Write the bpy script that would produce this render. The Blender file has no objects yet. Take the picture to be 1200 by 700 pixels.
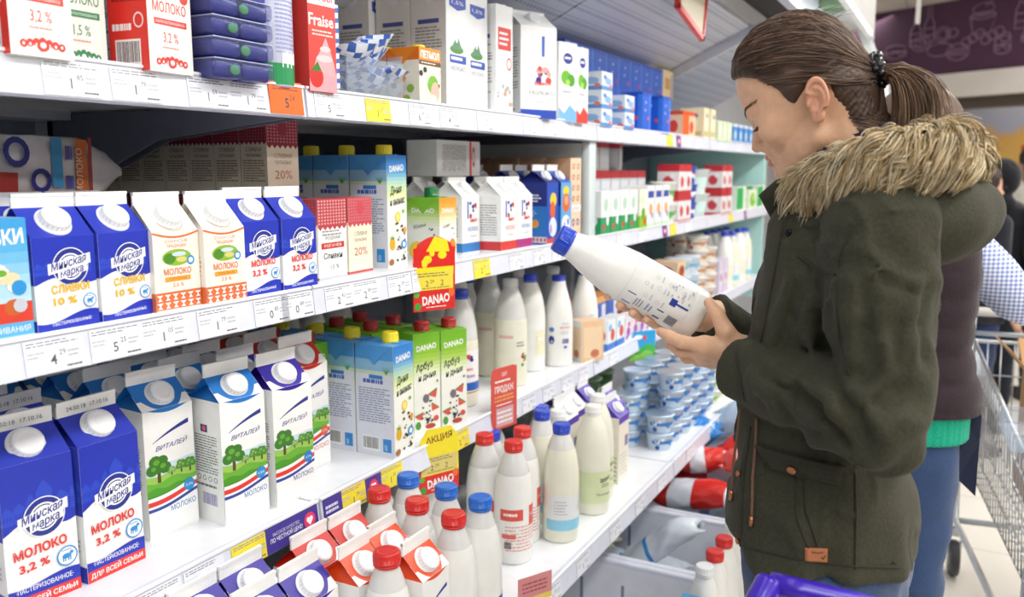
import bpy, bmesh, math, random
import numpy as np
from mathutils import Vector, Matrix, Euler, Quaternion
PI = math.pi
rnd = random.Random(7)
SC = bpy.context.scene
COL = SC.collection

# ---------------------------------------------------------------- camera
CAM_Z, YAW, PITCH, FPX = 1.45, math.radians(27.66), math.radians(8.53), 1000.0
cam_d = bpy.data.cameras.new('camera')
cam_d.sensor_fit = 'HORIZONTAL'; cam_d.sensor_width = 36.0
cam_d.lens = 36.0 * FPX / 1200.0
cam_d.clip_start = 0.02; cam_d.clip_end = 80
cam = bpy.data.objects.new('camera', cam_d); COL.objects.link(cam)
cam.location = (0, 0, CAM_Z)
cam.rotation_euler = (PI / 2 - PITCH, 0, YAW)
cam_d.dof.use_dof = True
cam_d.dof.focus_distance = 1.35
cam_d.dof.aperture_fstop = 4.0
SC.camera = cam

# ---------------------------------------------------------------- world, lamps, exposure
SC.view_settings.view_transform = 'Standard'
SC.view_settings.look = 'None'
SC.view_settings.exposure = -1.18
SC.view_settings.gamma = 1.0
SC.view_settings.use_curve_mapping = False
W = bpy.data.worlds.new('store_air'); SC.world = W
W.use_nodes = True
bgn = W.node_tree.nodes['Background']
bgn.inputs[0].default_value = (0.93, 0.97, 1.0, 1)
bgn.inputs[1].default_value = 0.17

def area(name, loc, rot, sx, sy, power, col=(1, 1, 1)):
    l = bpy.data.lights.new(name, 'AREA'); l.shape = 'RECTANGLE'
    l.size, l.size_y, l.energy, l.color = sx, sy, power, col
    o = bpy.data.objects.new(name, l); COL.objects.link(o)
    o.location, o.rotation_euler = loc, rot
    return o
# rows of fluorescent tubes under the shop ceiling
for k, (lx, lw) in enumerate(((0.75, 150), (2.9, 130), (5.2, 110))):
    for j, ly in enumerate((-1.6, 2.2, 6.0)):
        area('ceiling_tube_light', (lx, ly, 2.95), (0, 0, 0), 0.35, 3.2, lw, (1.0, 0.98, 0.95))
# the tubes of the cooler canopy, shining down and in on the shelves
for j in range(4):
    area('canopy_tube_light', (-0.43, 0.45 + j * 1.245, 2.12), (0, math.radians(38), 0), 0.12, 1.15, 7.5, (0.90, 0.96, 1.0))

area('market_fill_light', (1.2, 9.9, 2.9), (math.radians(-25), 0, 0), 5.0, 0.5, 160, (1.0, .95, .88))  # added fill light to brighten the dim mural, not a known fixture

# ---------------------------------------------------------------- materials
def lin(h):
    h = h.lstrip('#')
    c = [int(h[i:i + 2], 16) / 255 for i in (0, 2, 4)]
    return [x / 12.92 if x <= .04045 else ((x + .055) / 1.055) ** 2.4 for x in c]
_M = {}
def M(col, kind='print', rough=None, **kw):
    """procedural material: colour broken up by a faint noise, one per colour and kind"""
    key = (col, kind, rough, tuple(sorted(kw.items())))
    if key in _M: return _M[key]
    m = bpy.data.materials.new(kind + '_' + col.strip('#')); m.use_nodes = True
    nt = m.node_tree; N = nt.nodes; L = nt.links
    b = N['Principled BSDF']
    c = lin(col)
    P = dict(print=(.38, .02, 60), plastic=(.28, .03, 25), matte=(.75, .05, 40), metal=(.3, .04, 30), cloth=(.9, .12, 220),
             pet=(.12, .02, 30), skin=(.5, .06, 90), paper=(.6, .03, 80), film=(.18, .05, 20), glass=(.05, 0, 1), wall=(.7, .04, 4),
             hair=(.55, .25, 30), fur=(.7, .2, 40), denim=(.85, .16, 420), emit=(.5, 0, 1))[kind]
    b.inputs['Roughness'].default_value = P[0] if rough is None else rough
    tc = N.new('ShaderNodeTexCoord')
    nz = N.new('ShaderNodeTexNoise'); nz.inputs['Scale'].default_value = kw.get('scale', P[2])
    nz.inputs['Detail'].default_value = 2
    L.new(tc.outputs['Object'], nz.inputs['Vector'])
    mx = N.new('ShaderNodeMixRGB'); mx.blend_type = 'MULTIPLY'; mx.inputs[0].default_value = 1
    rp = N.new('ShaderNodeValToRGB'); a = P[1] * 2
    rp.color_ramp.elements[0].position = .3; rp.color_ramp.elements[1].position = .7
    rp.color_ramp.elements[0].color = (1 - a, 1 - a, 1 - a, 1); rp.color_ramp.elements[1].color = (1, 1, 1, 1)
    L.new(nz.outputs['Fac'], rp.inputs[0]); L.new(rp.outputs[0], mx.inputs[2])
    mx.inputs[1].default_value = (*c, 1)
    L.new(mx.outputs[0], b.inputs['Base Color'])
    if kind == 'metal': b.inputs['Metallic'].default_value = .9
    if kind in ('cloth', 'denim', 'fur'):
        b.inputs['Sheen Weight'].default_value = kw.get('sheen', .12); b.inputs['Specular IOR Level'].default_value = .2
    if kind == 'skin':
        b.inputs['Subsurface Weight'].default_value = .25
        b.inputs['Subsurface Radius'].default_value = (.012, .005, .003); b.inputs['Subsurface Scale'].default_value = .6
    if kind in ('cloth', 'denim', 'matte', 'wall', 'film', 'skin'):
        bp = N.new('ShaderNodeBump'); bp.inputs['Strength'].default_value = kw.get('bump', .25)
        bp.inputs['Distance'].default_value = .002 if kind != 'film' else .01
        L.new(nz.outputs['Fac'], bp.inputs['Height']); L.new(bp.outputs[0], b.inputs['Normal'])
    if kind in ('pet', 'glass'):
        tr = N.new('ShaderNodeBsdfTransparent'); ms = N.new('ShaderNodeMixShader')
        tr.inputs[0].default_value = (*[min(1, .6 + .4 * x) for x in c], 1)
        ms.inputs[0].default_value = kw.get('alpha', .5 if kind == 'pet' else .18)
        L.new(tr.outputs[0], ms.inputs[1]); L.new(b.outputs[0], ms.inputs[2])
        L.new(ms.outputs[0], N['Material Output'].inputs[0])
    if kind == 'emit':
        b.inputs['Emission Color'].default_value = (*c, 1); b.inputs['Emission Strength'].default_value = kw.get('power', 1.2)
    m['rough'] = 1
    _M[key] = m
    return m

# ---------------------------------------------------------------- mesh builder
class MB:
    def __init__(s): s.v = []; s.n = 0; s.f = []; s.m = []; s.sm = []; s.mats = []
    def mi(s, mat):
        if mat not in s.mats: s.mats.append(mat)
        return s.mats.index(mat)
    def add(s, verts, faces, mat, smooth=False):
        verts = np.asarray(verts, float).reshape(-1, 3); i = s.mi(mat)
        s.v.append(verts)
        for f in faces: s.f.append([k + s.n for k in f]); s.m.append(i); s.sm.append(smooth)
        s.n += len(verts)
    def box(s, x0, y0, z0, x1, y1, z1, mat, T=None):
        v = np.array([(x0, y0, z0), (x1, y0, z0), (x1, y1, z0), (x0, y1, z0), (x0, y0, z1), (x1, y0, z1), (x1, y1, z1), (x0, y1, z1)])
        if T is not None: v = v @ np.array(T.to_3x3()).T + np.array(T.translation)
        s.add(v, [(3, 2, 1, 0), (4, 5, 6, 7), (0, 1, 5, 4), (1, 2, 6, 5), (2, 3, 7, 6), (3, 0, 4, 7)], mat)
    def rbox(s, x0, y0, z0, x1, y1, z1, mat, r=.004, T=None, seg=2):
        bm = bmesh.new(); bmesh.ops.create_cube(bm, size=1)
        for q in bm.verts: q.co = Vector((x0 + (q.co.x + .5) * (x1 - x0), y0 + (q.co.y + .5) * (y1 - y0), z0 + (q.co.z + .5) * (z1 - z0)))
        bmesh.ops.bevel(bm, geom=bm.edges[:], offset=r, segments=seg, affect='EDGES', profile=.5)
        s.bm(bm, mat, T, True)
    def bm(s, bm, mat, T=None, smooth=False):
        bm.verts.index_update()
        v = np.array([q.co[:] for q in bm.verts])
        if T is not None: v = v @ np.array(T.to_3x3()).T + np.array(T.translation)
        s.add(v, [[q.index for q in f.verts] for f in bm.faces], mat, smooth); bm.free()
    def tube(s, pts, r, mat, n=8, caps=True, flat=None):
        P = np.asarray(pts, float); k = len(P)
        rr = np.full(k, r) if np.isscalar(r) else np.asarray(r, float)
        T = np.gradient(P, axis=0); T /= np.linalg.norm(T, axis=1)[:, None] + 1e-12
        a = np.array([0, 0, 1.]) if abs(T[0][2]) < .9 else np.array([1., 0, 0])
        u = np.cross(T[0], a); u /= np.linalg.norm(u); rings = []
        for i in range(k):
            u = u - T[i] * (u @ T[i]); u /= np.linalg.norm(u) + 1e-12; w = np.cross(T[i], u)
            t = np.arange(n) * 2 * PI / n
            rings.append(P[i] + rr[i] * (np.cos(t)[:, None] * u + np.sin(t)[:, None] * w * (flat or 1)))
        F = [(i * n + j, i * n + (j + 1) % n, (i + 1) * n + (j + 1) % n, (i + 1) * n + j) for i in range(k - 1) for j in range(n)]
        if caps: F += [tuple(range(n - 1, -1, -1)), tuple((k - 1) * n + j for j in range(n))]
        s.add(np.concatenate(rings), F, mat, True)
    def lathe(s, prof, mats, n=28, T=None, capb=True, capt=True):
        """prof [(r,z)], mats one material or one per segment"""
        t = np.arange(n) * 2 * PI / n; V = []
        for r, z in prof: V.append(np.stack([r * np.cos(t), r * np.sin(t), np.full(n, z)], 1))
        V = np.concatenate(V)
        if T is not None: V = V @ np.array(T.to_3x3()).T + np.array(T.translation)
        base = s.n; s.v.append(V); s.n += len(V)
        for i in range(len(prof) - 1):
            mi = s.mi(mats[i] if isinstance(mats, (list, tuple)) else mats)
            for j in range(n):
                s.f.append([base + i * n + j, base + i * n + (j + 1) % n, base + (i + 1) * n + (j + 1) % n, base + (i + 1) * n + j]); s.m.append(mi); s.sm.append(True)
        m0 = s.mi(mats[0] if isinstance(mats, (list, tuple)) else mats); m1 = s.mi(mats[-1] if isinstance(mats, (list, tuple)) else mats)
        if capb: s.f.append([base + j for j in range(n - 1, -1, -1)]); s.m.append(m0); s.sm.append(False)
        if capt: s.f.append([base + (len(prof) - 1) * n + j for j in range(n)]); s.m.append(m1); s.sm.append(False)
    def prism(s, poly, fn, mat, smooth=False):
        """poly 2-d outline, fn(u,v,0|1) -> 3-d; extruded between the two levels"""
        k = len(poly)
        v = [fn(a, b, 0) for a, b in poly] + [fn(a, b, 1) for a, b in poly]
        s.add(v, [tuple(range(k - 1, -1, -1)), tuple(range(k, 2 * k))] + [(i, (i + 1) % k, k + (i + 1) % k, k + i) for i in range(k)], mat, smooth)
    def ell(s, c, r, mat, nu=16, nv=10, T=None):
        V = []; F = []
        for i in range(nv + 1):
            a = PI * i / nv
            for j in range(nu):
                b = 2 * PI * j / nu; V.append((c[0] + r[0] * math.sin(a) * math.cos(b), c[1] + r[1] * math.sin(a) * math.sin(b), c[2] - r[2] * math.cos(a)))
        for i in range(nv):
            for j in range(nu): F.append((i * nu + j, i * nu + (j + 1) % nu, (i + 1) * nu + (j + 1) % nu, (i + 1) * nu + j))
        V = np.array(V)
        if T is not None: V = V @ np.array(T.to_3x3()).T + np.array(T.translation)
        s.add(V, F, mat, True)
    def art(s, A, fn, eps=.00025):
        for k, (v, F, mat) in enumerate(A.items):
            l = eps * (1 + k * .12)
            s.add(np.stack(fn(v[:, 0], v[:, 1], l), 1), F, mat)
    def build(s, name, parent=None):
        me = bpy.data.meshes.new(name)
        V = np.concatenate(s.v) if s.v else np.zeros((0, 3))
        me.from_pydata(V.tolist(), [], s.f)
        for m in s.mats: me.materials.append(m)
        me.polygons.foreach_set('material_index', s.m); me.polygons.foreach_set('use_smooth', s.sm)
        me.update()
        o = bpy.data.objects.new(name, me); COL.objects.link(o)
        if parent: o.parent = parent
        return o

def tag(o, label=None, cat=None, group=None, kind=None):
    if label: o['label'] = label
    if cat: o['category'] = cat
    if group: o['group'] = group
    if kind: o['kind'] = kind
    return o
def empty(name, loc=(0, 0, 0), rz=0):
    o = bpy.data.objects.new(name, None); COL.objects.link(o)
    o.empty_display_size = .02; o.location = loc; o.rotation_euler = (0, 0, rz); return o
def copy_tree(o, parent=None):
    c = o.copy(); COL.objects.link(c)
    if parent: c.parent = parent
    for ch in list(o.children): copy_tree(ch, c)
    return c
PROTO = {}
USED = set()
def place(kind, loc, rz=0.0, label='', cat='carton', group=None, rot=None):
    root = PROTO[kind]
    if kind in USED: root = copy_tree(root)
    USED.add(kind)
    root.location = loc
    root.rotation_euler = rot if rot is not None else (0, 0, rz)
    for k in ('label', 'category', 'group', 'kind'):
        if k in root.keys(): del root[k]
    tag(root, label, cat, group)
    return root
ORD = ['first', 'second', 'third', 'fourth', 'fifth', 'sixth', 'seventh', 'eighth', 'ninth', 'tenth', 'eleventh', 'twelfth', 'thirteenth', 'fourteenth', 'fifteenth', 'sixteenth', 'seventeenth', 'eighteenth']

# ---------------------------------------------------------------- flat printed artwork
_T = {}
def text_mesh(body, bold, shear, res=2):
    k = (body, bold, shear)
    if k in _T: return _T[k]
    cu = bpy.data.curves.new('lettering', 'FONT'); cu.body = body; cu.size = 1; cu.offset = bold; cu.shear = shear
    cu.resolution_u = res; cu.align_x = 'CENTER'
    o = bpy.data.objects.new('lettering', cu); COL.objects.link(o)
    dg = bpy.context.evaluated_depsgraph_get()
    me = bpy.data.meshes.new_from_object(o.evaluated_get(dg))
    v = np.array([q.co[:2] for q in me.vertices]).reshape(-1, 2); F = [list(p.vertices) for p in me.polygons]
    bpy.data.objects.remove(o); bpy.data.curves.remove(cu); bpy.data.meshes.remove(me)
    if len(v):
        v[:, 0] -= (v[:, 0].min() + v[:, 0].max()) / 2
    _T[k] = (v, F); return _T[k]
class Art:
    def __init__(s): s.items = []
    def poly(s, pts, mat): s.items.append((np.asarray(pts, float), [list(range(len(pts)))], mat)); return s
    def rect(s, a, b, c, d, mat, n=1):
        x = np.linspace(a, c, n + 1); v = np.concatenate([np.stack([x, np.full(n + 1, b)], 1), np.stack([x, np.full(n + 1, d)], 1)])
        s.items.append((v, [[i, i + 1, n + 2 + i, n + 1 + i] for i in range(n)], mat)); return s
    def ell(s, cx, cy, rx, ry, mat, n=20, hole=0, rot=0):
        t = np.arange(n) * 2 * PI / n; c = np.stack([rx * np.cos(t), ry * np.sin(t)], 1)
        R = np.array([[math.cos(rot), -math.sin(rot)], [math.sin(rot), math.cos(rot)]])
        if hole:
            v = np.concatenate([c, c * hole]); F = [[i, (i + 1) % n, n + (i + 1) % n, n + i] for i in range(n)]
        else: v = c; F = [list(range(n))]
        s.items.append((v @ R.T + (cx, cy), F, mat)); return s
    def band(s, a, c, lo, hi, mat, n=14):
        x = np.linspace(a, c, n + 1); L = np.array([lo(q) for q in x]); H = np.array([hi(q) for q in x])
        v = np.concatenate([np.stack([x, L], 1), np.stack([x, H], 1)])
        s.items.append((v, [[i, i + 1, n + 2 + i, n + 1 + i] for i in range(n)], mat)); return s
    def txt(s, body, cx, cy, h, mat, w=None, rot=0, shear=0, bold=.0):
        v, F = text_mesh(body, bold, shear)
        if not len(v): return s
        v = v * (h / .73); ww = v[:, 0].max() - v[:, 0].min()
        if w: v = v * (w / ww, 1)
        c, d = math.cos(rot), math.sin(rot)
        v = v @ np.array([[c, d], [-d, c]])
        s.items.append((v + (cx, cy), F, mat)); return s
    def lines(s, a, b, c, d, n, mat, seed=1, fill=.45):
        r = random.Random(seed); hh = (d - b) / n; V = []; F = []
        for i in range(n):
            x = a; e = c - (c - a) * (.35 * r.random() if r.random() < .35 else 0.03 * r.random())
            while x < e - .001:
                w = min(e - x, (c - a) * (.06 + .16 * r.random())); y = d - (i + 1) * hh + hh * .3
                k = len(V); V += [(x, y), (x + w, y), (x + w, y + hh * fill), (x, y + hh * fill)]; F.append([k, k + 1, k + 2, k + 3])
                x += w + (c - a) * .025
        s.items.append((np.array(V), F, mat)); return s
    def bars(s, a, b, c, d, mat, bg, seed=3):
        s.rect(a, b, c, d, bg); r = random.Random(seed); x = a + (c - a) * .06; V = []; F = []
        while x < c - (c - a) * .08:
            w = (c - a) * (.015 + .03 * r.random()); k = len(V)
            V += [(x, b + (d - b) * .12), (x + w, b + (d - b) * .12), (x + w, d - (d - b) * .08), (x, d - (d - b) * .08)]; F.append([k, k + 1, k + 2, k + 3])
            x += w + (c - a) * (.015 + .02 * r.random())
        s.items.append((np.array(V), F, mat)); return s
    def blobs(s, a, b, c, d, n, r0, r1, mats, seed=1):
        r = random.Random(seed)
        for i in range(n):
            q = r0 + (r1 - r0) * r.random(); s.ell(a + (c - a) * r.random(), b + (d - b) * r.random(), q, q * (.7 + .3 * r.random()), mats[i % len(mats)], 9)
        return s
    def lattice(s, a, b, c, d, nx, ny, mat):
        dx = (c - a) / nx; dy = (d - b) / ny; V = []; F = []
        for i in range(nx):
            for j in range(ny):
                cx, cy = a + dx * (i + .5), b + dy * (j + .5); k = len(V)
                V += [(cx - dx * .36, cy), (cx, cy - dy * .36), (cx + dx * .36, cy), (cx, cy + dy * .36)]; F.append([k, k + 1, k + 2, k + 3])
        s.items.append((np.array(V), F, mat)); return s
# ================================================================ the shop itself
Z1, Z2, Z3, Z4 = 1.578, 1.253, 0.881, 0.606          # tops of the four shelves
SEAM = [-0.155, 1.092, 2.337, 3.582, 4.84]
WHITE = M('#f1f3f7', 'plastic'); RAIL = M('#dfe3f0', 'plastic'); STEEL = M('#c9ced8', 'plastic', .35)
DARK = M('#6d7384', 'matte'); BACKP = M('#8f97a4', 'matte')

def tile_mat(name, base, line, sx, sy, rough, lw=.02):
    m = bpy.data.materials.new(name); m.use_nodes = True; nt = m.node_tree; N, L = nt.nodes, nt.links
    b = N['Principled BSDF']; b.inputs['Roughness'].default_value = rough
    tc = N.new('ShaderNodeTexCoord'); br = N.new('ShaderNodeTexBrick')
    br.offset = 0; br.inputs['Scale'].default_value = 1; br.inputs['Brick Width'].default_value = sx; br.inputs['Row Height'].default_value = sy
    br.inputs['Mortar Size'].default_value = lw
    br.inputs['Color1'].default_value = (*lin(base), 1); br.inputs['Color2'].default_value = (*[x * .96 for x in lin(base)], 1); br.inputs['Mortar'].default_value = (*lin(line), 1)
    L.new(tc.outputs['Object'], br.inputs['Vector']); L.new(br.outputs['Color'], b.inputs['Base Color'])
    return m
def plane_obj(name, pts, mat, thick=.05):
    a, b, c, d = [Vector(p) for p in pts]; n = (b - a).cross(d - a).normalized() * -thick
    mb = MB(); v = [a, b, c, d, a + n, b + n, c + n, d + n]
    mb.add([q[:] for q in v], [(0, 1, 2, 3), (7, 6, 5, 4), (0, 4, 5, 1), (1, 5, 6, 2), (2, 6, 7, 3), (3, 7, 4, 0)], mat)
    return tag(mb.build(name), kind='structure')
plane_obj('floor', [(-1.8, -3, 0), (9, -3, 0), (9, 16, 0), (-1.8, 16, 0)], tile_mat('floor_tiles', '#e9e4da', '#cfcabf', .6, .6, .25, .006))
plane_obj('ceiling', [(-1.8, -3, 3.04), (-1.8, 16, 3.04), (9, 16, 3.04), (9, -3, 3.04)], tile_mat('ceiling_tiles', '#cfc6bc', '#b3aaa2', .6, .6, .8, .012))
plane_obj('wall_left', [(-1.72, -3, 0), (-1.72, 16, 0), (-1.72, 16, 3.2), (-1.72, -3, 3.2)], M('#b9bec6', 'wall'))

# far end of the shop: plum fascia with chalk drawings over a white beam, market mural below it
WD = Vector((.865, -.50, 0)); WN = Vector((-.50, -.865, 0)); WO = Vector((.95, 8.7, 0))   # along / towards us / origin
def wp(s, z, out=0): return tuple(WO + WD * s + WN * out + Vector((0, 0, z)))
def wall_box(mb, s0, s1, z0, z1, o0, o1, mat):
    v = [wp(s0, z0, o0), wp(s1, z0, o0), wp(s1, z1, o0), wp(s0, z1, o0), wp(s0, z0, o1), wp(s1, z0, o1), wp(s1, z1, o1), wp(s0, z1, o1)]
    mb.add(v, [(3, 2, 1, 0), (4, 5, 6, 7), (0, 1, 5, 4), (1, 2, 6, 5), (2, 3, 7, 6), (3, 0, 4, 7)], mat)
mb = MB(); wall_box(mb, -5, 5.5, 2.36, 3.04, -.3, 0, M('#5b3a56', 'wall')); tag(mb.build('trim_1'), kind='structure')
mb = MB(); wall_box(mb, -5, 5.5, 2.14, 2.36, -.3, .05, M('#efe9e2', 'wall')); tag(mb.build('trim_2'), kind='structure')
mb = MB(); wall_box(mb, -5, 5.5, 2.04, 2.14, -.3, -.08, M('#5a5048', 'wall')); tag(mb.build('trim_3'), kind='structure')
def mural_mat():
    m = bpy.data.materials.new('market_mural'); m.use_nodes = True; nt = m.node_tree; N, L = nt.nodes, nt.links
    b = N['Principled BSDF']; b.inputs['Roughness'].default_value = .7
    tc = N.new('ShaderNodeTexCoord'); sp = N.new('ShaderNodeSeparateXYZ'); L.new(tc.outputs['Object'], sp.inputs[0])
    nz = N.new('ShaderNodeTexNoise'); nz.inputs['Scale'].default_value = 2.2; L.new(tc.outputs['Object'], nz.inputs['Vector'])
    ad = N.new('ShaderNodeMath'); ad.operation = 'MULTIPLY_ADD'; ad.inputs[1].default_value = .35; L.new(nz.outputs['Fac'], ad.inputs[0]); L.new(sp.outputs['Z'], ad.inputs[2])
    mr = N.new('ShaderNodeMapRange'); mr.inputs['From Min'].default_value = .2; mr.inputs['From Max'].default_value = 2.6; L.new(ad.outputs[0], mr.inputs['Value'])
    r = N.new('ShaderNodeValToRGB'); L.new(mr.outputs[0], r.inputs[0])
    e = r.color_ramp.elements; e[0].color = (*lin('#b98a6a'), 1); e[1].color = (*lin('#b9bcc4'), 1); e[1].position = .95
    for p, c in ((.55, '#dfae52'), (.66, '#e6bd66'), (.76, '#dcae5a'), (.80, '#a9b3c4')): q = e.new(p); q.color = (*lin(c), 1)
    v = N.new('ShaderNodeTexVoronoi'); v.inputs['Scale'].default_value = 3.2; L.new(tc.outputs['Object'], v.inputs['Vector'])
    lt = N.new('ShaderNodeMath'); lt.operation = 'LESS_THAN'; lt.inputs[1].default_value = .2; L.new(v.outputs['Distance'], lt.inputs[0])
    mx = N.new('ShaderNodeMixRGB'); L.new(lt.outputs[0], mx.inputs[0]); L.new(r.outputs[0], mx.inputs[1]); mx.inputs[2].default_value = (*lin('#c9572f'), 1)
    L.new(mx.outputs[0], b.inputs['Base Color']); return m
mb = MB(); wall_box(mb, -5, 5.5, 0, 3.0, -1.7, -1.5, mural_mat()); tag(mb.build('wall_back'), kind='structure')

# chalk drawings on the fascia: each outline a raised line in one printed sheet
CH = M('#a889a3', 'matte'); mb = MB()
def fline(pts, r=.006, closed=False):
    P = [wp(a, b - .06, .006) for a, b in pts]
    if closed: P.append(P[0])
    mb.tube(P, r, CH, 4, False)
def fell(cx, cz, rx, rz, n=18): fline([(cx + rx * math.cos(2 * PI * i / n), cz + rz * math.sin(2 * PI * i / n)) for i in range(n)], closed=True)
def fbottle(cx, z, w, h): fline([(cx - w, z), (cx - w, z + h * .5), (cx - w * .35, z + h * .7), (cx - w * .35, z + h), (cx + w * .35, z + h), (cx + w * .35, z + h * .7), (cx + w, z + h * .5), (cx + w, z)], closed=True); fline([(cx - w, z + h * .2), (cx + w, z + h * .2)]); fline([(cx - w, z + h * .4), (cx + w, z + h * .4)])
def fburger(cx, z, w, h): fell(cx, z, w, h * .25); fline([(cx - w, z + h * .2), (cx - w * .8, z + h * .55), (cx, z + h * .7), (cx + w * .8, z + h * .55), (cx + w, z + h * .2)], closed=True); fline([(cx - w, z + .02), (cx - w * .5, z - .01), (cx, z + .03), (cx + w * .5, z - .01), (cx + w, z + .02)])
for off in (-1.35, 0.0, 1.6):
    fbottle(off - .34, 2.72, .055, .30); fbottle(off - .20, 2.74, .05, .34); fell(off - .28, 2.74, .10, .07); fell(off - .28, 2.74, .06, .04)
    fburger(off - .55, 2.66, .12, .14); fell(off - .06, 2.80, .075, .07); fell(off - .06, 2.80, .045, .045); fell(off + .04, 2.80, .05, .04)
    fell(off - .08, 2.66, .13, .06); fell(off + .10, 2.62, .11, .075)
    for k in range(5): fline([(off + .02 + k * .035, 2.58), (off + .05 + k * .035, 2.66)])
    fline([(off + .20, 2.92), (off + .24, 2.76), (off + .40, 2.76), (off + .44, 2.92)], closed=True); fell(off + .32, 2.92, .12, .03); fell(off + .32, 2.98, .10, .05); fline([(off + .34, 3.0), (off + .42, 3.06), (off + .46, 3.05)])
    for k in range(7): fell(off + .18 + k * .06, 2.70 + .03 * (k % 3), .045, .04)
    fbottle(off + .66, 2.76, .045, .32); fline([(off + .74, 2.72), (off + .74, 2.90), (off + .88, 2.90), (off + .88, 2.72)], closed=True); fell(off + .81, 2.90, .07, .02); fell(off + .81, 2.81, .05, .05)
    fburger(off + .52, 2.60, .075, .17); fell(off + 1.0, 2.66, .13, .07); fell(off + 1.0, 2.66, .09, .045)
tag(mb.build('fascia_mural'), 'chalk style drawings of bottles, burgers and jars on the plum fascia', 'wall art')

# ================================================================ the dairy cooler
cooler = tag(empty('dairy_cooler', (-1.3, 1.0, 0)), 'long open dairy cooler holding the milk shelves with sloped perforated canopy panel', 'cooler')
def perf_mat():
    m = bpy.data.materials.new('perforated_sheet'); m.use_nodes = True; nt = m.node_tree; N, L = nt.nodes, nt.links
    b = N['Principled BSDF']; b.inputs['Roughness'].default_value = .4
    tc = N.new('ShaderNodeTexCoord'); sp = N.new('ShaderNodeSeparateXYZ'); L.new(tc.outputs['Object'], sp.inputs[0])
    def mth(op, a, c=None):
        n = N.new('ShaderNodeMath'); n.operation = op
        for i, x in enumerate((a, c)):
            if x is None: continue
            if isinstance(x, (int, float)): n.inputs[i].default_value = x
            else: L.new(x, n.inputs[i])
        return n.outputs[0]
    fx = mth('FRACT', mth('MULTIPLY', sp.outputs['X'], 1 / .048)); fy = mth('FRACT', mth('MULTIPLY', sp.outputs['Y'], 1 / .021))
    a = mth('MULTIPLY', mth('GREATER_THAN', fx, .62), mth('LESS_THAN', fx, .82)); c = mth('MULTIPLY', mth('GREATER_THAN', fy, .3), mth('LESS_THAN', fy, .75))
    hole = mth('MULTIPLY', a, c)
    mx = N.new('ShaderNodeMixRGB'); mx.inputs[1].default_value = (*lin('#c6cbd6'), 1); mx.inputs[2].default_value = (*lin('#7f8798'), 1); L.new(hole, mx.inputs[0])
    ln = mth('LESS_THAN', fx, .06); m2 = N.new('ShaderNodeMixRGB'); L.new(ln, m2.inputs[0]); L.new(mx.outputs[0], m2.inputs[1]); m2.inputs[2].default_value = (*lin('#9aa1b2'), 1)
    L.new(m2.outputs[0], b.inputs['Base Color']); return m
def child(mb, name, par, kind=None):
    o = mb.build(name); o.parent = par
    o.matrix_parent_inverse = Matrix.Translation(par.location).inverted() if par.rotation_euler.z == 0 else (Matrix.Translation(par.location) @ par.rotation_euler.to_matrix().to_4x4()).inverted()
    return tag(o, kind=kind)
mb = MB(); mb.box(-1.66, -.155, .12, -1.62, 4.84, 2.1, BACKP)
child(mb, 'back_panel', cooler)
PERF = perf_mat()
for i in range(4):
    y0, y1 = SEAM[i] + .004, SEAM[i + 1] - .004; mb = MB()
    mb.add([(-1.62, y0, 1.63), (-.80, y0, 2.02), (-.80, y1, 2.02), (-1.62, y1, 1.63), (-1.62, y0, 1.645), (-.80, y0, 2.035), (-.80, y1, 2.035), (-1.62, y1, 1.645)],
           [(0, 3, 2, 1), (4, 5, 6, 7), (0, 1, 5, 4), (1, 2, 6, 5), (2, 3, 7, 6), (3, 0, 4, 7)], PERF)
    child(mb, 'canopy_panel', cooler)
for y in SEAM[3:4]:
    mb = MB(); mb.prism([(-1.60, 1.60), (-.79, 1.98), (-.74, 2.035), (-.80, 2.02), (-1.60, 1.63)], lambda a, b, k, y=y: (a, y - .012 + .024 * k, b), STEEL)
    child(mb, 'canopy_bracket', cooler)
mb = MB(); mb.box(-.80, -.155, 2.10, -.60, 4.84, 2.16, M('#2d2a2b', 'matte')); child(mb, 'dark_gap_strip', cooler)  # dark strip standing in for the shaded gap between panel and hood
mb = MB(); mb.box(-.60, -.155, 2.17, -.47, 4.9, 2.20, M('#e6eae6', 'plastic')); mb.box(-.49, -.155, 2.12, -.46, 4.9, 2.40, M('#eef0ee', 'plastic')); mb.box(-.62, -.155, 2.04, -.585, 4.9, 2.19, STEEL)
child(mb, 'canopy_hood', cooler)
mb = MB()
for s in (0, 1):
    mb.prism([(-.655, 2.40), (-.615, 2.40), (-.425, 1.893), (-.420, 1.812), (-.438, 1.812), (-.459, 1.893)] if s == 0 else [(-.614, 2.40), (-.600, 2.40), (-.402, 1.891), (-.395, 1.812), (-.419, 1.812), (-.424, 1.893)], lambda a, b, k, s=s: (a + .022, 4.93 + .05 * k, b), M('#dfe3df', 'plastic') if s == 0 else WHITE)  # left half tinted darker: the shading of that face is in the colour
child(mb, 'hood_end_strip', cooler)
for i, y in enumerate(SEAM):
    mb = MB(); mb.rbox(-1.62, y - .018, .1, -1.56, y + .018, 1.66, STEEL, .004); child(mb, 'rear_upright', cooler)
mb = MB(); mb.box(-1.60, 2.318, Z2 + .002, -.968, 2.33, Z1 - .05, M('#dfe9ea', 'plastic')); mb.rbox(-.985, 2.312, Z2 + .002, -.958, 2.362, Z1 - .045, M('#d7e4e6', 'plastic'), .004); child(mb, 'divider_post', cooler)
mb = MB(); mb.rbox(-1.62, 4.80, Z2 - .5, -.96, 4.84, 1.56, M('#a9d3cf', 'plastic'), .006); child(mb, 'end_panel', cooler)
mb = MB(); mb.rbox(-1.66, -.155, 0.0, -.43, 4.9, .25, M('#8d93a3', 'plastic'), .01); child(mb, 'base_plinth', cooler)
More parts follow.
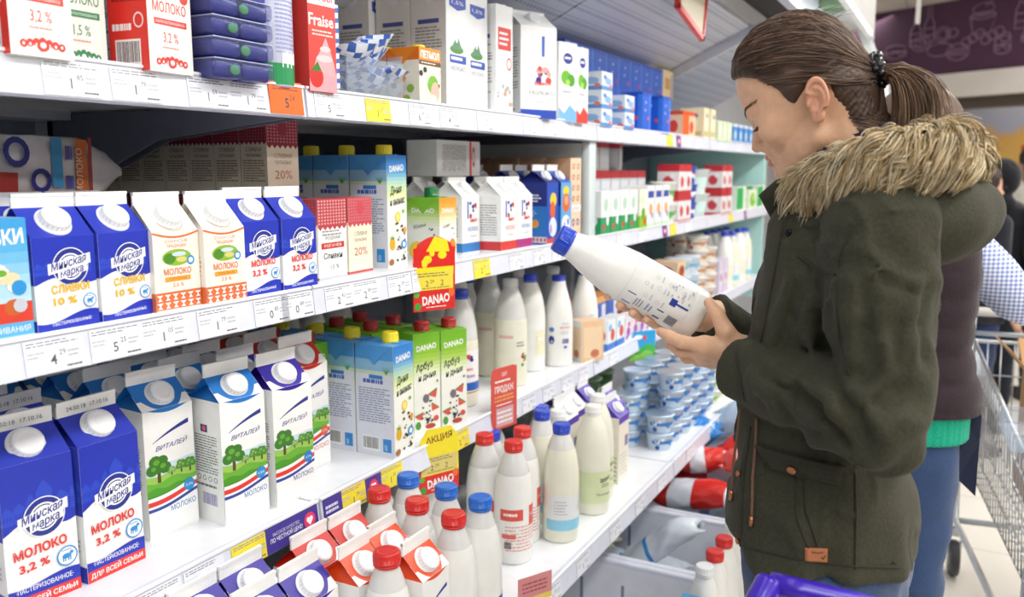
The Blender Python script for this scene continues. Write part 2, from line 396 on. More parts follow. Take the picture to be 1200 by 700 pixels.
mb = MB(); mb.rbox(-.484, -.155, .10, -.405, 4.9, .34, M('#d9deea', 'plastic'), .008); child(mb, 'front_ledge', cooler)
for i in range(2):
    o = empty('downlight', (-.545, 3.15 + .8 * i, 2.17)); mb = MB()
    mb.lathe([(.075, 0), (.08, -.035), (.065, -.05), (.055, -.02)], M('#8fb08e', 'plastic'), 24); mb.build('housing', o)
    mb = MB(); mb.lathe([(.05, -.021), (.045, -.03), (.0, -.032)], M('#f4fff4', 'emit', power=2.0), 20, capt=False); mb.build('bulb', o)
    tag(o, ('nearer' if i == 0 else 'farther') + ' round green rimmed downlight under the cooler hood above the head', 'lamp')

# shelf boards, each with its price rail
def shelf(i, z, xf, name, depth=None):
    y0, y1 = SEAM[i] + .003, SEAM[i + 1] - .003
    o = empty('shelf', (-1.2, (y0 + y1) / 2, z - .015))
    mb = MB(); mb.box(-1.60, y0, z - .018, xf - .004, y1, z, WHITE); mb.box(-1.60, y0 + .02, z - .034, -1.5, y1 - .02, z - .018, STEEL); child(mb, 'board', o)
    mb = MB(); mb.prism([(xf - .012, z + .004), (xf, z + .005), (xf + .005, z - .042), (xf - .007, z - .045), (xf - .012, z - .02)], lambda a, b, k: (a, y0 + (y1 - y0) * k, b), RAIL)
    mb.prism([(xf - .001, z + .0075), (xf + .003, z + .0065), (xf + .003, z + .003), (xf - .001, z + .003)], lambda a, b, k: (a, y0 + (y1 - y0) * k, b), M('#fafbff', 'plastic'))
    child(mb, 'price_rail', o)
    for y in (y0 + .012, y1 - .012):
        mb = MB(); mb.prism([(xf - .03, z - .022), (-1.58, z - .022), (-1.58, z - .16), (-1.40, z - .12), (-1.28, z - .075), (xf - .03, z - .045)], lambda a, b, k, y=y: (a, y - .003 + .006 * k, b), DARK); child(mb, 'bracket', o)
    tag(o, name, 'shelf')
PLACE = ['at the left edge of the photo', 'in the middle behind the cardboard price holders', 'beyond the white divider post', 'farthest along beside the shopper\'s face']
for i in range(4):
    shelf(i, Z1, -.95, 'white topmost milk shelf with price rail, section ' + PLACE[i])
    shelf(i, Z2, -.95, 'white second milk shelf with price rail, section ' + PLACE[i])
    shelf(i, Z3, -.95, 'white third milk shelf with price rail, section ' + PLACE[i])
    shelf(i, Z4, -.694, 'white lowest deep shelf with price rail, section ' + PLACE[i])

# price tags
INK = M('#8e919c', 'print'); INKD = M('#33353d', 'print'); INKM = M('#5c5f6a', 'print')
TN = [0]
def price_tag(y, z, xf, col, price, w=.075, label='', h=.040, extra=None, cat='price tag', name='price_tag', group=None):
    big, sm = price; A = Art(); TN[0] += 1
    A.rect(-w / 2, 0, w / 2, h, M(col, 'paper'))
    if big is not None:
        A.lines(-w * .46, h * .80, w * .44, h * .97, 2, INK, TN[0]); A.lines(-w * .46, h * .45, -w * .18, h * .68, 2, M('#b9bcc6', 'print'), TN[0] + 1)
        A.txt(big, -w * .03, h * .22, h * .32, INKM, bold=.01); A.txt(sm, w * .13, h * .48, h * .17, INKM)
        A.lines(w * .22, h * .35, w * .44, h * .62, 2, M('#b9bcc6', 'print'), TN[0] + 2); A.lines(w * .18, h * .06, w * .46, h * .16, 1, INKM, TN[0] + 3, .55)
    if extra: extra(A, w, h)
    mb = MB()
    tl = .10
    def fn(s, t, l): return (xf + .0060 + l - t * tl, y + s, z - .0405 + t)
    v = [(xf + .0052 - t * tl + .0008 * k, y + s, z - .0405 + t) for k in (0, 1) for s, t in ((-w / 2, 0), (w / 2, 0), (w / 2, h), (-w / 2, h))]
    mb.add(v, [(3, 2, 1, 0), (4, 5, 6, 7), (0, 1, 5, 4), (1, 2, 6, 5), (2, 3, 7, 6), (3, 0, 4, 7)], M(col, 'paper'))
    mb.art(A, fn)
    return tag(mb.build(name), label, cat, group)
W_T = '#eceef6'; Y_T = '#f5e23c'
def purple(A, w, h):
    A.rect(-w / 2, 0, w / 2, h, M('#4a3f9a', 'print'))
    A.txt('ВЫСОКОЕ КАЧЕСТВО', -w * .12, h * .60, h * .13, M('#e6e2f5'), w * .5); A.txt('ПО ЧЕСТНОЙ ЦЕНЕ!', -w * .12, h * .36, h * .17, M('#ffffff'), w * .6, bold=.01)
    heart(A, w * .33, h * .5, h * .33)
def heart(A, x, y, r):
    A.ell(x, y, r, r, M('#f0436a')); A.ell(x - r * .25, y + r * .15, r * .32, r * .32, M('#ffffff')); A.ell(x + r * .25, y + r * .15, r * .32, r * .32, M('#ffffff'))
    A.poly([(x - r * .53, y), (x, y - r * .6), (x + r * .53, y), (x, y + r * .3)], M('#ffffff'))
def purple_small(A, w, h): A.rect(-w / 2, 0, w / 2, h, M('#5a3d94', 'print')); heart(A, 0, h * .5, h * .34)
def purple_end(A, w, h): A.rect(-w / 2, 0, w / 2, h, M('#4a3f9a', 'print')); A.lines(-w * .4, h * .3, w * .3, h * .7, 2, M('#e6e2f5'), 5, .6)
def orange_bag(A, w, h): A.rect(-w / 2, 0, w / 2, h, M('#f26a1c', 'paper')); A.lines(-w * .4, h * .7, w * .4, h * .9, 2, M('#8c3c10'), 5); A.txt('5', 0, h * .2, h * .3, INKD, bold=.02); A.txt('24', w * .17, h * .42, h * .18, INKD)
def tags(z, xf, rows, where):
    cnt = {}
    tot = {}
    for r in rows: tot[r[1]] = tot.get(r[1], 0) + 1
    for y, kind, price in rows:
        cnt[kind] = cnt.get(kind, 0) + 1; o = ORD[cnt[kind] - 1]
        pos = f'{o} from the left' if tot[kind] > 1 else 'the only one'
        if kind == 'w': price_tag(y, z, xf, W_T, price, label=f'white paper price tag on the {where} rail, {pos}')
        elif kind == 'y': price_tag(y, z, xf, Y_T, price, .074, f'yellow sale price tag on the {where} rail, {pos}')
        elif kind == 'p': price_tag(y, z, xf, '#4a3f9a', (None, 0), .125, f'long purple strip with pink heart on the {where} rail, {pos}', .042, purple, 'shelf sign', 'shelf_strip')
        elif kind == 's': price_tag(y, z, xf, '#5a3d94', (None, 0), .05, f'small purple heart sticker on the {where} rail, {pos}', .04, purple_small, 'shelf sign', 'shelf_sticker')
        elif kind == 'e': price_tag(y, z, xf, '#4a3f9a', (None, 0), .05, f'purple strip end with white word on the {where} rail, {pos}', .042, purple_end, 'shelf sign', 'shelf_strip')
        elif kind == 'o': price_tag(y, z, xf, '#f26a1c', (None, 0), .075, 'bright orange price card on the topmost shelf rail below the pink carton', .05, orange_bag)
tags(Z1, -.95, [(.68, 'w', ('1', '85')), (.77, 'w', ('1', '79')), (.89, 'w', ('1', '59')), (.965, 'w', ('1', '79')), (1.046, 'o', 0), (1.15, 'w', ('5', '19')), (1.285, 'y', ('1', '27')), (1.42, 'w', ('6', '09')), (1.53, 'w', ('4', '75')),
                (1.68, 'w', ('1', '95')), (1.90, 'w', ('2', '05')), (2.02, 'w', ('1', '99')), (2.22, 'w', ('2', '15')), (2.52, 'w', ('1', '15')), (2.66, 'w', ('1', '25')), (3.03, 'y', ('2', '09')), (3.14, 's', 0), (3.4, 'w', ('2', '55')), (3.75, 'w', ('2', '15')), (4.1, 'w', ('2', '95'))], 'topmost shelf')
tags(Z2, -.95, [(.63, 'w', ('4', '29')), (.715, 'w', ('5', '25')), (.79, 'w', ('1', '05')), (.885, 'w', ('1', '79')), (.995, 'w', ('0', '85')), (1.054, 'w', ('0', '89')), (1.16, 'w', ('2', '45')), (1.235, 'w', ('2', '69')), (1.34, 'w', ('2', '29')), (1.42, 'w', ('2', '35')),
                (1.66, 'y', ('2', '29')), (1.83, 'w', ('1', '19')), (1.96, 'w', ('0', '97')), (2.07, 'w', ('0', '99')), (2.23, 'w', ('1', '09')), (2.55, 'w', ('1', '59')), (2.75, 'w', ('1', '75')), (3.0, 's', 0), (3.10, 'y', ('1', '35')), (3.3, 'w', ('1', '55')), (4.0, 'y', ('2', '15')), (4.3, 's', 0)], 'second shelf')
tags(Z3, -.95, [(.66, 'w', ('1', '40')), (.755, 'w', ('1', '49')), (.835, 'w', ('1', '45')), (.925, 'y', ('1', '35')), (1.022, 'p', 0), (1.125, 'e', 0), (1.185, 'y', ('1', '39')), (1.243, 's', 0), (1.30, 'y', ('1', '35')),
                (1.56, 'y', ('2', '25')), (1.80, 'w', ('1', '19')), (1.90, 'w', ('1', '29')), (2.02, 'w', ('1', '15')), (2.14, 'w', ('1', '09')), (2.26, 'w', ('1', '05')), (2.5, 'w', ('1', '25'))], 'third shelf')
tags(Z4, -.694, [(1.50, 'w', ('1', '29')), (1.66, 'w', ('1', '35')), (1.86, 'w', ('1', '55')), (2.04, 'w', ('1', '49')), (2.22, 'w', ('1', '35')), (2.50, 'w', ('0', '75')), (2.75, 'w', ('0', '85'))], 'lowest shelf')
# ================================================================ package builders (front looks along +X, base centre at the origin)
PW = M('#f6f7f5'); BLU = M('#2436b4'); BLU2 = M('#2f55c8'); NAVY = M('#27348f'); RED = M('#e23b35'); GRY = M('#8d8f98'); LGRY = M('#c6c8d0'); CREAM = M('#efe6cf'); YEL = M('#f4e02c'); GRN = M('#3f9b3c'); ORG = M('#e8682c'); PURP = M('#4b2fa8'); SKYB = M('#2f93d6'); INKG = M('#6f7179')
CAPW = M('#eef0f2', 'plastic')
def frames(w, d):
    return dict(front=lambda s, t, l: (d / 2 + l + 0 * s, s, t), side=lambda s, t, l: (s, -w / 2 - l + 0 * s, t))
def make(kind, name, parts):
    """parts: [(part name, MB, parent index or -1, label)]"""
    r = empty(name); os_ = []
    for pn, mb, pi, lab in parts:
        o = mb.build(pn, r if pi < 0 else os_[pi]); os_.append(o)
        if lab: o['label'] = lab
    PROTO[kind] = r
def cap_mb(R, h, mat, T, ridges=True):
    mb = MB(); n = 40
    mb.lathe([(R * .98, 0), (R * 1.03, h * .12), (R * 1.03, h * .2), (R, h * .22), (R * .985, h * .85), (R * .93, h), (R * .6, h * 1.02), (R * .55, h * .98)], mat, n, T, capb=False)
    if ridges:
        for k in range(20):
            a = 2 * PI * k / 20; c, s = math.cos(a), math.sin(a); q = R * .99; e = .0006
            mb.add([(T @ Vector((c * q - s * x, s * q + c * x, z)))[:] if T is not None else (c * q - s * x, s * q + c * x, z) for z in (h * .25, h * .8) for x in (-e * 1.4, e * 1.4)] +
                   [(T @ Vector((c * (q + e), s * (q + e), z)))[:] if T is not None else (c * (q + e), s * (q + e), z) for z in (h * .25, h * .8)], [(0, 4, 5, 2), (4, 1, 3, 5)], mat)
    return mb
def gable(kind, w, d, hb, rh, fin, base, roofm, arts, cap=None, finm=None, sidem=None, name='milk_carton', stamp=None):
    mb = MB(); x, y = d / 2, w / 2; fo = w * .30
    sidem = sidem or base
    mb.add([(-x, -y, 0), (x, -y, 0), (x, y, 0), (-x, y, 0), (-x, -y, hb), (x, -y, hb), (x, y, hb), (-x, y, hb)],
           [(3, 2, 1, 0), (1, 2, 6, 5), (3, 0, 4, 7)], base)
    mb.add([(-x, -y, 0), (x, -y, 0), (x, -y, hb), (-x, -y, hb)], [(0, 1, 2, 3)], sidem); mb.add([(-x, y, 0), (x, y, 0), (x, y, hb), (-x, y, hb)], [(3, 2, 1, 0)], sidem)
    zt = hb + rh; yr = y * .985
    mb.add([(x, -y, hb), (x, y, hb), (.001, yr, zt), (.001, -yr, zt)], [(0, 1, 2, 3)], roofm)
    mb.add([(-x, y, hb), (-x, -y, hb), (-.001, -yr, zt), (-.001, yr, zt)], [(0, 1, 2, 3)], roofm)
    for s in (-1, 1):
        f = (0, s * (y - fo), hb + rh * .80)
        mb.add([(-x, s * y, hb), (x, s * y, hb), f, (.001, s * yr, zt), (-.001, s * yr, zt)], [(0, 1, 2), (1, 3, 2), (4, 0, 2)], roofm if s > 0 else roofm)
    mb.box(-.0016, -yr, zt - .001, .0016, yr, zt + fin, finm or PW); mb.box(-.0026, -yr, zt + fin * .75, .0026, yr, zt + fin, finm or PW)
    fr = frames(w, d)
    for k, fn in arts.items():
        if k in fr:
            A = Art(); fn(A, w if k == 'front' else d, hb); mb.art(A, fr[k])
        elif k == 'roof':
            A = Art(); L = math.hypot(x, rh); fn(A, w, L); ux, uz = -x / L, rh / L
            mb.art(A, lambda s, t, l: (x + ux * t + uz * l, s, hb + uz * t - ux * l))
    if stamp:
        A = Art(); A.txt(stamp, 0, fin * .3, fin * .3, M('#6a6a72'), w * .7); mb.art(A, lambda s, t, l: (.0027 + l + 0 * s, s, zt + t))
    parts = [('body', mb, -1, None)]
    if cap:
        R, mat = cap; ang = math.atan2(rh, x)
        c = Vector((x * .52, 0, hb + rh * .48)); T = Matrix.Translation(c) @ Matrix.Rotation(PI / 2 - ang, 4, 'Y')
        parts.append(('screw_cap', cap_mb(R, R * .62, mat, T), -1, None))
        rim = MB(); rim.lathe([(R * 1.22, 0), (R * 1.2, .0012), (R * 1.0, .002)], mat, 30, T, capb=False, capt=False); parts.append(('cap_collar', rim, -1, None))
    make(kind, name, parts)
def brick(kind, w, d, h, base, arts, top=None, cap=None, name='carton', fold=True, sidem=None, topart=None):
    mb = MB(); x, y = d / 2, w / 2; top = top or base; sidem = sidem or base
    mb.add([(-x, -y, 0), (x, -y, 0), (x, y, 0), (-x, y, 0), (-x, -y, h), (x, -y, h), (x, y, h), (-x, y, h)], [(3, 2, 1, 0), (1, 2, 6, 5), (3, 0, 4, 7)], base)
    mb.add([(-x, -y, 0), (x, -y, 0), (x, -y, h), (-x, -y, h)], [(0, 1, 2, 3)], sidem); mb.add([(-x, y, 0), (x, y, 0), (x, y, h), (-x, y, h)], [(3, 2, 1, 0)], sidem)
    mb.add([(-x, -y, h), (x, -y, h), (x, y, h), (-x, y, h)], [(0, 1, 2, 3)], top)
    if fold:
        mb.box(-x, -.004, h, x, .004, h + .0016, top)
        mb.add([(-x * .9, -y - .0012, h), (x * .9, -y - .0012, h), (0, -y - .0012, h - d * .42), (-x * .9, -y, h), (x * .9, -y, h), (0, -y, h - d * .42)], [(0, 2, 1), (0, 3, 5, 2), (1, 2, 5, 4), (0, 1, 4, 3)], top)
    fr = frames(w, d)
    for k, fn in arts.items():
        A = Art(); fn(A, w if k == 'front' else d, h); mb.art(A, fr[k], .0004 if k == 'side' else .00025)
    parts = [('body', mb, -1, None)]
    if cap:
        R, hc, mat, cx, cy = cap; T = Matrix.Translation((cx, cy, h))
        parts.append(('screw_cap', cap_mb(R, hc, mat, T), -1, None))
    make(kind, name, parts)
def bottle(kind, R, H, prof, bodymat, capm, arts=None, milk=None, capR=.0200, capH=.0178, level=None, petmat=None, name='milk_bottle', view=-.62):
    """prof [(r fraction, z fraction)] without the cap"""
    P = [(R * a, H * b) for a, b in prof]
    fine = [P[0]]
    for (r0, z0), (r1, z1) in zip(P[:-1], P[1:]):
        fine += [(r0 + (r1 - r0) * k / 3, z0 + (z1 - z0) * k / 3) for k in (1, 2, 3)]
    rs = np.array([q[0] for q in fine]); zs = np.array([q[1] for q in fine])
    for _ in range(2): rs[2:-2] = (rs[1:-3] + 2 * rs[2:-2] + rs[3:-1]) / 4
    prof2 = list(zip(rs, zs)); lv = H * (level or 2)
    mb = MB(); mats = [bodymat if (z0 + z1) / 2 < lv else (petmat or bodymat) for (_, z0), (_, z1) in zip(prof2[:-1], prof2[1:])]
    mb.lathe(prof2, mats, 32, None, capt=(level is None))
    if level: r = float(np.interp(lv, zs, rs)) * .99; mb.lathe([(r, lv), (0.001, lv + .0005)], bodymat, 32, capb=False)
    if arts:
        A = Art(); arts(A, R, H)
        for k, (v, F, mat) in enumerate(A.items):
            rad = np.interp(v[:, 1], zs, rs) + .0003 + .00003 * k; th = view + v[:, 0] / R
            mb.add(np.stack([rad * np.cos(th), rad * np.sin(th), v[:, 1]], 1), F, mat)
    cm = cap_mb(capR, capH, capm, Matrix.Translation((0, 0, H - capH * .15)))
    ring = MB(); ring.lathe([(capR * .96, H - .008), (capR * 1.0, H - .006), (capR * 1.0, H - .0038), (capR * .9, H - .003)], capm, 28, capb=False, capt=False)
    make(kind, name, [('body', mb, -1, None), ('screw_cap', cm, -1, None), ('cap_ring', ring, -1, None)])
def cupf(kind, r, h, mat, lid, arts=None, name='yoghurt_pot', square=False, n=20, lidr=1.12):
    mb = MB(); mb.lathe([(r * .82, 0), (r * .86, .002), (r, h * .9), (r * 1.08, h * .93), (r * 1.08, h)], mat, n)
    if arts:
        A = Art(); arts(A, r, h)
        for k, (v, F, m2) in enumerate(A.items):
            rad = r * (.86 + .14 * v[:, 1] / (h * .9)) + .0004 + .00004 * k; th = -.5 + v[:, 0] / r
            mb.add(np.stack([rad * np.cos(th), rad * np.sin(th), v[:, 1]], 1), F, m2)
    lm = MB(); lm.lathe([(r * lidr, h), (r * lidr * 1.01, h + .001), (r * lidr, h + .0022), (r * .9, h + .003)], lid, n)
    make(kind, name, [('cup', mb, -1, None), ('lid', lm, -1, None)])

# ---- artwork
def logo_mk(A, cx, cy, r):
    A.ell(cx, cy, r, r, PW, 32); A.ell(cx, cy, r * .95, r * .95, NAVY, 32, .74); A.ell(cx, cy, r * .62, r * .62, NAVY, 28, .9)
    A.poly([(cx - r * 1.25, cy - r * .36), (cx + r * 1.15, cy + r * .12), (cx + r * 1.15, cy + r * .66), (cx - r * 1.25, cy + r * .2)], PW)
    A.poly([(cx - r * .72, cy - r * .66), (cx + r * .92, cy - r * .28), (cx + r * .92, cy + r * .14), (cx - r * .72, cy - r * .24)], PW)
    A.txt('Минская', cx - r * .05, cy + r * .02, r * .44, NAVY, r * 2.1, .2, .35, .02); A.txt('марка', cx + r * .08, cy - r * .42, r * .40, NAVY, r * 1.4, .2, .35, .02)
def cow_badge(A, cx, cy, r):
    A.ell(cx, cy, r, r, SKYB, 22); A.ell(cx, cy, r * .86, r * .86, PW, 22); A.ell(cx - r * .05, cy, r * .45, r * .26, SKYB, 12); A.ell(cx + r * .42, cy + r * .25, r * .2, r * .17, SKYB, 10)
    for q in (-.4, -.2, .1, .3): A.rect(cx + q * r - r * .06, cy - r * .5, cx + q * r + r * .06, cy, SKYB)
    A.lines(cx - r * .5, cy + r * .5, cx + r * .5, cy + r * .7, 1, SKYB, 4)
HB2 = M('#2c49c4')
def houses(A, w, lo, hi, seed):
    r = random.Random(seed); x = -w / 2
    while x < w / 2 - .006:
        q = min(w * (.12 + .12 * r.random()), w / 2 - x); h = (hi - lo) * (.3 + .5 * r.random())
        A.poly([(x, lo), (x + q, lo), (x + q, lo + h * .7), (x + q / 2, lo + h), (x, lo + h * .7)], HB2)
        for k in range(3): A.rect(x + q * (.15 + .28 * k), lo + h * .25, x + q * (.3 + .28 * k), lo + h * .5, BLU)
        x += q * 1.05
def mk_front(prod, pct, pcol, litre):
    def f(A, w, h):
        b0 = h * (.56 if litre else .52)
        A.band(-w / 2, w / 2, lambda x: b0 + h * .045 * math.cos(x / w * 2 * PI + .9), lambda x: h, BLU)
        houses(A, w, h * .60, h * .97, 4)
        if litre:
            A.band(-w / 2, w / 2, lambda x: 0, lambda x: h * .165 + h * .02 * math.sin(x / w * 5), BLU); A.rect(-w / 2, 0, w / 2, h * .085, RED)
            A.txt('·ПАСТЕРИЗОВАННОЕ·', 0, h * .115, h * .034, PW, w * .8, bold=.01); A.txt('ДЛЯ ВСЕЙ СЕМЬИ', 0, h * .028, h * .036, PW, w * .9, bold=.02)
            logo_mk(A, w * .06, h * .60, w * .29); A.txt(prod, -w * .02, h * .36, h * .062, pcol, w * .74, .05, 0, .035); A.txt(pct, -w * .12, h * .26, h * .055, pcol, w * .42, .05, 0, .03)
            cow_badge(A, w * .33, h * .27, w * .15)
        else:
            A.band(-w / 2, w / 2, lambda x: 0, lambda x: h * .13 + h * .055 * math.sin(x / w * 4.5), BLU)
            A.txt('·ПАСТЕРИЗОВАННЫЕ·', w * .05, h * .055, h * .036, PW, w * .66, .05, bold=.01)
            logo_mk(A, w * .08, h * .67, w * .29); A.txt(prod, w * .06, h * .40, h * .085, pcol, w * .62, .03, 0, .03); A.txt(pct, -w * .04, h * .27, h * .08, pcol, w * .38, .03, 0, .03)
            cow_badge(A, w * .36, h * .28, w * .11)
    return f
def mk_side(A, w, h): A.rect(-w / 2, h * .5, w / 2, h, BLU); A.rect(-w / 2, 0, w / 2, h * .12, BLU); houses(A, w, h * .6, h * .95, 9); A.lines(-w * .4, h * .18, w * .4, h * .44, 7, LGRY, 8)
gable('mk_cream', .083, .072, .116, .036, .017, PW, BLU, dict(front=mk_front('СЛИВКИ', '10 %', M('#e8b820'), False), side=mk_side), (.0185, CAPW))
gable('mk_half', .083, .072, .118, .036, .017, PW, BLU, dict(front=mk_front('МОЛОКО', '3,2 %', RED, False), side=mk_side), (.0185, CAPW))
gable('mk_litre', .094, .085, .196, .036, .021, PW, BLU, dict(front=mk_front('МОЛОКО', '3,2 %', RED, True), side=mk_side), (.0205, CAPW), stamp='24:50:18  17.10.16')
def or_front(A, w, h):
    A.ell(0, h * .88, w * .2, h * .03, PW); O = M('#e0723f')
    A.band(-w / 2, w / 2, lambda x: h * 1.0 - h * .06 * math.cos(x / w * PI) - h * .025, lambda x: h * 1.0 - h * .06 * math.cos(x / w * PI), O)
    A.txt('СЛАВЯНСКИЕ', 0, h * .86, h * .038, O, w * .5); A.txt('ТРАДИЦИИ', 0, h * .80, h * .038, O, w * .42)
    A.ell(0, h * .67, w * .32, h * .105, M('#8fb83a'), 22); A.ell(-w * .16, h * .66, w * .13, h * .07, M('#4e8a2b'), 12); A.ell(w * .1, h * .64, w * .12, h * .035, M('#d8cf7a'), 12); A.ell(w * .05, h * .71, w * .16, h * .03, M('#c9dbe6'), 12)
    A.ell(w * .30, h * .62, w * .085, w * .085, SKYB, 14); A.ell(w * .30, h * .62, w * .05, w * .05, PW, 12)
    A.txt('МОЛОКО', 0, h * .455, h * .08, O, w * .6, 0, 0, .015); A.rect(-w * .28, h * .37, w * .28, h * .43, M('#f0a63c')); A.txt('ТОПЛЁНОЕ', 0, h * .385, h * .03, M('#9b4a20'), w * .4); A.txt('2,5 %', 0, h * .30, h * .05, O, w * .24)
    A.rect(-w / 2, 0, w / 2, h * .24, O)
    for i in range(6):
        x = -w / 2 + w * (i + .5) / 6
        for y in (h * .07, h * .17): A.poly([(x - w * .07, y + h * .04), (x + w * .07, y + h * .04), (x, y)], PW); A.poly([(x - w * .05, y - h * .035), (x + w * .05, y - h * .035), (x, y + .001)], PW)
    A.rect(-w / 2, .0005, w / 2, h * .02, PW)
def or_side(A, w, h): A.rect(-w / 2, 0, w / 2, h * .24, M('#e0723f')); A.lines(-w * .4, h * .3, w * .4, h * .9, 10, M('#d9a98f'), 3)
def or_roof(A, w, L): A.ell(0, L * .44, w * .29, w * .29, M('#e8b48c'), 24, .93)
gable('orange_half', .080, .072, .112, .038, .017, M('#f6efe2'), M('#f7f2e8'), dict(front=or_front, side=or_side, roof=or_roof), (.0185, CAPW), sidem=M('#f4ece0'))
def tree(A, x, y, s, c1, c2):
    A.rect(x - s * .08, y, x + s * .08, y + s * .5, M('#5d4a2c'))
    for dx, dy, r in ((0, .75, .42), (-.3, .6, .3), (.3, .6, .3), (-.15, .95, .3), (.18, .92, .28)): A.ell(x + dx * s, y + dy * s, r * s, r * s * .85, c1, 10)
    for dx, dy, r in ((-.1, .9, .16), (.2, .7, .14), (-.25, .65, .12)): A.ell(x + dx * s, y + dy * s, r * s, r * s * .8, c2, 8)
def vit_front(col, txtc):
    def f(A, w, h):
        A.band(-w / 2, w / 2, lambda x: h - h * .035 * max(0, math.cos(x / w * PI * 1.25)), lambda x: h, M(col))
        A.band(-w * .34, w * .40, lambda x: h * .75 + (x + w * .34) * .32 - (x * x) * 2.0, lambda x: h * .755 + (x + w * .34) * .42 - (x * x) * 2.2, NAVY)
        A.txt('ВИТАЛЕЙ', w * .04, h * .685, h * .036, NAVY, w * .66, .05, .35, .01)
        A.rect(-w / 2, h * .40, w / 2, h * .58, M('#cfe6ee'), 1)
        A.band(-w / 2, w / 2, lambda x: h * .32, lambda x: h * .50 + h * .02 * math.sin(x / w * 6), M('#9cc95a')); A.band(-w / 2, w / 2, lambda x: h * .32, lambda x: h * .44 + h * .015 * math.sin(x / w * 9 + 1), M('#6db33a')); A.band(-w / 2, w / 2, lambda x: h * .31, lambda x: h * .385 + h * .01 * math.sin(x / w * 14), M('#4f9e2e'))
        A.ell(w * .1, h * .60, w * .3, h * .03, PW, 12); A.ell(-w * .2, h * .62, w * .2, h * .03, PW, 12)
        tree(A, -w * .25, h * .43, w * .42, M('#3e7d2a'), M('#6aa83e')); tree(A, w * .20, h * .46, w * .20, M('#568f3a'), M('#86b95a')); tree(A, w * .38, h * .45, w * .22, M('#4a8a34'), M('#7ab04e')); tree(A, 0, h * .46, w * .14, M('#7fae66'), M('#a5cb86'))
        def wv(x, o): return h * (.325 + o) - h * .022 * math.cos((x / w + .2) * 3.4) + x * .10
        A.band(-w / 2, w / 2, lambda x: wv(x, -.012), lambda x: wv(x, .035), PW); A.band(-w / 2, w / 2, lambda x: wv(x, -.035), lambda x: wv(x, .005), RED); A.band(-w / 2, w / 2, lambda x: wv(x, -.055), lambda x: wv(x, -.032), PW); A.band(-w / 2, w / 2, lambda x: wv(x, -.075), lambda x: wv(x, -.05), M('#2b4a9e')); A.band(-w / 2, w / 2, lambda x: h * .02, lambda x: wv(x, -.075), PW)
        A.ell(w * .34, h * .345, w * .115, w * .115, M(txtc if col != '#e5392c' else '#e5392c'), 20); A.txt('2,5%', w * .34, h * .335, h * .02, PW, w * .15)
        A.txt('МОЛОКО', w * .20, h * .185, h * .043, M('#3c7fc0' if txtc == '#2f93d6' else ('#3d3f9c' if txtc == '#2e7fd0' else '#d8643c')), w * .52, .05, 0, .01)
    return f
def vit_side(A, w, h):
    A.rect(-w * .16, h * .74, w * .06, h * .80, NAVY); A.ell(-w * .05, h * .77, w * .06, w * .06, ORG, 10); A.lines(-w * .36, h * .40, w * .36, h * .72, 15, INKG, 6, .38)
    for k in range(4): A.ell(-w * .28 + k * w * .18, h * .36, w * .06, w * .06, INKG, 10, .75)
    A.bars(-w * .22, h * .13, w * .30, h * .25, M('#5a4fa0'), PW); A.lines(-w * .4, h * .28, w * .3, h * .32, 1, INKG, 2)
def vit_roof(A, w, L): A.band(-w / 2, w / 2, lambda x: 0, lambda x: L * .62 * max(0, abs(2 * x / w) - .40) ** 1.5 / .6 ** 1.5 + .0002, PW, 20)
for k, col, tc in (('vit_blue', '#1c76c8', '#2f93d6'), ('vit_purple', '#2b1596', '#2e7fd0'), ('vit_red', '#c4200f', '#d8643c')):
    gable(k, .088, .078, .205, .036, .021, PW, M(col), dict(front=vit_front(col, tc), side=vit_side, roof=vit_roof), (.0195, CAPW))
gable('vit_orange', .078, .078, .205, .036, .021, PW, M('#e84a14'), dict(front=vit_front('#e84a14', '#d8643c'), side=vit_side, roof=vit_roof), (.0195, CAPW))
def sliv(pct, redm, big):
    def front(A, w, h):
        A.rect(-w / 2, h * .66, w / 2, h, redm); A.lattice(-w * .5, h * .68, w * .5, h * .995, 10, 8, M('#c2808a') if big else M('#e8b4b4'))
        A.poly([(-w / 2, h * .66)] + [(-w / 2 + w * (i + .5 * (j)) / 6, h * (.66 - .045 * j)) for i in range(6) for j in (0, 1)] + [(w / 2, h * .66)], redm)
        if big:
            A.ell(w * .0, h * .86, w * .16, w * .16, redm, 14); A.txt('СЛИВКИ', 0, h * .50, h * .055, M('#a89a86'), w * .55); A.txt('ПИТЬЕВЫЕ', 0, h * .42, h * .045, M('#a89a86'), w * .52); A.txt(pct, 0, h * .24, h * .11, M('#c9746a'), w * .55)
        else:
            A.lines(-w * .36, h * .54, w * .36, h * .62, 2, GRY, 3); A.txt('РОДНАЯ', 0, h * .50, h * .04, INKG, w * .5); A.rect(-w * .4, h * .385, w * .4, h * .46, M('#c93a33')); A.txt('РОГАЧЁВ', 0, h * .405, h * .035, PW, w * .6); A.txt('Сливки', 0, h * .26, h * .075, INKD, w * .66, 0, .1, .01); A.txt(pct, w * .05, h * .13, h * .05, INKG, w * .3)
        A.rect(-w / 2, .0005, w / 2, h * .035, redm if big else LGRY)
    def side(A, w, h):
        A.rect(-w / 2, h * .70, w / 2, h, redm); A.lattice(-w * .5, h * .71, w * .5, h * .995, 9, 8, M('#b56a74'))
        A.poly([(-w / 2, h * .70)] + [(-w / 2 + w * (i + .5 * j) / 6, h * (.70 - .04 * j)) for i in range(6) for j in (0, 1)] + [(w / 2, h * .70)], redm)
        A.txt('СЛИВКИ', 0, h * .58, h * .05, M('#6d5a48'), w * .6); A.txt('ПИТЬЕВЫЕ', 0, h * .51, h * .04, M('#6d5a48'), w * .6); A.lines(-w * .42, h * .2, w * .42, h * .48, 9, M('#a08a74'), 5); A.rect(-w / 2, .0005, w / 2, h * .035, redm)
    return dict(front=front, side=side)
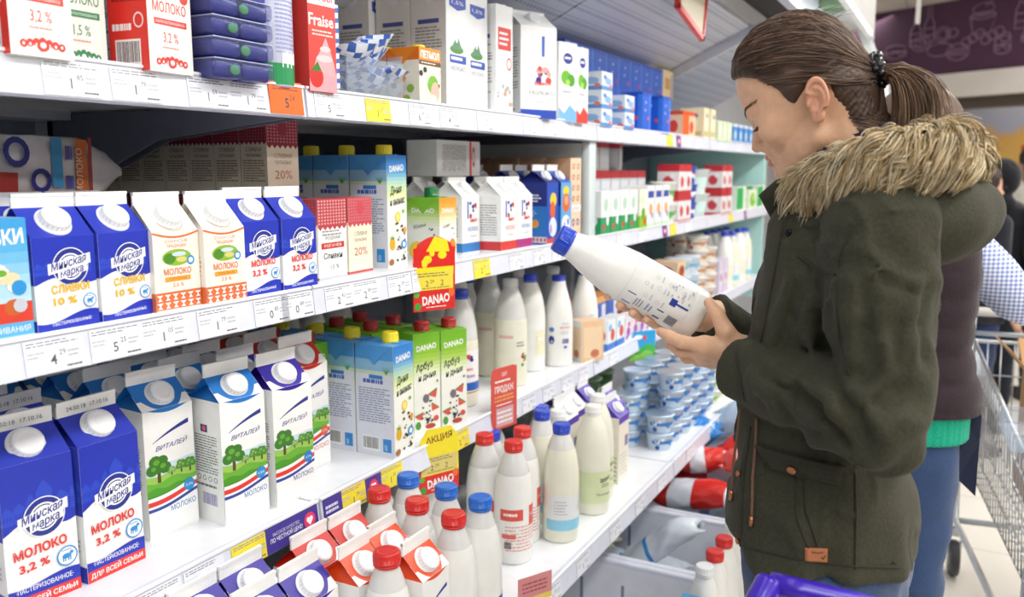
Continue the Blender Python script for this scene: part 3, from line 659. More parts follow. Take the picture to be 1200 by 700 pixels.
brick('sliv_burgundy', .082, .064, .146, CREAM, sliv('20%', M('#8e2540'), True), M('#8e2540'), fold=False, name='cream_carton')
brick('sliv_red', .080, .060, .146, M('#f0ead2'), sliv('20%', M('#c94a54'), True), M('#c94a54'), fold=False, name='cream_carton')
brick('sliv_white', .090, .060, .146, M('#f3f2ee'), sliv('12 %', M('#b9424a'), False), M('#b9424a'), fold=False, name='cream_carton')
COWB = M('#2b2b31')
def grad(A, w, lo, hi, cols, n=14):
    for i in range(n):
        t = i / (n - 1) * (len(cols) - 1); k = min(int(t), len(cols) - 2); f = t - k
        a, b = [[int(c[j:j + 2], 16) for j in (1, 3, 5)] for c in (cols[k], cols[k + 1])]
        A.rect(-w / 2, lo + (hi - lo) * i / n, w / 2, lo + (hi - lo) * (i + 1) / n, M('#%02x%02x%02x' % tuple(int(p + (q - p) * f) for p, q in zip(a, b))))
def pineapple(A, x, y, s): A.ell(x, y, s, s * 1.35, M('#e8b92a'), 12); A.lattice(x - s * .7, y - s, x + s * .7, y + s, 3, 4, M('#c98f1e')); [A.poly([(x - s * .15 + q * s * .3, y + s), (x + s * .15 + q * s * .3, y + s), (x + q * s * 1.3, y + s * 2.3 - abs(q) * s * .6)], M('#4b9a3a')) for q in (-1, -.5, 0, .5, 1)]
def spots(A, a, b, c, d, n, seed): A.blobs(a, b, c, d, n, (c - a) * .05, (c - a) * .13, [COWB], seed)
def danao_front(A, w, h):
    grad(A, w, h * .55, h, ['#f3f5e6', '#d8e8a0', '#a8d0c8', '#3e8ed6', '#2f80d0'])
    A.txt('DANAO', 0, h * .86, h * .055, PW, w * .72, .08, 0, .03); A.txt('Дыня', -w * .05, h * .66, h * .07, COWB, w * .62, .12, .3, .02); A.txt('и ананас', w * .02, h * .565, h * .062, COWB, w * .78, .12, .3, .02)
    A.ell(w * .02, h * .45, w * .14, w * .16, M('#edd13c'), 14); A.ell(w * .02, h * .45, w * .09, w * .11, M('#f6e88a'), 12); A.ell(w * .3, h * .5, w * .07, w * .06, M('#7fb84a'), 10)
    pineapple(A, -w * .28, h * .21, w * .14); spots(A, -w * .1, h * .06, w * .38, h * .40, 22, 5); A.ell(w * .3, h * .2, w * .14, w * .14, SKYB, 14); A.ell(w * .3, h * .2, w * .08, w * .08, PW, 12); A.ell(w * .35, h * .33, w * .08, w * .1, M('#e8a03a'), 10); A.ell(-w * .35, h * .05, w * .12, w * .1, M('#a8673c'), 10)
def danao_side(A, w, h):
    A.rect(-w / 2, h * .87, w / 2, h, M('#4a9be0')); A.rect(-w / 2, h * .77, w / 2, h * .87, M('#8cbfe0')); A.rect(-w / 2, h * .74, w / 2, h * .77, M('#c9dfc4'))
    A.poly([(-w * .46, h), (w * .46, h), (0, h * .82)], M('#3f8fdb')); A.ell(0, h * .93, w * .11, w * .12, NAVY, 14); A.ell(0, h * .93, w * .08, w * .09, PW, 12)
    for q in (-1, -.4, .2, .8): A.poly([(w * .30, h * .75), (w * .34, h * .75), (w * .33 + q * w * .14, h * .82)], M('#4b9a3a'))
    A.rect(-w * .5, h * .02, w * .5, h * .74, M('#dfe3f0')); A.rect(-w * .14, h * .70, w * .22, h * .735, M('#2f7ccc')); A.lines(-w * .3, h * .645, w * .35, h * .69, 1, M('#4a63b8'), 3, .8); A.lines(-w * .43, h * .30, w * .43, h * .62, 15, M('#8f97b8'), 4, .5)
    A.bars(-w * .36, h * .05, w * .10, h * .18, INKD, PW); A.rect(w * .2, h * .05, w * .42, h * .17, M('#2a8ad2')); A.txt('GO', w * .31, h * .09, h * .03, PW, w * .12, PI / 2)
brick('danao_blue', .068, .092, .228, M('#f2f4ea'), dict(front=danao_front, side=danao_side), M('#4a9be0'), (.0165, .021, YEL, .01, .008), 'juice_milk_carton', sidem=M('#e6e9f2'))
def melon(A, x, y, s, rot): c, d = math.cos(rot), math.sin(rot); f = lambda u, v: (x + c * u - d * v, y + d * u + c * v); A.poly([f(-s, .1 * s), f(s, .1 * s), f(0, -1.1 * s)], M('#e2574c')); A.poly([f(-s * 1.05, .1 * s), f(s * 1.05, .1 * s), f(s * .9, .32 * s), f(-s * .9, .32 * s)], M('#3f8f38'))
def danaog_front(A, w, h):
    grad(A, w, h * .52, h, ['#f6f8ee', '#e0efb8', '#a5d04a', '#7fc02c', '#74b926'], 12)
    A.txt('DANAO', 0, h * .84, h * .055, PW, w * .75, .1, 0, .03); A.txt('Арбуз', -w * .08, h * .65, h * .07, COWB, w * .66, .2, .3, .02); A.txt('и дыня', w * .02, h * .555, h * .062, COWB, w * .7, .2, .3, .02)
    melon(A, w * .22, h * .41, w * .19, .5); melon(A, w * .28, h * .27, w * .17, -.6); melon(A, -w * .3, h * .20, w * .17, .3); A.ell(-w * .05, h * .36, w * .12, w * .15, M('#77727a'), 12); spots(A, -w * .25, h * .10, w * .22, h * .36, 20, 8); A.ell(w * .1, h * .08, w * .2, w * .09, M('#b9473a'), 10); A.ell(w * .32, h * .15, w * .1, w * .1, M('#d8574c'), 10); A.ell(-w * .36, h * .1, w * .1, w * .14, M('#4f9a3c'), 10); A.ell(w * .38, h * .52, w * .03, w * .05, M('#3f6f30'), 8)
def danaog_side(A, w, h): A.rect(-w / 2, h * .8, w / 2, h, M('#6cb52a')); A.poly([(-w * .46, h), (w * .46, h), (0, h * .83)], M('#5ba51f')); A.rect(-w * .5, h * .02, w * .5, h * .76, M('#e3eadb')); A.lines(-w * .43, h * .25, w * .43, h * .66, 15, M('#93a088'), 4, .5); A.bars(-w * .36, h * .05, w * .10, h * .18, INKD, PW)
brick('danao_green', .066, .088, .224, M('#f4f6ee'), dict(front=danaog_front, side=danaog_side), M('#74b926'), (.0165, .021, M('#b3262a', 'plastic'), .01, .008), 'juice_milk_carton', sidem=M('#e8efe0'))
def danaos(orange):
    def f(A, w, h):
        grad(A, w, h * .5, h, ['#f6f3ea', '#f0e0b8', '#eeb04a', '#e8962c'] if orange else ['#f3f6ea', '#d5e8a8', '#93c93c', '#7cbf2e'], 10)
        A.txt('DANAO', 0, h * .76, h * .075, PW, w * .7, 0, 0, .03); A.txt('Киви', -w * .1, h * .52, h * .06, COWB, w * .4, .2, .3); spots(A, w * .1, h * .4, w * .35, h * .55, 4, 2); A.ell(-w * .2, h * .15, w * .25, h * .15, M('#f2d23a'), 12); A.ell(w * .25, h * .2, w * .2, h * .14, M('#eb8f2a') if orange else M('#58a53a'), 12)
    return f
brick('danao_small', .070, .085, .138, M('#f4f3ea'), dict(front=danaos(True), side=danaos(False)), M('#7cbf2e'), (.016, .022, M('#17713a', 'plastic'), .0, .0), 'juice_milk_carton', sidem=M('#f3f6ea'))
def wh_front(bandc):
    def f(A, w, h):
        A.rect(-w / 2, h * .04, w / 2, h * .20, M(bandc)); A.rect(-w * .12 - w * .1, h * .62, -w * .14, h * .92, M('#3a5fc0')); A.blobs(-w * .05, h * .66, w * .28, h * .92, 9, w * .05, w * .09, [NAVY, M('#b5382f'), PW], 3); A.txt('Минск', w * .14, h * .56, h * .07, RED, w * .4, .05, .2, .02); A.txt('МОЛОКО', w * .08, h * .40, h * .075, M('#3d78bd') if bandc != '#d8403a' else M('#d8643c'), w * .6); A.lines(-w * .1, h * .28, w * .3, h * .34, 1, LGRY, 2)
    return f
def wh_side(bandc):
    def f(A, w, h): A.rect(-w / 2, h * .04, w / 2, h * .20, M(bandc)); A.lines(-w * .36, h * .3, w * .36, h * .86, 13, GRY, 2, .4)
    return f
def wh_roof(A, w, L): A.ell(-w * .28, L * .5, w * .09, w * .09, NAVY, 14, .7)
for k, c in (('white_blue', '#2f80c6'), ('white_red', '#d8403a'), ('white_magenta', '#b0307f')):
    gable(k, .082, .080, .136, .036, .010, PW, PW, dict(front=wh_front(c), side=wh_side(c), roof=wh_roof), (.0175, CAPW))
def bg_front(A, w, h): A.rect(-w / 2, 0, w / 2, h, M('#2350b8')); A.rect(-w / 2, 0, w / 2, h * .10, M('#c9443c')); A.ell(w * .05, h * .72, w * .28, h * .12, M('#f0cf3a'), 14); A.ell(0, h * .55, w * .22, h * .15, M('#e0662c'), 14); A.ell(w * .02, h * .28, w * .34, h * .16, M('#d8e6f2'), 14); A.ell(-w * .15, h * .25, w * .1, h * .08, M('#b88ad0'), 10)
def bg_side(A, w, h): A.rect(-w / 2, h * .62, w / 2, h, M('#1d2f86')); A.rect(-w / 2, h * .14, w / 2, h * .62, M('#2a78c8')); A.rect(-w / 2, h * .03, w / 2, h * .13, M('#d9cfd8')); A.lattice(-w / 2, h * .03, w / 2, h * .13, 8, 1, M('#c9443c')); A.lines(-w * .36, h * .68, w * .36, h * .82, 3, PW, 3); A.lines(-w * .36, h * .45, w * .2, h * .56, 3, M('#a8cbe8'), 3); A.ell(-w * .25, h * .34, w * .13, w * .13, GRN, 14); A.ell(w * .1, h * .34, w * .13, w * .13, M('#e8a03a'), 14)
gable('blue_gable', .072, .088, .165, .032, .016, M('#2350b8'), M('#1d2a78'), dict(front=bg_front, side=bg_side), (.015, CAPW), sidem=M('#2757b8'))
def fig_front(A, w, h): A.rect(-w / 2, 0, w / 2, h, M('#5fa8e0')); A.rect(-w / 2, 0, w / 2, h * .10, M('#c9443c')); A.ell(0, h * .86, w * .3, h * .08, M('#f0d23a'), 14); A.ell(0, h * .66, w * .34, h * .16, M('#e0662c'), 14); A.ell(w * .02, h * .70, w * .16, h * .08, M('#f2b08a'), 12); A.ell(0, h * .30, w * .42, h * .16, M('#eef3fa'), 16); A.ell(-w * .15, h * .27, w * .1, h * .08, M('#b88ad0'), 10); A.ell(w * .2, h * .34, w * .1, h * .06, M('#4a79d0'), 10)
gable('blue_fig', .070, .088, .165, .032, .016, M('#5fa8e0'), M('#2f57b8'), dict(front=fig_front, side=bg_side), (.015, CAPW), sidem=M('#2757b8'))
def ly_front(A, w, h): A.lines(-w * .38, h * .12, w * .38, h * .66, 18, GRY, 4, .4); A.ell(-w * .05, h * .84, w * .3, h * .035, M('#b5483f'), 14, .6); A.rect(-w / 2, h * .74, w / 2, h * .79, RED)
gable('lying', .086, .085, .205, .036, .020, M('#e9e9ea'), M('#eeeeee'), dict(front=ly_front), None)
def peach_front(A, w, h):
    for k in range(2):
        for j in range(4): A.ell(-w * .22 + k * w * .42, h * (.9 - .13 * j), w * .13, h * .035, M('#b9683c'), 10, .55, .5)
    A.rect(-w / 2, h * .35, w / 2, h * .43, PW); A.txt('ТОПЛЁНОЕ', 0, h * .36, h * .045, M('#c0392f'), w * .85); A.ell(-w * .2, h * .22, w * .12, w * .14, NAVY, 12, .6); A.ell(w * .2, h * .22, w * .12, w * .14, NAVY, 12, .6); A.rect(-w / 2, h * .02, w / 2, h * .12, M('#eac3a0'))
def peach_side(A, w, h): A.lines(-w * .4, h * .2, w * .4, h * .6, 10, M('#b99878'), 3)
brick('peach_tall', .076, .078, .232, M('#ecd0b4'), dict(front=peach_front, side=peach_side), M('#b98a68'), None, 'milk_carton', sidem=M('#c69a78'))
def whip_front(A, w, h):
    grad(A, w, h * .25, h, ['#bfe0f2', '#9fd2ee', '#5fb2e2', '#3f9fdc'], 8); A.txt('СЛИВКИ', -w * .02, h * .78, h * .12, PW, w * .95, .05, 0, .03); A.rect(-w / 2, h * .02, w / 2, h * .13, M('#5fb2e2')); A.txt('ДЛЯ ВЗБИВАНИЯ', 0, h * .05, h * .05, PW, w * .9)
    A.rect(-w / 2, h * .13, w / 2, h * .30, M('#d9432f')); A.blobs(-w * .45, h * .25, w * .3, h * .6, 10, w * .09, w * .16, [M('#f2d9b0'), M('#c9622c'), M('#f6efe4')], 5); A.ell(w * .1, h * .55, w * .08, w * .05, M('#6fae3a'), 10); A.ell(w * .33, h * .42, w * .11, w * .11, SKYB, 12); A.ell(w * .33, h * .27, w * .1, w * .1, LGRY, 12)
brick('whip', .084, .065, .142, M('#bfe0f2'), dict(front=whip_front), M('#7fc0e8'), None, 'cream_carton', fold=False)
# topmost shelf
def rm_front(txtc, pct):
    def f(A, w, h):
        A.ell(w * .05, h * .47, w * .24, h * .05, M('#8aa83a'), 14); A.ell(w * .0, h * .48, w * .1, h * .04, M('#6b4a2c'), 10); A.ell(w * .34, h * .42, w * .1, w * .1, M('#d9524a'), 12); A.ell(w * .05, h * .72, w * .34, h * .05, txtc, 16)
        A.txt('МОЛОКО', 0, h * .325, h * .055, txtc, w * .76, 0, 0, .01); A.rect(-w * .36, h * .255, w * .38, h * .29, txtc); A.txt('УЛЬТРАПАСТЕРИЗОВАННОЕ', 0, h * .265, h * .014, PW, w * .66); A.txt(pct, 0, h * .165, h * .055, txtc, w * .34); A.lines(-w * .2, h * .125, w * .2, h * .145, 1, M('#e0a09a'), 2)
        for k in range(7): A.ell(-w * .30 + k * w * .10, h * .055 + h * .018 * (1 - abs(k - 3) / 3), w * .06, h * .020, txtc, 8); A.ell(-w * .30 + k * w * .10, h * .055, w * .02, h * .008, PW, 8)
        A.ell(0, h * .055, w * .10, h * .03, txtc, 10); A.ell(0, h * .055, w * .05, h * .015, PW, 8)
    return f
def rm_side(A, w, h): A.rect(-w / 2, 0, w / 2, h, M('#e03227')); A.lines(-w * .38, h * .36, w * .38, h * .94, 16, M('#a82018'), 4, .5); A.bars(-w * .35, h * .03, w * .3, h * .17, INKD, PW); A.lines(-w * .4, h * .2, w * .2, h * .26, 1, PW, 3, .6); A.ell(w * .28, h * .27, w * .13, w * .15, PW, 14); A.ell(w * .28, h * .27, w * .1, w * .12, M('#e03227'), 14)
brick('red_carton', .078, .066, .235, M('#f7f4ec'), dict(front=rm_front(M('#d5413a'), '3,2 %'), side=rm_side), M('#e03227'), None, 'milk_carton', sidem=M('#e03227'))
brick('green_carton', .068, .062, .235, M('#f4f4ec'), dict(front=rm_front(M('#3a8a5a'), '1,5 %')), M('#3a8a5a'), None, 'milk_carton')
def fr_front(A, w, h):
    A.rect(-w / 2, h * .12, w / 2, h, M('#e5453c')); A.rect(-w / 2, h * .72, w / 2, h * .86, PW); A.txt('ШОВЫ', 0, h * .76, h * .06, RED, w * .8, 0, 0, .02); A.txt('Fraise', -w * .02, h * .55, h * .10, M('#fff2ec'), w * .9, 0, 0, .02); A.lines(-w * .36, h * .46, w * .4, h * .52, 2, M('#fbd9d0'), 4)
    A.poly([(-w * .42, h * .12), (w * .5, h * .12), (w * .42, h * .24), (w * .3, h * .34), (w * .12, h * .46), (-w * .05, h * .36), (-w * .25, h * .27)], M('#f4a9ae')); A.ell(w * .06, h * .28, w * .3, h * .03, M('#f9cdd0'), 12); A.ell(w * .1, h * .36, w * .2, h * .025, M('#f9cdd0'), 12)
    A.rect(-w / 2, 0, w / 2, h * .14, M('#f0a3aa')); A.ell(-w * .25, h * .12, w * .25, h * .09, M('#cf2c28'), 14); A.poly([(-w * .45, h * .17), (-w * .05, h * .17), (-w * .2, h * .25)], M('#3f7f2c'))
def stripes(A, w, h):
    for k in range(9): A.poly([(-w / 2, h * (k / 9)), (w / 2, h * (k / 9 + .03)), (w / 2, h * (k / 9 + .08)), (-w / 2, h * (k / 9 + .05))], M('#3d6fc0'))
brick('fraise', .062, .058, .190, M('#e5453c'), dict(front=fr_front), M('#e5453c'), None, 'cream_carton', fold=False, sidem=M('#c93830'))
brick('striped', .030, .05, .150, M('#eef0f4'), dict(front=stripes, side=stripes), None, None, 'cream_carton', fold=False)
def pet_front(A, w, h):
    A.rect(-w / 2, h * .78, w / 2, h, M('#ee8a1e')); A.txt('ПЕТМОЛ', 0, h * .82, h * .12, PW, w * .86, 0, 0, .04); A.rect(-w / 2, h * .70, w / 2, h * .78, M('#6a4a2a')); A.lines(-w * .4, h * .72, w * .4, h * .76, 1, PW, 3)
    A.blobs(-w * .45, h * .1, w * .45, h * .62, 9, w * .07, w * .14, [COWB, M('#f4efe0')], 3); A.ell(w * .12, h * .38, w * .25, h * .16, M('#78b83a'), 14); A.ell(w * .22, h * .25, w * .2, h * .18, M('#f0b9a8'), 14); A.ell(w * .1, h * .12, w * .2, h * .09, M('#f2e6d8'), 12)
def pet_side(A, w, h): A.rect(-w / 2, h * .78, w / 2, h, M('#e07318')); A.rect(-w / 2, 0, w / 2, h * .7, M('#efe8d6')); A.blobs(-w * .4, h * .1, w * .4, h * .6, 7, w * .08, w * .15, [M('#e8a05a'), COWB, M('#8fb84a')], 9)
brick('petmol', .078, .075, .112, M('#f2ecd6'), dict(front=pet_front, side=pet_side), M('#e98420'), (.013, .008, YEL, .01, 0), 'cream_carton', sidem=M('#efe8d6'))
def tall_front(A, w, h): A.poly([(-w * .36, h * .92), (w * .36, h * .92), (w * .36, h * .84), (0, h * .81), (-w * .36, h * .84)], M('#3b56b8')); A.txt('1,5%', 0, h * .86, h * .03, PW, w * .5); A.ell(-w * .05, h * .50, w * .3, h * .035, M('#4f8a3a'), 14); A.poly([(-w * .3, h * .5), (w * .2, h * .5), (-w * .02, h * .62)], M('#5d8f6a')); A.ell(-w * .05, h * .60, w * .06, h * .05, PW, 10); A.rect(-w * .36, h * .39, w * .36, h * .455, M('#2f4fb0')); A.lines(-w * .3, h * .405, w * .3, h * .44, 1, PW, 3, .7); A.txt('МОЛОКО', 0, h * .33, h * .035, INKG, w * .66); A.ell(w * .05, h * .2, w * .14, w * .1, LGRY, 12, .8)
def tall_side(A, w, h): A.ell(0, h * .93, w * .16, w * .16, INKD, 18, .8); A.ell(0, h * .93, w * .1, w * .1, INKD, 14, .6); A.rect(-w * .3, h * .70, w * .3, h * .735, M('#4a5496')); A.lines(-w * .38, h * .50, w * .38, h * .68, 7, M('#8a8784'), 3, .45); A.bars(-w * .3, h * .05, w * .25, h * .15, INKD, PW); A.lines(-w * .36, h * .2, w * .36, h * .45, 8, M('#a8a6a4'), 9, .4)
brick('tall_milk', .092, .090, .262, M('#f5f6f6'), dict(front=tall_front, side=tall_side), M('#dfe0e0'), None, 'milk_carton', sidem=M('#d9d6d0'))
def tallr_front(A, w, h): A.rect(-w * .38, h * .60, w * .40, h * .80, M('#d8403a')); A.lines(-w * .3, h * .63, w * .3, h * .77, 3, PW, 3); A.ell(w * .28, h * .48, w * .16, h * .06, M('#d8403a'), 12, .7); A.blobs(-w * .4, h * .1, w * .4, h * .34, 8, w * .06, w * .12, [M('#caa58a'), M('#a9b5c0')], 2)
brick('tall_red', .070, .085, .255, M('#f3f3f2'), dict(front=tallr_front, side=tall_side), None, None, 'milk_carton')
def big_front(A, w, h): A.rect(-w / 2, 0, w / 2, h * .10, M('#2d4fb8')); A.rect(w * .12 - w * .04, h * .68, w * .12 + w * .04, h * .90, M('#3a5fc0')); A.blobs(-w * .05, h * .42, w * .3, h * .55, 9, w * .05, w * .1, [NAVY, M('#d0524a'), M('#e8a8a0')], 5); A.txt('Минск', w * .12, h * .37, h * .045, RED, w * .5, .05, .2, .02); A.txt('МОЛОКО', w * .08, h * .26, h * .045, INKG, w * .68); A.lines(-w * .1, h * .17, w * .4, h * .2, 1, LGRY, 3)
def big_side(A, w, h): A.rect(-w / 2, 0, w / 2, h * .06, M('#2d4fb8')); A.lines(-w * .36, h * .32, w * .4, h * .78, 15, GRY, 6, .38); A.rect(-w * .12, h * .16, w * .02, h * .2, INKD); A.lines(-w * .36, h * .08, w * .3, h * .12, 1, GRY, 4)
gable('big_gable', .112, .105, .222, .038, .006, M('#f7f7f6'), PW, dict(front=big_front, side=big_side), (.018, CAPW), sidem=M('#f1f1f0'))
def apple_front(c):
    def f(A, w, h): A.ell(0, h * .80, w * .26, h * .07, NAVY, 18); A.lines(-w * .18, h * .78, w * .18, h * .82, 1, PW, 5, .7); A.ell(-w * .1, h * .56, w * .28, h * .09, M('#6ab52e'), 16); A.ell(w * .18, h * .53, w * .22, h * .08, M('#4f9e2e'), 16); A.ell(0, h * .5, w * .12, h * .04, M('#a8d860'), 12); A.lines(-w * .3, h * .36, w * .3, h * .40, 1, GRY, 3); A.poly([(-w / 2, 0), (w / 2, 0), (w / 2, h * .13), (w * .12, h * .22), (-w * .2, h * .11), (-w / 2, h * .18)], M(c))
    return f
def apple_side(A, w, h): A.lines(-w * .36, h * .3, w * .36, h * .86, 13, M('#b4b6bc'), 3, .4); A.rect(-w / 2, .0005, w / 2, h * .05, M('#a8cfe8'))
brick('apple_blue', .074, .072, .205, M('#f5f6f6'), dict(front=apple_front('#7fb8e6'), side=apple_side), None, None, 'milk_carton')
brick('apple_red', .056, .072, .200, M('#f5f6f6'), dict(front=apple_front('#d8433a'), side=apple_side), None, None, 'milk_carton')
# ---------------------------------------------------------------- bottles and pots
MILK = M('#f2f2ee', 'plastic', .3); MILKY = M('#ecebd8', 'plastic', .3); PET = M('#f2f3f2', 'pet', alpha=.72); BCAP = M('#2447c4', 'plastic'); RCAP = M('#d92f2b', 'plastic'); BCAP2 = M('#2a6fd2', 'plastic')
PB = [(.88, 0), (.97, .012), (1, .03), (1, .50), (.99, .58), (.95, .67), (.87, .76), (.75, .84), (.62, .90), (.52, .94), (.45, .965), (.44, 1.0)]
PM = [(.88, 0), (.97, .012), (1, .03), (.985, .08), (1, .10), (1, .52), (.95, .62), (.82, .74), (.66, .84), (.50, .93), (.46, 1.0)]
def lab_plain(A, R, H): A.txt('ПИТЬЕВОЕ', 0, H * .50, H * .018, SKYB, R * .55); A.txt('МОЛОКО', 0, H * .455, H * .022, RED, R * .8, 0, 0, .02); A.lines(-R * .4, H * .38, R * .4, H * .43, 3, LGRY, 3); A.bars(-R * .28, H * .27, R * .28, H * .34, M('#5b62b0'), MILK); A.rect(-R * .12, H * .22, R * .1, H * .25, BLU2); A.ell(-R * 1.0, H * .32, R * .22, H * .05, NAVY, 12); A.ell(-R * 1.0, H * .44, R * .2, H * .03, M('#4a79c4'), 12)
bottle('b_white', .043, .252, PM, MILK, BCAP, lab_plain)
def lab_minsk(A, R, H): A.rect(-R * 1.3, H * .12, R * 1.3, H * .52, M('#f6f8fa'), 12); A.rect(-R * 1.0, H * .32, -R * .78, H * .50, M('#3a78c8'), 2); A.blobs(-R * .35, H * .38, R * .35, H * .48, 10, R * .08, R * .14, [NAVY, M('#c8504a')], 4); A.txt('Минск', 0, H * .34, H * .028, RED, R * .7, 0, .2, .02); A.txt('Молоко', 0, H * .275, H * .032, NAVY, R * .95); A.rect(-R * 1.3, H * .155, R * 1.3, H * .23, M('#2f6cc8'), 12); A.rect(-R * 1.3, H * .13, R * 1.3, H * .145, M('#c9a25a'), 12)
bottle('b_label', .043, .270, PB, MILKY, BCAP, lab_minsk, level=.62, petmat=PET)
def lab_clear(A, R, H): A.rect(-R * 1.2, H * .49, -R * .3, H * .52, M('#e8b9b4'), 4); A.blobs(R * .3, H * .22, R * .6, H * .33, 8, R * .07, R * .14, [RED, GRN, M('#4a2f26')], 3); A.lines(-R * .1, H * .40, R * .5, H * .46, 2, GRY, 3)
bottle('b_clear', .045, .270, PB, MILKY, M('#e4e6e4', 'plastic'), lab_clear, level=.66, petmat=PET)
def lab_cyan(A, R, H): A.rect(-R * .2, H * .18, R * 1.2, H * .46, M('#f0ead0'), 6); A.poly([(-R * .1, H * .22), (R * .8, H * .22), (R * .8, H * .40), (R * .35, H * .46), (-R * .1, H * .40)], M('#2f9fd0')); A.ell(R * .35, H * .27, R * .3, H * .05, M('#e6e3a8'), 12); A.lines(R * .05, H * .34, R * .65, H * .38, 1, PW, 3, .6)
bottle('b_cyan', .043, .262, PB, MILK, BCAP, lab_cyan)
def lab_red(A, R, H): A.rect(-R * 1.2, H * .40, R * .05, H * .50, M('#e2574c'), 6); A.rect(R * .45, H * .34, R * 1.2, H * .52, M('#e2574c'), 5); A.lines(-R * 1.0, H * .43, -R * .1, H * .47, 1, PW, 3, .6); A.lines(-R * .9, H * .12, R * .9, H * .36, 8, M('#e8a49c'), 7, .4); A.txt('ТОПЛЁНОЕ', R * .8, H * .42, H * .03, PW, R * .6); A.rect(-R * 1.1, H * .24, -R * .35, H * .28, M('#e2675c'), 4); A.bars(-R * 1.0, H * .14, -R * .55, H * .22, INKD, PW)
bottle('b_red', .042, .252, PB, MILK, RCAP, lab_red, level=.80, petmat=PET)
def lab_band(A, R, H): A.rect(-R * 1.4, H * .12, R * 1.4, H * .22, M('#8fd0e8'), 14); A.rect(-R * 1.4, H * .22, R * 1.4, H * .44, M('#e6e9ea'), 14); A.lines(-R * .9, H * .26, -R * .1, H * .40, 5, M('#b8bcc4'), 3, .4); A.ell(R * .95, H * .38, R * .3, H * .07, M('#3d7fc8'), 14); A.ell(R * .9, H * .31, R * .3, H * .05, M('#5fae3a'), 12); A.ell(R * 1.0, H * .37, R * .14, H * .03, PW, 10)
bottle('b_band', .042, .258, PB, MILKY, BCAP, lab_band, level=.84, petmat=PET)
def lab_script(A, R, H): A.rect(-R * 1.5, H * .12, R * 1.5, H * .44, M('#dde5b9'), 16); A.txt('Здоровье', R * .35, H * .345, H * .04, M('#3c3c34'), R * .9, .15, .2, .03); A.lines(R * .0, H * .28, R * .7, H * .32, 2, M('#8f926f'), 3); A.txt('Молочное', R * .2, H * .20, H * .026, M('#5f6246'), R * 1.0)
bottle('b_script', .044, .256, PB, M('#eeeedd', 'plastic', .3), M('#f2f3f2', 'plastic'), lab_script)
def lab_plainred(A, R, H): A.txt('1л', 0, H * .48, H * .03, M('#c9c9c4'), R * .3)
bottle('b_plainred', .039, .256, PB, MILK, RCAP, lab_plainred, level=.84, petmat=PET, capR=.021)
def lab_stripes(A, R, H):
    for k in range(4): A.rect(-R * 1.4, H * (.08 + .08 * k), R * 1.4, H * (.12 + .08 * k), M('#2b3fa8'), 14)
    A.ell(R * .25, H * .24, R * .42, H * .09, M('#2b3fa8'), 18); A.ell(R * .25, H * .24, R * .34, H * .07, PW, 16); A.ell(R * .25, H * .24, R * .18, H * .04, M('#2b3fa8'), 12)
bottle('b_stripes', .039, .256, PB, MILK, BCAP2, lab_stripes, level=.86, petmat=PET, capR=.021)
bottle('b_grey', .044, .262, PB, M('#dcdcd6', 'plastic'), M('#d3d5d6', 'plastic'), None, level=.6, petmat=M('#c5c9cc', 'pet', alpha=.7))  # greyed milk bottle: the shade it stands in is put into its colours
LOW = dict(level=.78, petmat=PET)
bottle('b_band_low', .042, .222, PB, MILKY, BCAP, lab_band, **LOW); bottle('b_low', .043, .222, PB, MILK, M('#e4e6e4', 'plastic'), None, **LOW)
bottle('b_small', .037, .235, PB, MILK, RCAP, None, capR=.020)
bottle('b_smallw', .037, .235, PB, MILK, CAPW, None, capR=.020)

def at(u, v, z):
    d = ray_dir(u, v); t = (z - CAM_Z) / d.z
    return Vector((d.x * t, d.y * t, z))
_R = Vector((math.cos(YAW), math.sin(YAW), 0)); _F = Vector((-math.sin(YAW) * math.cos(PITCH), math.cos(YAW) * math.cos(PITCH), -math.sin(PITCH))); _U = _R.cross(_F)
def ray_dir(u, v): return _R * ((u - 600) / FPX) + _U * ((350 - v) / FPX) + _F
def put(kind, x, y, z, label, cat='carton', group=None, rz=0.0): return place(kind, (x, y, z), rz, label, cat, group)
DEP = dict(mk_cream=.072, mk_half=.072, mk_litre=.085, orange_half=.072, vit_blue=.078, vit_purple=.078, vit_red=.078, vit_orange=.078, danao_blue=.092, danao_green=.088)
def fb(kind, a, b, z, label, cat='carton', group=None, dep=None):
    """stand a package with its front lower edge running from a to b"""
    dx, dy = b[0] - a[0], b[1] - a[1]; th = -math.atan2(dx, dy); d = dep or DEP[kind]
    return put(kind, (a[0] + b[0]) / 2 - math.cos(th) * d / 2, (a[1] + b[1]) / 2 - math.sin(th) * d / 2, z, label, cat, group, th)

# ================================================================ second shelf, left section
fb('whip', (-.988, .548), (-.984, .631), Z2, 'pale blue and peach whipping cream carton cut by the left photo edge', dep=.065)
fb('mk_cream', (-.990, .640), (-.988, .723), Z2, 'blue and white half litre cream carton with yellow text, next to the peach carton')
fb('mk_cream', (-.986, .727), (-.992, .810), Z2, 'blue and white half litre cream carton with yellow text, next to the orange patterned cartons')
fb('orange_half', (-.984, .810), (-.984, .890), Z2, 'cream and orange patterned half litre milk carton, left of the two')
fb('orange_half', (-.974, .892), (-.974, .970), Z2, 'cream and orange patterned half litre milk carton, right of the two')
fb('mk_half', (-.984, .972), (-.982, 1.055), Z2, 'blue half litre milk carton with red text beside the orange patterned cartons')
fb('mk_half', (-.980, 1.060), (-.980, 1.143), Z2, 'blue half litre milk carton with red text beside the red lattice cream box')
for k in range(2):
    g = 'half litre cartons in the row behind'
    put('mk_cream', -1.10, .69 + .088 * k, Z2, 'half litre cream carton hidden behind the front blue cream cartons', group=g)
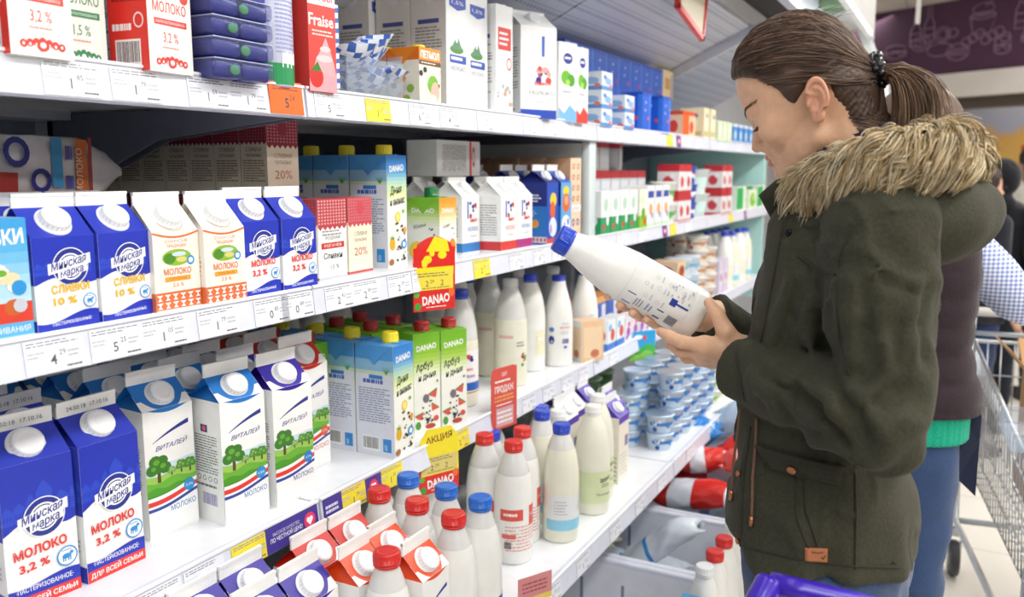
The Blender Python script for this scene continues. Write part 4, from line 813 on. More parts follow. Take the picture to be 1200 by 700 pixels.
# cream boxes: a lower file carrying an upper file that runs back into the shelf
fb('sliv_white', (-1.012, 1.186), (-1.020, 1.276), Z2, 'small white cream box with red ribbon and red lattice top, 12 percent', dep=.06)
fb('sliv_red', (-1.026, 1.290), (-1.031, 1.369), Z2, 'small cream coloured box with red lattice top standing beside the blue juice cartons', dep=.06)
for k in range(8):
    lab = 'burgundy topped cream box at the front of the upper file, 20 percent' if k == 0 else f'burgundy topped cream box in the upper file, {ORD[k]} from its front'
    put('sliv_burgundy', -1.145 - .066 * k, 1.215, Z2 + .147, lab, group='burgundy cream boxes in the upper file')
for k in range(8):
    put('sliv_burgundy', -1.145 - .066 * k, 1.215, Z2, 'burgundy topped cream box in the dark lower file carrying the upper file', group='burgundy cream boxes in the lower file')
for k in range(3):
    put('danao_blue', -1.071 - .096 * k, 1.448, Z2, f'tall blue yellow capped juice carton on the second shelf, {ORD[k]} in its file', group='blue juice cartons on the second shelf')
fb('danao_small', (-1.01, 1.585), (-1.01, 1.655), Z2, 'short green and orange juice carton with dark green cap behind the hanging sale card', dep=.085)
# white half litre gables
fb('white_blue', (-1.030, 1.715), (-1.030, 1.797), Z2, 'white half litre milk gable carton with a blue base band, front one', dep=.08)
fb('white_red', (-.974, 1.802), (-.974, 1.884), Z2, 'white half litre milk gable carton with a red base band', dep=.08)
fb('white_magenta', (-.974, 1.888), (-.974, 1.970), Z2, 'white half litre milk gable carton with a magenta base band, front one', dep=.08)
for k, (x, y, kd) in enumerate(((-1.155, 1.74, 'white_blue'), (-1.24, 1.74, 'white_blue'), (-1.14, 1.843, 'white_red'), (-1.225, 1.843, 'white_red'), (-1.10, 1.932, 'white_magenta'), (-1.185, 1.932, 'white_magenta'))):
    put(kd, x, y, Z2, f'white half litre gable carton, {("middle", "rear")[k % 2]} one in file behind the {("blue", "red", "magenta")[k // 2]} banded front carton')
fb('blue_gable', (-.974, 2.058), (-.974, 2.130), Z2, 'deep blue gable milk carton with paler blue side, left of the blue pair', dep=.088)
fb('blue_fig', (-.970, 2.138), (-.970, 2.208), Z2, 'light blue gable milk carton with orange and white figure on its front', dep=.088)
put('blue_fig', -1.11, 2.173, Z2, 'light blue gable carton behind the one with the orange figure')
for k in range(2): put('blue_gable', -1.115 - .095 * k, 2.092, Z2, f'deep blue gable carton behind the front blue one, {("nearer", "deeper")[k]} in its file')
# a litre carton lying across the white ones
o = place('lying', (-1.15, 1.73, Z2 + .1835 + .043), 0, 'white litre gable carton with red end band lying on top of the half litre cartons', rot=(-PI / 2, math.radians(0), 0))
for k in range(5): put('peach_tall', -1.016 - .083 * k, 2.255, Z2, f'peach and brown tall carton beside the divider post, {ORD[k]} from the front of its file', group='peach tall cartons')
mbw = []
for k in range(5):
    mb = MB(); mb.rbox(-.06, -.075, 0, .06, .075, .19, M('#4f4a48', 'film'), .02); mb.prism([(-.05, .185), (.05, .185), (.012, .235), (-.012, .235)], lambda a, b, q: (a, -.06 + .12 * q, b), M('#5b5654', 'film'))
    A = Art(); A.rect(-.05, .07, .05, .13, M('#b9b5b0', 'print')); A.lines(-.04, .08, .04, .12, 4, M('#55504c'), k); mb.art(A, lambda s, t, l: (.0605 + l + 0 * s, s, t))
    o = mb.build('wrapped_pack'); o.location = (-1.41, 1.40 + .16 * k, Z2); tag(o, f'dark film wrapped pack at the back of the second shelf, {ORD[k]} from the burgundy boxes', 'pack', 'film wrapped packs')
# crumpled pack lying on a pile at the far left
for k in range(4): put('sliv_white', -1.20 - .07 * k, .70, Z2, 'white cream box under the crumpled pack in the dark left corner', group='boxes under the crumpled pack')
for k in range(4): put('sliv_white', -1.20 - .07 * k, .80, Z2, 'white cream box under the right end of the crumpled pack', group='boxes under the right end of the pack')
mb = MB()
SEC = [(0, .052, .046), (.10, .060, .052), (.20, .058, .050), (.25, .040, .034), (.275, .045, .008)]
V = []; n = 24
for s_, a_, b_ in SEC:
    for j in range(n):
        t = 2 * PI * j / n; c, s2 = math.cos(t), math.sin(t); V.append((math.copysign(abs(c) ** .5, c) * a_, s_, .052 + math.copysign(abs(s2) ** .5, s2) * b_ + .003 * math.sin(5 * t + s_ * 40)))
mb.add(V, [(i * n + j, i * n + (j + 1) % n, (i + 1) * n + (j + 1) % n, (i + 1) * n + j) for i in range(4) for j in range(n)] + [tuple(range(n - 1, -1, -1)), tuple(4 * n + j for j in range(n))], M('#e4e2e4', 'film'), True)
A = Art(); A.rect(.19, -.05, .197, .05, M('#b23a34')); A.rect(.165, -.045, .187, .045, M('#e0762f')); A.txt('МОЛОКО', .176, -.004, .012, M('#fbe9dd'), .07, PI / 2); A.rect(.12, -.03, .14, .045, M('#3a9fd8')); A.lines(.145, -.045, .160, .045, 2, M('#4a4aa8'), 3); A.ell(.06, .02, .022, .022, NAVY, 14, .6); A.ell(.10, -.02, .018, .018, NAVY, 14, .6); A.rect(.02, -.05, .06, -.01, M('#b23a34')); A.rect(.0, .0, .03, .05, M('#4a3fa8'))
mb.art(A, lambda s, t, l: (.0625 + l - .25 * np.abs(t) ** 1.6, s, .054 + t))
o = mb.build('crumpled_pack'); o.location = (-1.26, .700, Z2 + .152); o.rotation_euler = (math.radians(-2), 0, math.radians(8)); tag(o, 'crumpled white milk pack lying on its side in the dark left corner', 'pack')

# ================================================================ third shelf, left section
fb('mk_litre', (-1.052, .610), (-1.040, .704), Z3, 'large blue and white litre milk carton at the lower left photo edge')
fb('mk_litre', (-1.038, .713), (-1.038, .807), Z3, 'large blue and white litre milk carton, right one of the front pair')
for k, (x, y) in enumerate(((-1.190, .617), (-1.185, .715), (-1.275, .72))): put('mk_litre', x - .0, y, Z3, ('left', 'right', 'deepest')[k] + ' shaded blue litre carton behind the large blue front pair', rz=0)
fb('vit_blue', (-1.078, .850), (-1.070, .936), Z3, 'blue topped litre carton with tree picture standing beside the large blue pair')
fb('vit_blue', (-1.016, .944), (-1.006, 1.030), Z3, 'blue topped litre carton with tree picture, its barcode side turned to us')
fb('vit_purple', (-.998, 1.042), (-.990, 1.128), Z3, 'purple topped litre carton with tree picture at the shelf edge')
fb('vit_red', (-1.070, 1.176), (-1.066, 1.262), Z3, 'red topped litre carton with tree picture beside the blue juice cartons')
q = 0
for kd, pts in (('vit_blue', [(-1.20, .885), (-1.285, .885), (-1.37, .885), (-1.15, .985), (-1.233, .985), (-1.316, .985), (-1.375, .79), (-1.46, .79)]), ('vit_purple', [(-1.120, 1.081), (-1.203, 1.081), (-1.286, 1.081), (-1.37, 1.081)]), ('vit_red', [(-1.190, 1.215), (-1.273, 1.215), (-1.356, 1.215)])):
    for k, (x, y) in enumerate(pts):
        c = kd[4:]; w = ('behind the barcode carton' if y > .95 else 'behind the leftmost tree carton' if y > .85 else 'in the dark left corner') if c == 'blue' else 'behind the front ' + c + ' topped one'
        kk = sum(1 for a, b in pts[:k] if b == y)
        put(kd, x, y, Z3, f'shaded {c} topped litre carton {w}, {ORD[kk]} going back')
# third shelf, middle section: juice cartons and bottles
for k in range(4): put('danao_blue', -1.010 - .096 * k, 1.372, Z3, f'tall blue yellow capped juice carton on the third shelf, {ORD[k]} in its file', group='blue juice cartons on the third shelf')
fb('danao_green', (-1.012, 1.478), (-.983, 1.537), Z3, 'green juice carton with melon pictures and red cap, left of the front pair')
fb('danao_green', (-.982, 1.541), (-.953, 1.600), Z3, 'green juice carton with melon pictures, right of the front pair')
for k, (x, y) in enumerate(((-1.136, 1.475), (-1.134, 1.556), (-1.230, 1.475), (-1.228, 1.556), (-1.17, 1.3045), (-1.262, 1.3045))): put('danao_green', x, y, Z3, ('red capped green juice carton in the shaded rows, ' + ('left of the second row', 'right of the second row', 'left of the third row', 'right of the third row', 'nearer one behind the red topped carton', 'farther one behind the red topped carton')[k]), rz=0)
def bt(kind, x, y, z, label, group=None, rz=0): return put(kind, x, y, z, label, 'bottle', group, rz)
bt('b_label', -1.060, 1.752, Z3, 'blue capped bottle with blue banded milk label beside the green juice cartons')
bt('b_clear', -1.045, 1.985, Z3, 'clear milk bottle with pale cap and tiny berry print at the shelf front')
bt('b_cyan', -1.075, 2.165, Z3, 'blue capped milk bottle with cyan house label behind the clear bottle')
bt('b_white', -1.030, 2.260, Z3, 'opaque white blue capped bottle below the tilted bottle in her hands')
bt('b_clear', -1.125, 1.855, Z3, 'clear milk bottle with pale cap beside the blue banded bottle, set back')
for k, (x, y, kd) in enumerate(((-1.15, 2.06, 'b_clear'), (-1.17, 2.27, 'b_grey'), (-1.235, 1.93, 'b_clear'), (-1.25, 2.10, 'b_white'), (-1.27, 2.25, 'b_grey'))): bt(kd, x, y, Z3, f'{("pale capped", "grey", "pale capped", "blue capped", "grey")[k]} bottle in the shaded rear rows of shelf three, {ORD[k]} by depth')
for k in range(10): bt('b_white' if k % 2 else 'b_label', -1.42 - .10 * (k // 5), 1.33 + .1 * (k % 5), Z3, f'blue capped bottle in the dark behind the juice cartons, {("nearer", "farther")[k // 5]} row, {ORD[k % 5]} from left', group='dark bottles behind the juice cartons')
bt('b_white', -1.02, 2.432, Z3, 'white bottle standing past the shelf seam under the held bottle')
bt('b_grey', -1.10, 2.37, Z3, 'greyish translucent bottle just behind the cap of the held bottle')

# ================================================================ lowest shelf
bt('b_red', -.822, 1.575, Z4, 'front red capped bottle with red and white label at the lowest shelf edge')
bt('b_band', -.775, 1.722, Z4, 'front blue capped bottle with a pale blue band at the lowest shelf edge')
bt('b_script', -.772, 1.905, Z4, 'white capped bottle with pale green script label on the lowest shelf')
bt('b_red', -.902, 1.590, Z4, 'red capped bottle just behind and left of the front red capped one')
bt('b_red', -.850, 1.672, Z4, 'red capped bottle squeezed between the front red and blue capped bottles')
bt('b_band', -.862, 1.80, Z4, 'blue capped bottle directly behind the front blue capped one')
bt('b_smallw', -.862, 1.893, Z4, 'smaller white capped bottle among the blue caps')
bt('b_band_low', -.935, 1.95, Z4, 'blue capped bottle, deepest of the visible blue caps near the white gables')
bt('b_band_low', -.945, 1.700, Z4, 'blue capped bottle behind the middle red capped bottle')
bt('b_band_low', -1.0, 1.80, Z4, 'blue capped bottle in the third row under the third shelf lip')
bt('b_script', -.80, 2.005, Z4, 'white capped bottle behind the pale green script bottle')
bt('b_plainred', -.740, 1.000, Z4, 'plain red capped bottle nearest to us, among the orange gables')
bt('b_plainred', -.726, 1.172, Z4, 'plain red capped bottle right of the orange gables')
bt('b_stripes', -.722, 1.256, Z4, 'blue capped bottle with blue stripes, front one')
bt('b_stripes', -.805, 1.275, Z4, 'blue capped bottle with blue stripes, second from the front')
bt('b_plainred', -.815, 1.194, Z4, 'plain red capped bottle behind the orange gables')
bt('b_plainred', -.905, 1.205, Z4, 'plain red capped bottle in shade behind the orange gables')
bt('b_stripes', -.900, 1.290, Z4, 'blue capped bottle in shade under the yellow price tags')
for k in range(6): bt('b_low', -.995 - .1 * (k // 3), 1.32 + .098 * (k % 3), Z4, f'shaded white bottle under the third shelf behind the sale card, {("nearer", "farther")[k // 3]} row, {ORD[k % 3]} from left')
def cap_at(kind, u, v, label, rz=0, dz=0):
    p = at(u, v, Z4 + .229 + dz); d = DEP[kind]; c = .52 * d / 2
    return put(kind, p.x - c * math.cos(rz), p.y - c * math.sin(rz), Z4, label, rz=rz)
cap_at('vit_orange', 427, 657, 'orange topped gable carton in the middle of the lowest shelf foreground')
put('vit_orange', -.832, 1.112, Z4, 'orange topped gable carton behind the nearest plain red capped bottle'); put('vit_orange', -.745, 1.085, Z4, 'orange topped gable carton at the right, between two plain red capped bottles')
put('vit_red', -.916, 1.026, Z4, 'red topped gable carton left behind the orange ones'); put('vit_red', -.914, 1.116, Z4, 'red topped gable carton in shade right of the other red gable')
put('vit_purple', -.857, .934, Z4, 'purple topped gable carton at the bottom edge, right one'); put('vit_purple', -.860, .844, Z4, 'purple topped gable carton at the bottom edge, left one')
put('vit_purple', -.940, .898, Z4, 'purple topped gable carton in shade behind the bottom edge pair, right one'); put('vit_purple', -.940, .806, Z4, 'purple topped gable carton in shade behind the bottom edge pair, left one')
# white gables with purple caps and woven pattern
def orn_side(A, w, h):
    A.lines(-w * .36, h * .50, w * .36, h * .92, 12, M('#b5b0a6'), 3, .4)
    for r in range(6):
        for k, c in ((0, '#f0a63c'), (1, '#5fae4a')):
            x0 = -w * .42 + k * w * .46; y = h * (.04 + .068 * r)
            A.poly([(x0, y), (x0 + w * .2, y + h * .034), (x0 + w * .4, y), (x0 + w * .4, y + h * .018), (x0 + w * .2, y + h * .052), (x0, y + h * .018)], M(c)); A.ell(x0 + w * .2, y + h * .008, w * .045, h * .01, M(c), 8)
def orn_front(A, w, h): A.rect(w * .1, h * .52, w * .4, h * .68, M('#7f7aa0')); A.lines(-w * .4, h * .1, w * .4, h * .45, 6, M('#d8d0c0'), 3); A.rect(-w / 2, h * .9, w / 2, h, M('#5a3fb4'))
gable('ornament', .078, .082, .185, .036, .020, M('#f1ebdc'), M('#5a3fb4'), dict(front=orn_front, side=orn_side), (.0165, CAPW), sidem=M('#efe9da'))
gable('ornament_white', .078, .082, .185, .036, .020, M('#f1ebdc'), M('#f1efe8'), dict(front=orn_front, side=orn_side), (.0165, CAPW), sidem=M('#efe9da'))
put('ornament', -.815, 2.135, Z4, 'woven pattern gable carton with purple top at the shelf front by the pots'); put('ornament', -.86, 2.222, Z4, 'woven pattern gable carton with purple top, right behind the front one'); put('ornament_white', -.93, 2.052, Z4, 'woven pattern gable carton with white top behind the script bottle'); put('ornament_white', -.94, 2.138, Z4, 'woven pattern gable carton with white top in the middle of the group'); put('ornament', -.945, 2.245, Z4, 'woven pattern gable carton with purple top, deepest left'); put('ornament', -1.03, 2.16, Z4, 'woven pattern gable carton with purple top, rear under the shelf')
# pots
FOIL = M('#e4e9f2', 'metal', .35)
def pot_art(c1, c2):
    def f(A, r, h): A.rect(-r * 1.5, h * .42, r * 1.5, h * .62, M(c1), 14); A.blobs(-r * 1.2, h * .2, r * 1.2, h * .7, 9, r * .12, r * .24, [M(c1), M(c2), PW], 3)
    return f
cupf('pot_blue', .041, .052, M('#d3e3f3', 'plastic'), M('#cfe0f0', 'metal', .35), pot_art('#2f7fcc', '#2450a8')); cupf('pot_green', .040, .052, M('#eef2e6', 'plastic'), FOIL, pot_art('#8fbf4a', '#e0a83c'))
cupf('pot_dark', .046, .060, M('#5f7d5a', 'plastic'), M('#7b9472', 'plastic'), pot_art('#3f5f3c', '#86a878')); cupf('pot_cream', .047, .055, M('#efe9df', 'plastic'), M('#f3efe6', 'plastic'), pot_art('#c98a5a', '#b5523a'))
cupf('pot_sky', .050, .070, M('#e3edf5', 'plastic'), M('#dbe7f2', 'plastic'), pot_art('#7fb4dc', '#4a86c4'))
def stack(kind, x, y, z, n, hh, what, cat='pot', jit=.004):
    for k in range(n):
        lv = ('bottom', 'second from bottom', 'third from bottom', 'fourth from bottom', 'fifth from bottom')[k] if k < n - 1 or n == 1 else 'topmost'
        place(kind, (x + rnd.uniform(-jit, jit), y + rnd.uniform(-jit, jit), z + k * hh), rnd.uniform(-.4, .4), f'{what}, {lv}' if n > 1 else what, cat)
hh = .0552
YS = ['first', 'second', 'third', 'fourth', 'fifth', 'sixth']
for j, (y, n) in enumerate(((2.455, 2), (2.552, 4), (2.648, 4), (2.745, 4), (2.84, 4), (2.935, 4))):
    stack('pot_blue', -.772, y, Z4, n, hh, f'blue and white yoghurt pot in the front row, {YS[j]} pile from left')
for j, (y, n) in enumerate(((2.43, 3), (2.53, 4), (2.63, 4), (2.73, 4), (2.83, 4))):
    stack('pot_blue', -.874, y, Z4, n, hh, f'blue and white yoghurt pot in the second row, {YS[j]} pile from left')
for j, (y, n) in enumerate(((3.04, 4), (3.14, 4), (3.24, 4))):
    stack('pot_green', -.775, y, Z4, n, hh, f'green and white yoghurt pot by the jacket sleeve, {YS[j]} pile from left')
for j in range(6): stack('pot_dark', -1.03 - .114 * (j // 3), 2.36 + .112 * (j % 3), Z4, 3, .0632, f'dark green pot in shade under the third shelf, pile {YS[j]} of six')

# ================================================================ topmost shelf
fb('red_carton', (-.940, .602), (-.942, .680), Z1, 'red and white litre milk carton cut by the top left photo corner', dep=.062)
fb('green_carton', (-.985, .692), (-.985, .760), Z1, 'white litre carton with green text between the red and white ones', dep=.062)
fb('red_carton', (-.936, .784), (-.944, .862), Z1, 'red and white litre milk carton turned to show its red barcode side', dep=.066)
# blue dessert pots: shrink wrapped trays, stacked
TB = M('#1f2580', 'plastic', .2); TB2 = M('#aab2da', 'pet', alpha=.12)
for k in range(4):
    o = empty('dessert_tray', (-.975, .932, Z1 + .0285 * k), .0); mb = MB()
    for i in range(2):
        for j in range(2): mb.rbox(-.055 + .056 * i, -.055 + .056 * j, 0, -.002 + .056 * i, -.002 + .056 * j, .0255, TB, .006)
    mb.box(-.057, -.056, .0250, .057, .056, .0265, M('#b9bede', 'print')); mb.ell((.0575, -.02 + .022 * (k % 2), .012), (.0012, .010, .007), M('#4aa34a'), 10, 6); mb.build('pots', o)
    mb = MB(); mb.rbox(-.060, -.060, .001, .060, .060, .0278, TB2, .008); mb.build('film_wrap', o)
    tag(o, f'film wrapped tray of dark blue dessert pots, {("bottom", "second", "third", "top")[k]} of the pile of four', 'dessert tray', 'dessert trays')
def jag_front(A, w, h): A.txt('Jag', w * .12, h * .3, h * .4, PW, w * .5, .15, .2, .03); A.rect(-w * .4, h * .05, -w * .2, h * .95, M('#c9cbe8'))
brick('blue_box', .105, .10, .085, M('#2b2fa0'), dict(front=jag_front), M('#1f237c'), None, 'dessert_box', fold=False)
put('blue_box', -.975, .932, Z1 + .115, 'deep blue dessert box on top of the tray pile', 'box')
mb = MB(); mb.lathe([(.040, 0), (.043, .003), (.043, .20), (.040, .206), (.038, .204), (.0, .204)], [M('#cfd2e6'), M('#cfd2e6'), M('#c3c6e0'), STEEL, STEEL, STEEL][:5], 36, capt=False)
A = Art(); A.rect(-.066, .004, .066, .036, M('#1f8f54'), 16); A.bars(-.045, .005, -.008, .032, M('#4a4fa8'), PW); A.lines(-.06, .05, .0, .19, 22, M('#8f95c9'), 3, .4); A.lines(.008, .05, .06, .19, 22, M('#9aa0d0'), 9, .4); A.rect(.018, .03, .06, .055, PW, 4)
for v, F, m2 in A.items:
    th = -.62 + v[:, 0] / .043; mb.add(np.stack([.0435 * np.cos(th), .0435 * np.sin(th), v[:, 1]], 1), F, m2)
o = mb.build('whipped_cream_can'); o.location = (-.985, 1.045, Z1); tag(o, 'pale lilac whipped cream can with green foot band', 'can')
fb('fraise', (-.945, 1.100), (-.940, 1.162), Z1, 'pink and red strawberry drink carton beside the lilac can', dep=.058)
fb('striped', (-.965, 1.168), (-.962, 1.198), Z1, 'narrow blue and white striped pack beside the strawberry carton', dep=.05)
# clear bag pouches with blue stripes, in a clear bin
def pouch(w, h, t, mats, stripes=True):
    mb = MB(); n = 10; V = []; F = []; G = []
    for sgn in (1, -1):
        b = len(V)
        for i in range(n + 1):
            for j in range(n + 1):
                u, v = i / n, j / n; q = (math.sin(PI * u) * math.sin(PI * v)) ** .5
                V.append((sgn * t * q * (1 + .12 * math.sin(7 * u + 5 * v)), (u - .5) * w, v * h))
        for i in range(n):
            for j in range(n):
                a = b + i * (n + 1) + j; f = (a, a + n + 1, a + n + 2, a + 1); (G if stripes and (i + 2 * j) % 5 < 2 else F).append(f if sgn > 0 else f[::-1])
    mb.add(V, F, mats[0], True); k = mb.n - len(V)
    for f in G: mb.f.append([x + k for x in f]); mb.m.append(mb.mi(mats[1])); mb.sm.append(True)
    return mb
pm = pouch(.085, .12, .018, (M('#e6ebf4', 'film'), M('#2f5fb8', 'film')))
pouch0 = pm.build('milk_sachet')
for k in range(9):
    o = pouch0 if k == 0 else pouch0.copy()
    if k: COL.objects.link(o)
    o.location = (-1.072 + .014 * (k % 3), 1.262 + .032 * (k // 3) + .008 * (k % 2), Z1 + .012 + .017 * (k % 3)); o.rotation_euler = (.3 * ((k % 3) - 1), .95 + .12 * (k % 4), .3 * ((k * 2) % 3) - .3)
    tag(o, f'blue striped milk sachet leaning in the clear bin, {ORD[k]} from the strawberry carton', 'sachet', 'striped milk sachets')
CL = M('#dfe6ee', 'glass', alpha=.16); mb = MB()
for a in ((-1.09, 1.208, Z1 + .001, -.955, 1.211, Z1 + .085), (-1.09, 1.372, Z1 + .001, -.955, 1.375, Z1 + .085), (-.957, 1.208, Z1 + .001, -.954, 1.375, Z1 + .07), (-1.09, 1.208, Z1 + .001, -.954, 1.375, Z1 + .004)): mb.box(*a, CL)
tag(mb.build('clear_bin'), 'clear plastic bin holding the blue striped sachets', 'bin')
for k, (x, y) in enumerate(((-.995, 1.475), (-1.075, 1.475), (-1.155, 1.475))): put('petmol', x, y, Z1, ('front orange topped cream box with cow spots beside the clear bin', 'orange topped cream box second in its file', 'orange topped cream box third in its file')[k])
fb('tall_milk', (-.992, 1.592), (-.990, 1.684), Z1, 'tall white milk carton with grey side and blue flag, front one', dep=.09)
put('tall_milk', -1.13, 1.640, Z1, 'tall white milk carton with grey side behind the front one'); put('tall_milk', -1.225, 1.62, Z1, 'tall grey sided milk carton third in its file')
put('tall_milk', -1.32, 1.46, Z1, 'tall grey carton at the back above the sachets, right one'); put('tall_milk', -1.32, 1.36, Z1, 'tall grey carton at the back above the sachets, left one')
put('tall_milk', -1.05, 1.748, Z1, 'tall white milk carton squeezed behind the red labelled one'); fb('tall_red', (-.985, 1.80), (-.978, 1.868), Z1, 'slim white litre carton with red square label', dep=.085)
fb('big_gable', (-.975, 1.905), (-.925, 2.006), Z1, 'large white gable milk carton with blue base turned towards us', dep=.105)
fb('apple_blue', (-.955, 2.085), (-.935, 2.157), Z1, 'white milk carton with green apple and blue hill print', dep=.072); fb('apple_red', (-.940, 2.168), (-.930, 2.224), Z1, 'white milk carton with green apple and red hill print', dep=.072)
# farther along the top shelf: blue packs and small boxes
def pk(kind, w, d, h, base, patches, name='carton', top=None, cap=None, sidem=None):
    def f(A, W_, H_):
        for p in patches:
            if p[0] == 'r': A.rect(p[1] * W_, p[2] * H_, p[3] * W_, p[4] * H_, M(p[5]))
            else: A.ell(p[1] * W_, p[2] * H_, p[3] * W_, p[4] * H_, M(p[5]), 12)
    brick(kind, w, d, h, M(base), dict(front=f, side=f), M(top) if top else None, cap, name, fold=False, sidem=M(sidem) if sidem else None)
pk('blue_tall', .085, .075, .130, '#1f5fd0', [('r', -.5, .9, .5, 1, '#1a4fb8'), ('e', .2, .35, .1, .05, '#e84a3a'), ('e', -.15, .55, .07, .03, '#cfe0fa'), ('e', -.1, .75, .07, .03, '#cfe0fa'), ('r', .28, .05, .5, .95, '#3f7de0')], 'milk_powder_pack')
pk('blue_slab', .114, .075, .130, '#1f5fd0', [('r', -.5, .9, .5, 1, '#1a4fb8'), ('e', .2, .35, .08, .05, '#e84a3a'), ('e', -.15, .55, .05, .03, '#cfe0fa'), ('e', -.1, .75, .05, .03, '#cfe0fa'), ('r', .34, .05, .5, .95, '#3f7de0')], 'milk_powder_pack')
pk('mini_box', .085, .080, .052, '#dfe7f0', [('r', -.5, .0, .5, .22, '#5b8fd0'), ('e', .1, .5, .3, .2, '#8fb4e0'), ('e', -.2, .7, .15, .12, '#4a7ac8'), ('e', .32, .25, .12, .12, '#e07a6a')], 'cheese_box')
for k in range(3): put('mini_box', -.985, 2.405, Z1 + .0525 * k, f'small white and blue box in the pile past the shelf seam, {("bottom", "middle", "topmost")[k]} one', 'box')
for k in range(2): put('mini_box', -.985, 2.60, Z1 + .0525 * k, f'small white and blue box in the short pile before the blue packs, {("lower", "upper")[k]} one', 'box')
for j in range(8): put('blue_slab', -1.115, 2.45 + .118 * j, Z1, f'bright blue pack in the hidden rear row under the upper row, {ORD[j]} from left', 'pack', 'bright blue packs')
for j in range(8): put('blue_slab', -1.115, 2.45 + .118 * j, Z1 + .1305, f'bright blue pack in the upper row against the sloped canopy, {ORD[j]} from left', 'pack', 'bright blue packs')
put('blue_tall', -.995, 2.80, Z1, 'bright blue pack at the shelf edge, nearer one', 'pack'); put('blue_tall', -.985, 2.985, Z1, 'bright blue pack at the shelf edge before the orange box', 'pack')
pk('orange_box', .17, .12, .095, '#e8601c', [('r', .0, .0, .5, .85, '#f2c9a0'), ('e', .2, .4, .15, .25, '#d8452a'), ('r', -.5, .85, .5, 1, '#d8501a')], 'cream_box')
put('orange_box', -1.01, 3.28, Z1, 'orange cream box on the top shelf past the blue packs', 'box')
pk('tan_box', .135, .12, .150, '#e8d2a0', [('r', -.5, 0, .5, .25, '#5b93d0'), ('r', -.3, .5, .2, .8, '#c99a5a'), ('r', .3, .2, .42, .9, '#8a7ab0')], 'cream_box', sidem='#d8b47c')
pk('cream_box', .075, .10, .125, '#eee3bc', [('e', 0, .5, .25, .2, '#f6f2e0'), ('r', -.4, .1, .4, .25, '#c9c08a'), ('e', .1, .75, .15, .08, '#6a5aa8')], 'cream_box')
for k in range(2): put('cream_box', -1.0, 3.53 + .105 * k, Z1, f'cream coloured box on the top shelf beside the orange box, {("nearer", "farther")[k]} one', 'box')
put('cream_box', -1.16, 3.42, Z1, 'cream coloured box behind the orange box, carrying the tan box', 'box'); put('cream_box', -1.16, 3.53, Z1, 'cream coloured box behind the orange box, under the right end of the tan box', 'box')
put('tan_box', -1.16, 3.475, Z1 + .126, 'tan and blue box on top of the cream coloured boxes', 'box')
pk('red_dark', .10, .1, .2, '#a83a34', [('r', -.4, .5, .4, .9, '#8a2a28')], 'cream_box'); put('red_dark', -1.30, 3.30, Z1, 'dark red box at the back beside the canopy bracket', 'box')
pk('mint_cup', .075, .08, .085, '#dce9c8', [('e', 0, .5, .3, .3, '#eef5e2')], 'cream_cup')
for k in range(3): put('mint_cup', -.985, 3.74 + .085 * k, Z1, f'pale green cup box on the top shelf, {ORD[k]} from left', 'box')
for k in range(3): put('blue_tall', -1.08, 3.78 + .10 * k, Z1, f'blue pack beyond the pale green cups, {ORD[k]} from left', 'pack')
pk('small_blue', .07, .075, .085, '#4a93d6', [('e', 0, .4, .3, .25, '#cfe4f6'), ('r', -.5, .85, .5, 1, '#dfeaf4')], 'cheese_box')
for k in range(7): put('small_blue', -.985, 4.03 + .11 * k, Z1, f'small light blue box on the far end of the top shelf, {ORD[k]} from left', 'box', 'light blue boxes')

# ================================================================ second shelf past the divider
pk('red_lid', .085, .085, .098, '#b5b8bd', [('r', -.5, .74, .5, 1, '#a01f2c'), ('r', -.42, .08, .42, .66, '#c9cdd2')], 'cottage_cheese_box', top='#a01f2c')
for j in range(7): put('red_lid', -1.078, 2.46 + .088 * j, Z2, f'grey box with dark red lid behind the green cups, lower row, {ORD[j]} from left', 'box', 'red lidded boxes')
for j in range(7): put('red_lid', -1.078, 2.46 + .088 * j, Z2 + .099, f'grey box with dark red lid in the second layer, {ORD[j]} from left', 'box', 'red lidded boxes')
for k in range(2): put('red_lid', -1.085, 2.55 + .088 * k, Z2 + .198, f'grey box with dark red lid on top of the pile by the divider, {("left", "right")[k]} one', 'box')
place('red_lid', (-1.085, 2.785, Z2 + .1985), .25, 'grey box with dark red lid, lone tilted one on top of the pile', 'box')
pk('pale_tall', .075, .075, .135, '#f0f2f2', [('r', -.5, 0, .5, .42, '#2f9e62'), ('e', 0, .7, .25, .15, '#b8d8c4'), ('e', .2, .35, .14, .12, '#e8eef0'), ('e', -.2, .2, .14, .08, '#c9504a')], 'yoghurt_carton')
pk('lime_tall', .075, .075, .135, '#eef2e2', [('r', -.5, 0, .5, .35, '#8cc63a'), ('e', 0, .4, .25, .15, '#6aa82e'), ('e', .2, .2, .18, .1, '#d8402c'), ('e', -.15, .75, .2, .12, '#d8e6c0')], 'yoghurt_carton')
pk('violet_tall', .075, .075, .145, '#eef0f2', [('r', -.4, .72, .4, .88, '#3f4fa8'), ('e', 0, .45, .25, .14, '#e8a86a'), ('r', -.5, .0, .5, .12, '#cfe6d0'), ('e', .2, .3, .12, .08, '#6a86c8')], 'yoghurt_carton')
for j in range(4): put('pale_tall', -.99, 2.43 + .082 * j, Z2, f'white and green yoghurt carton at the shelf edge past the divider, {ORD[j]} from left')
put('lime_tall', -.985, 2.76, Z2, 'lime green yoghurt carton with red fruit between green and violet ones')
for j in range(3): put('violet_tall', -.985, 2.838 + .085 * j, Z2, f'white yoghurt carton with violet label beside the lime one, {ORD[j]} from left')
cupf('tub_green', .048, .075, M('#eef2ec', 'plastic'), M('#f4f6f2', 'plastic'), pot_art('#5fae4a', '#4a86c4'), 'yoghurt_tub'); stack('tub_green', -.99, 3.103, Z2, 2, .0785, 'white tub with green band beside the violet cartons', 'tub')
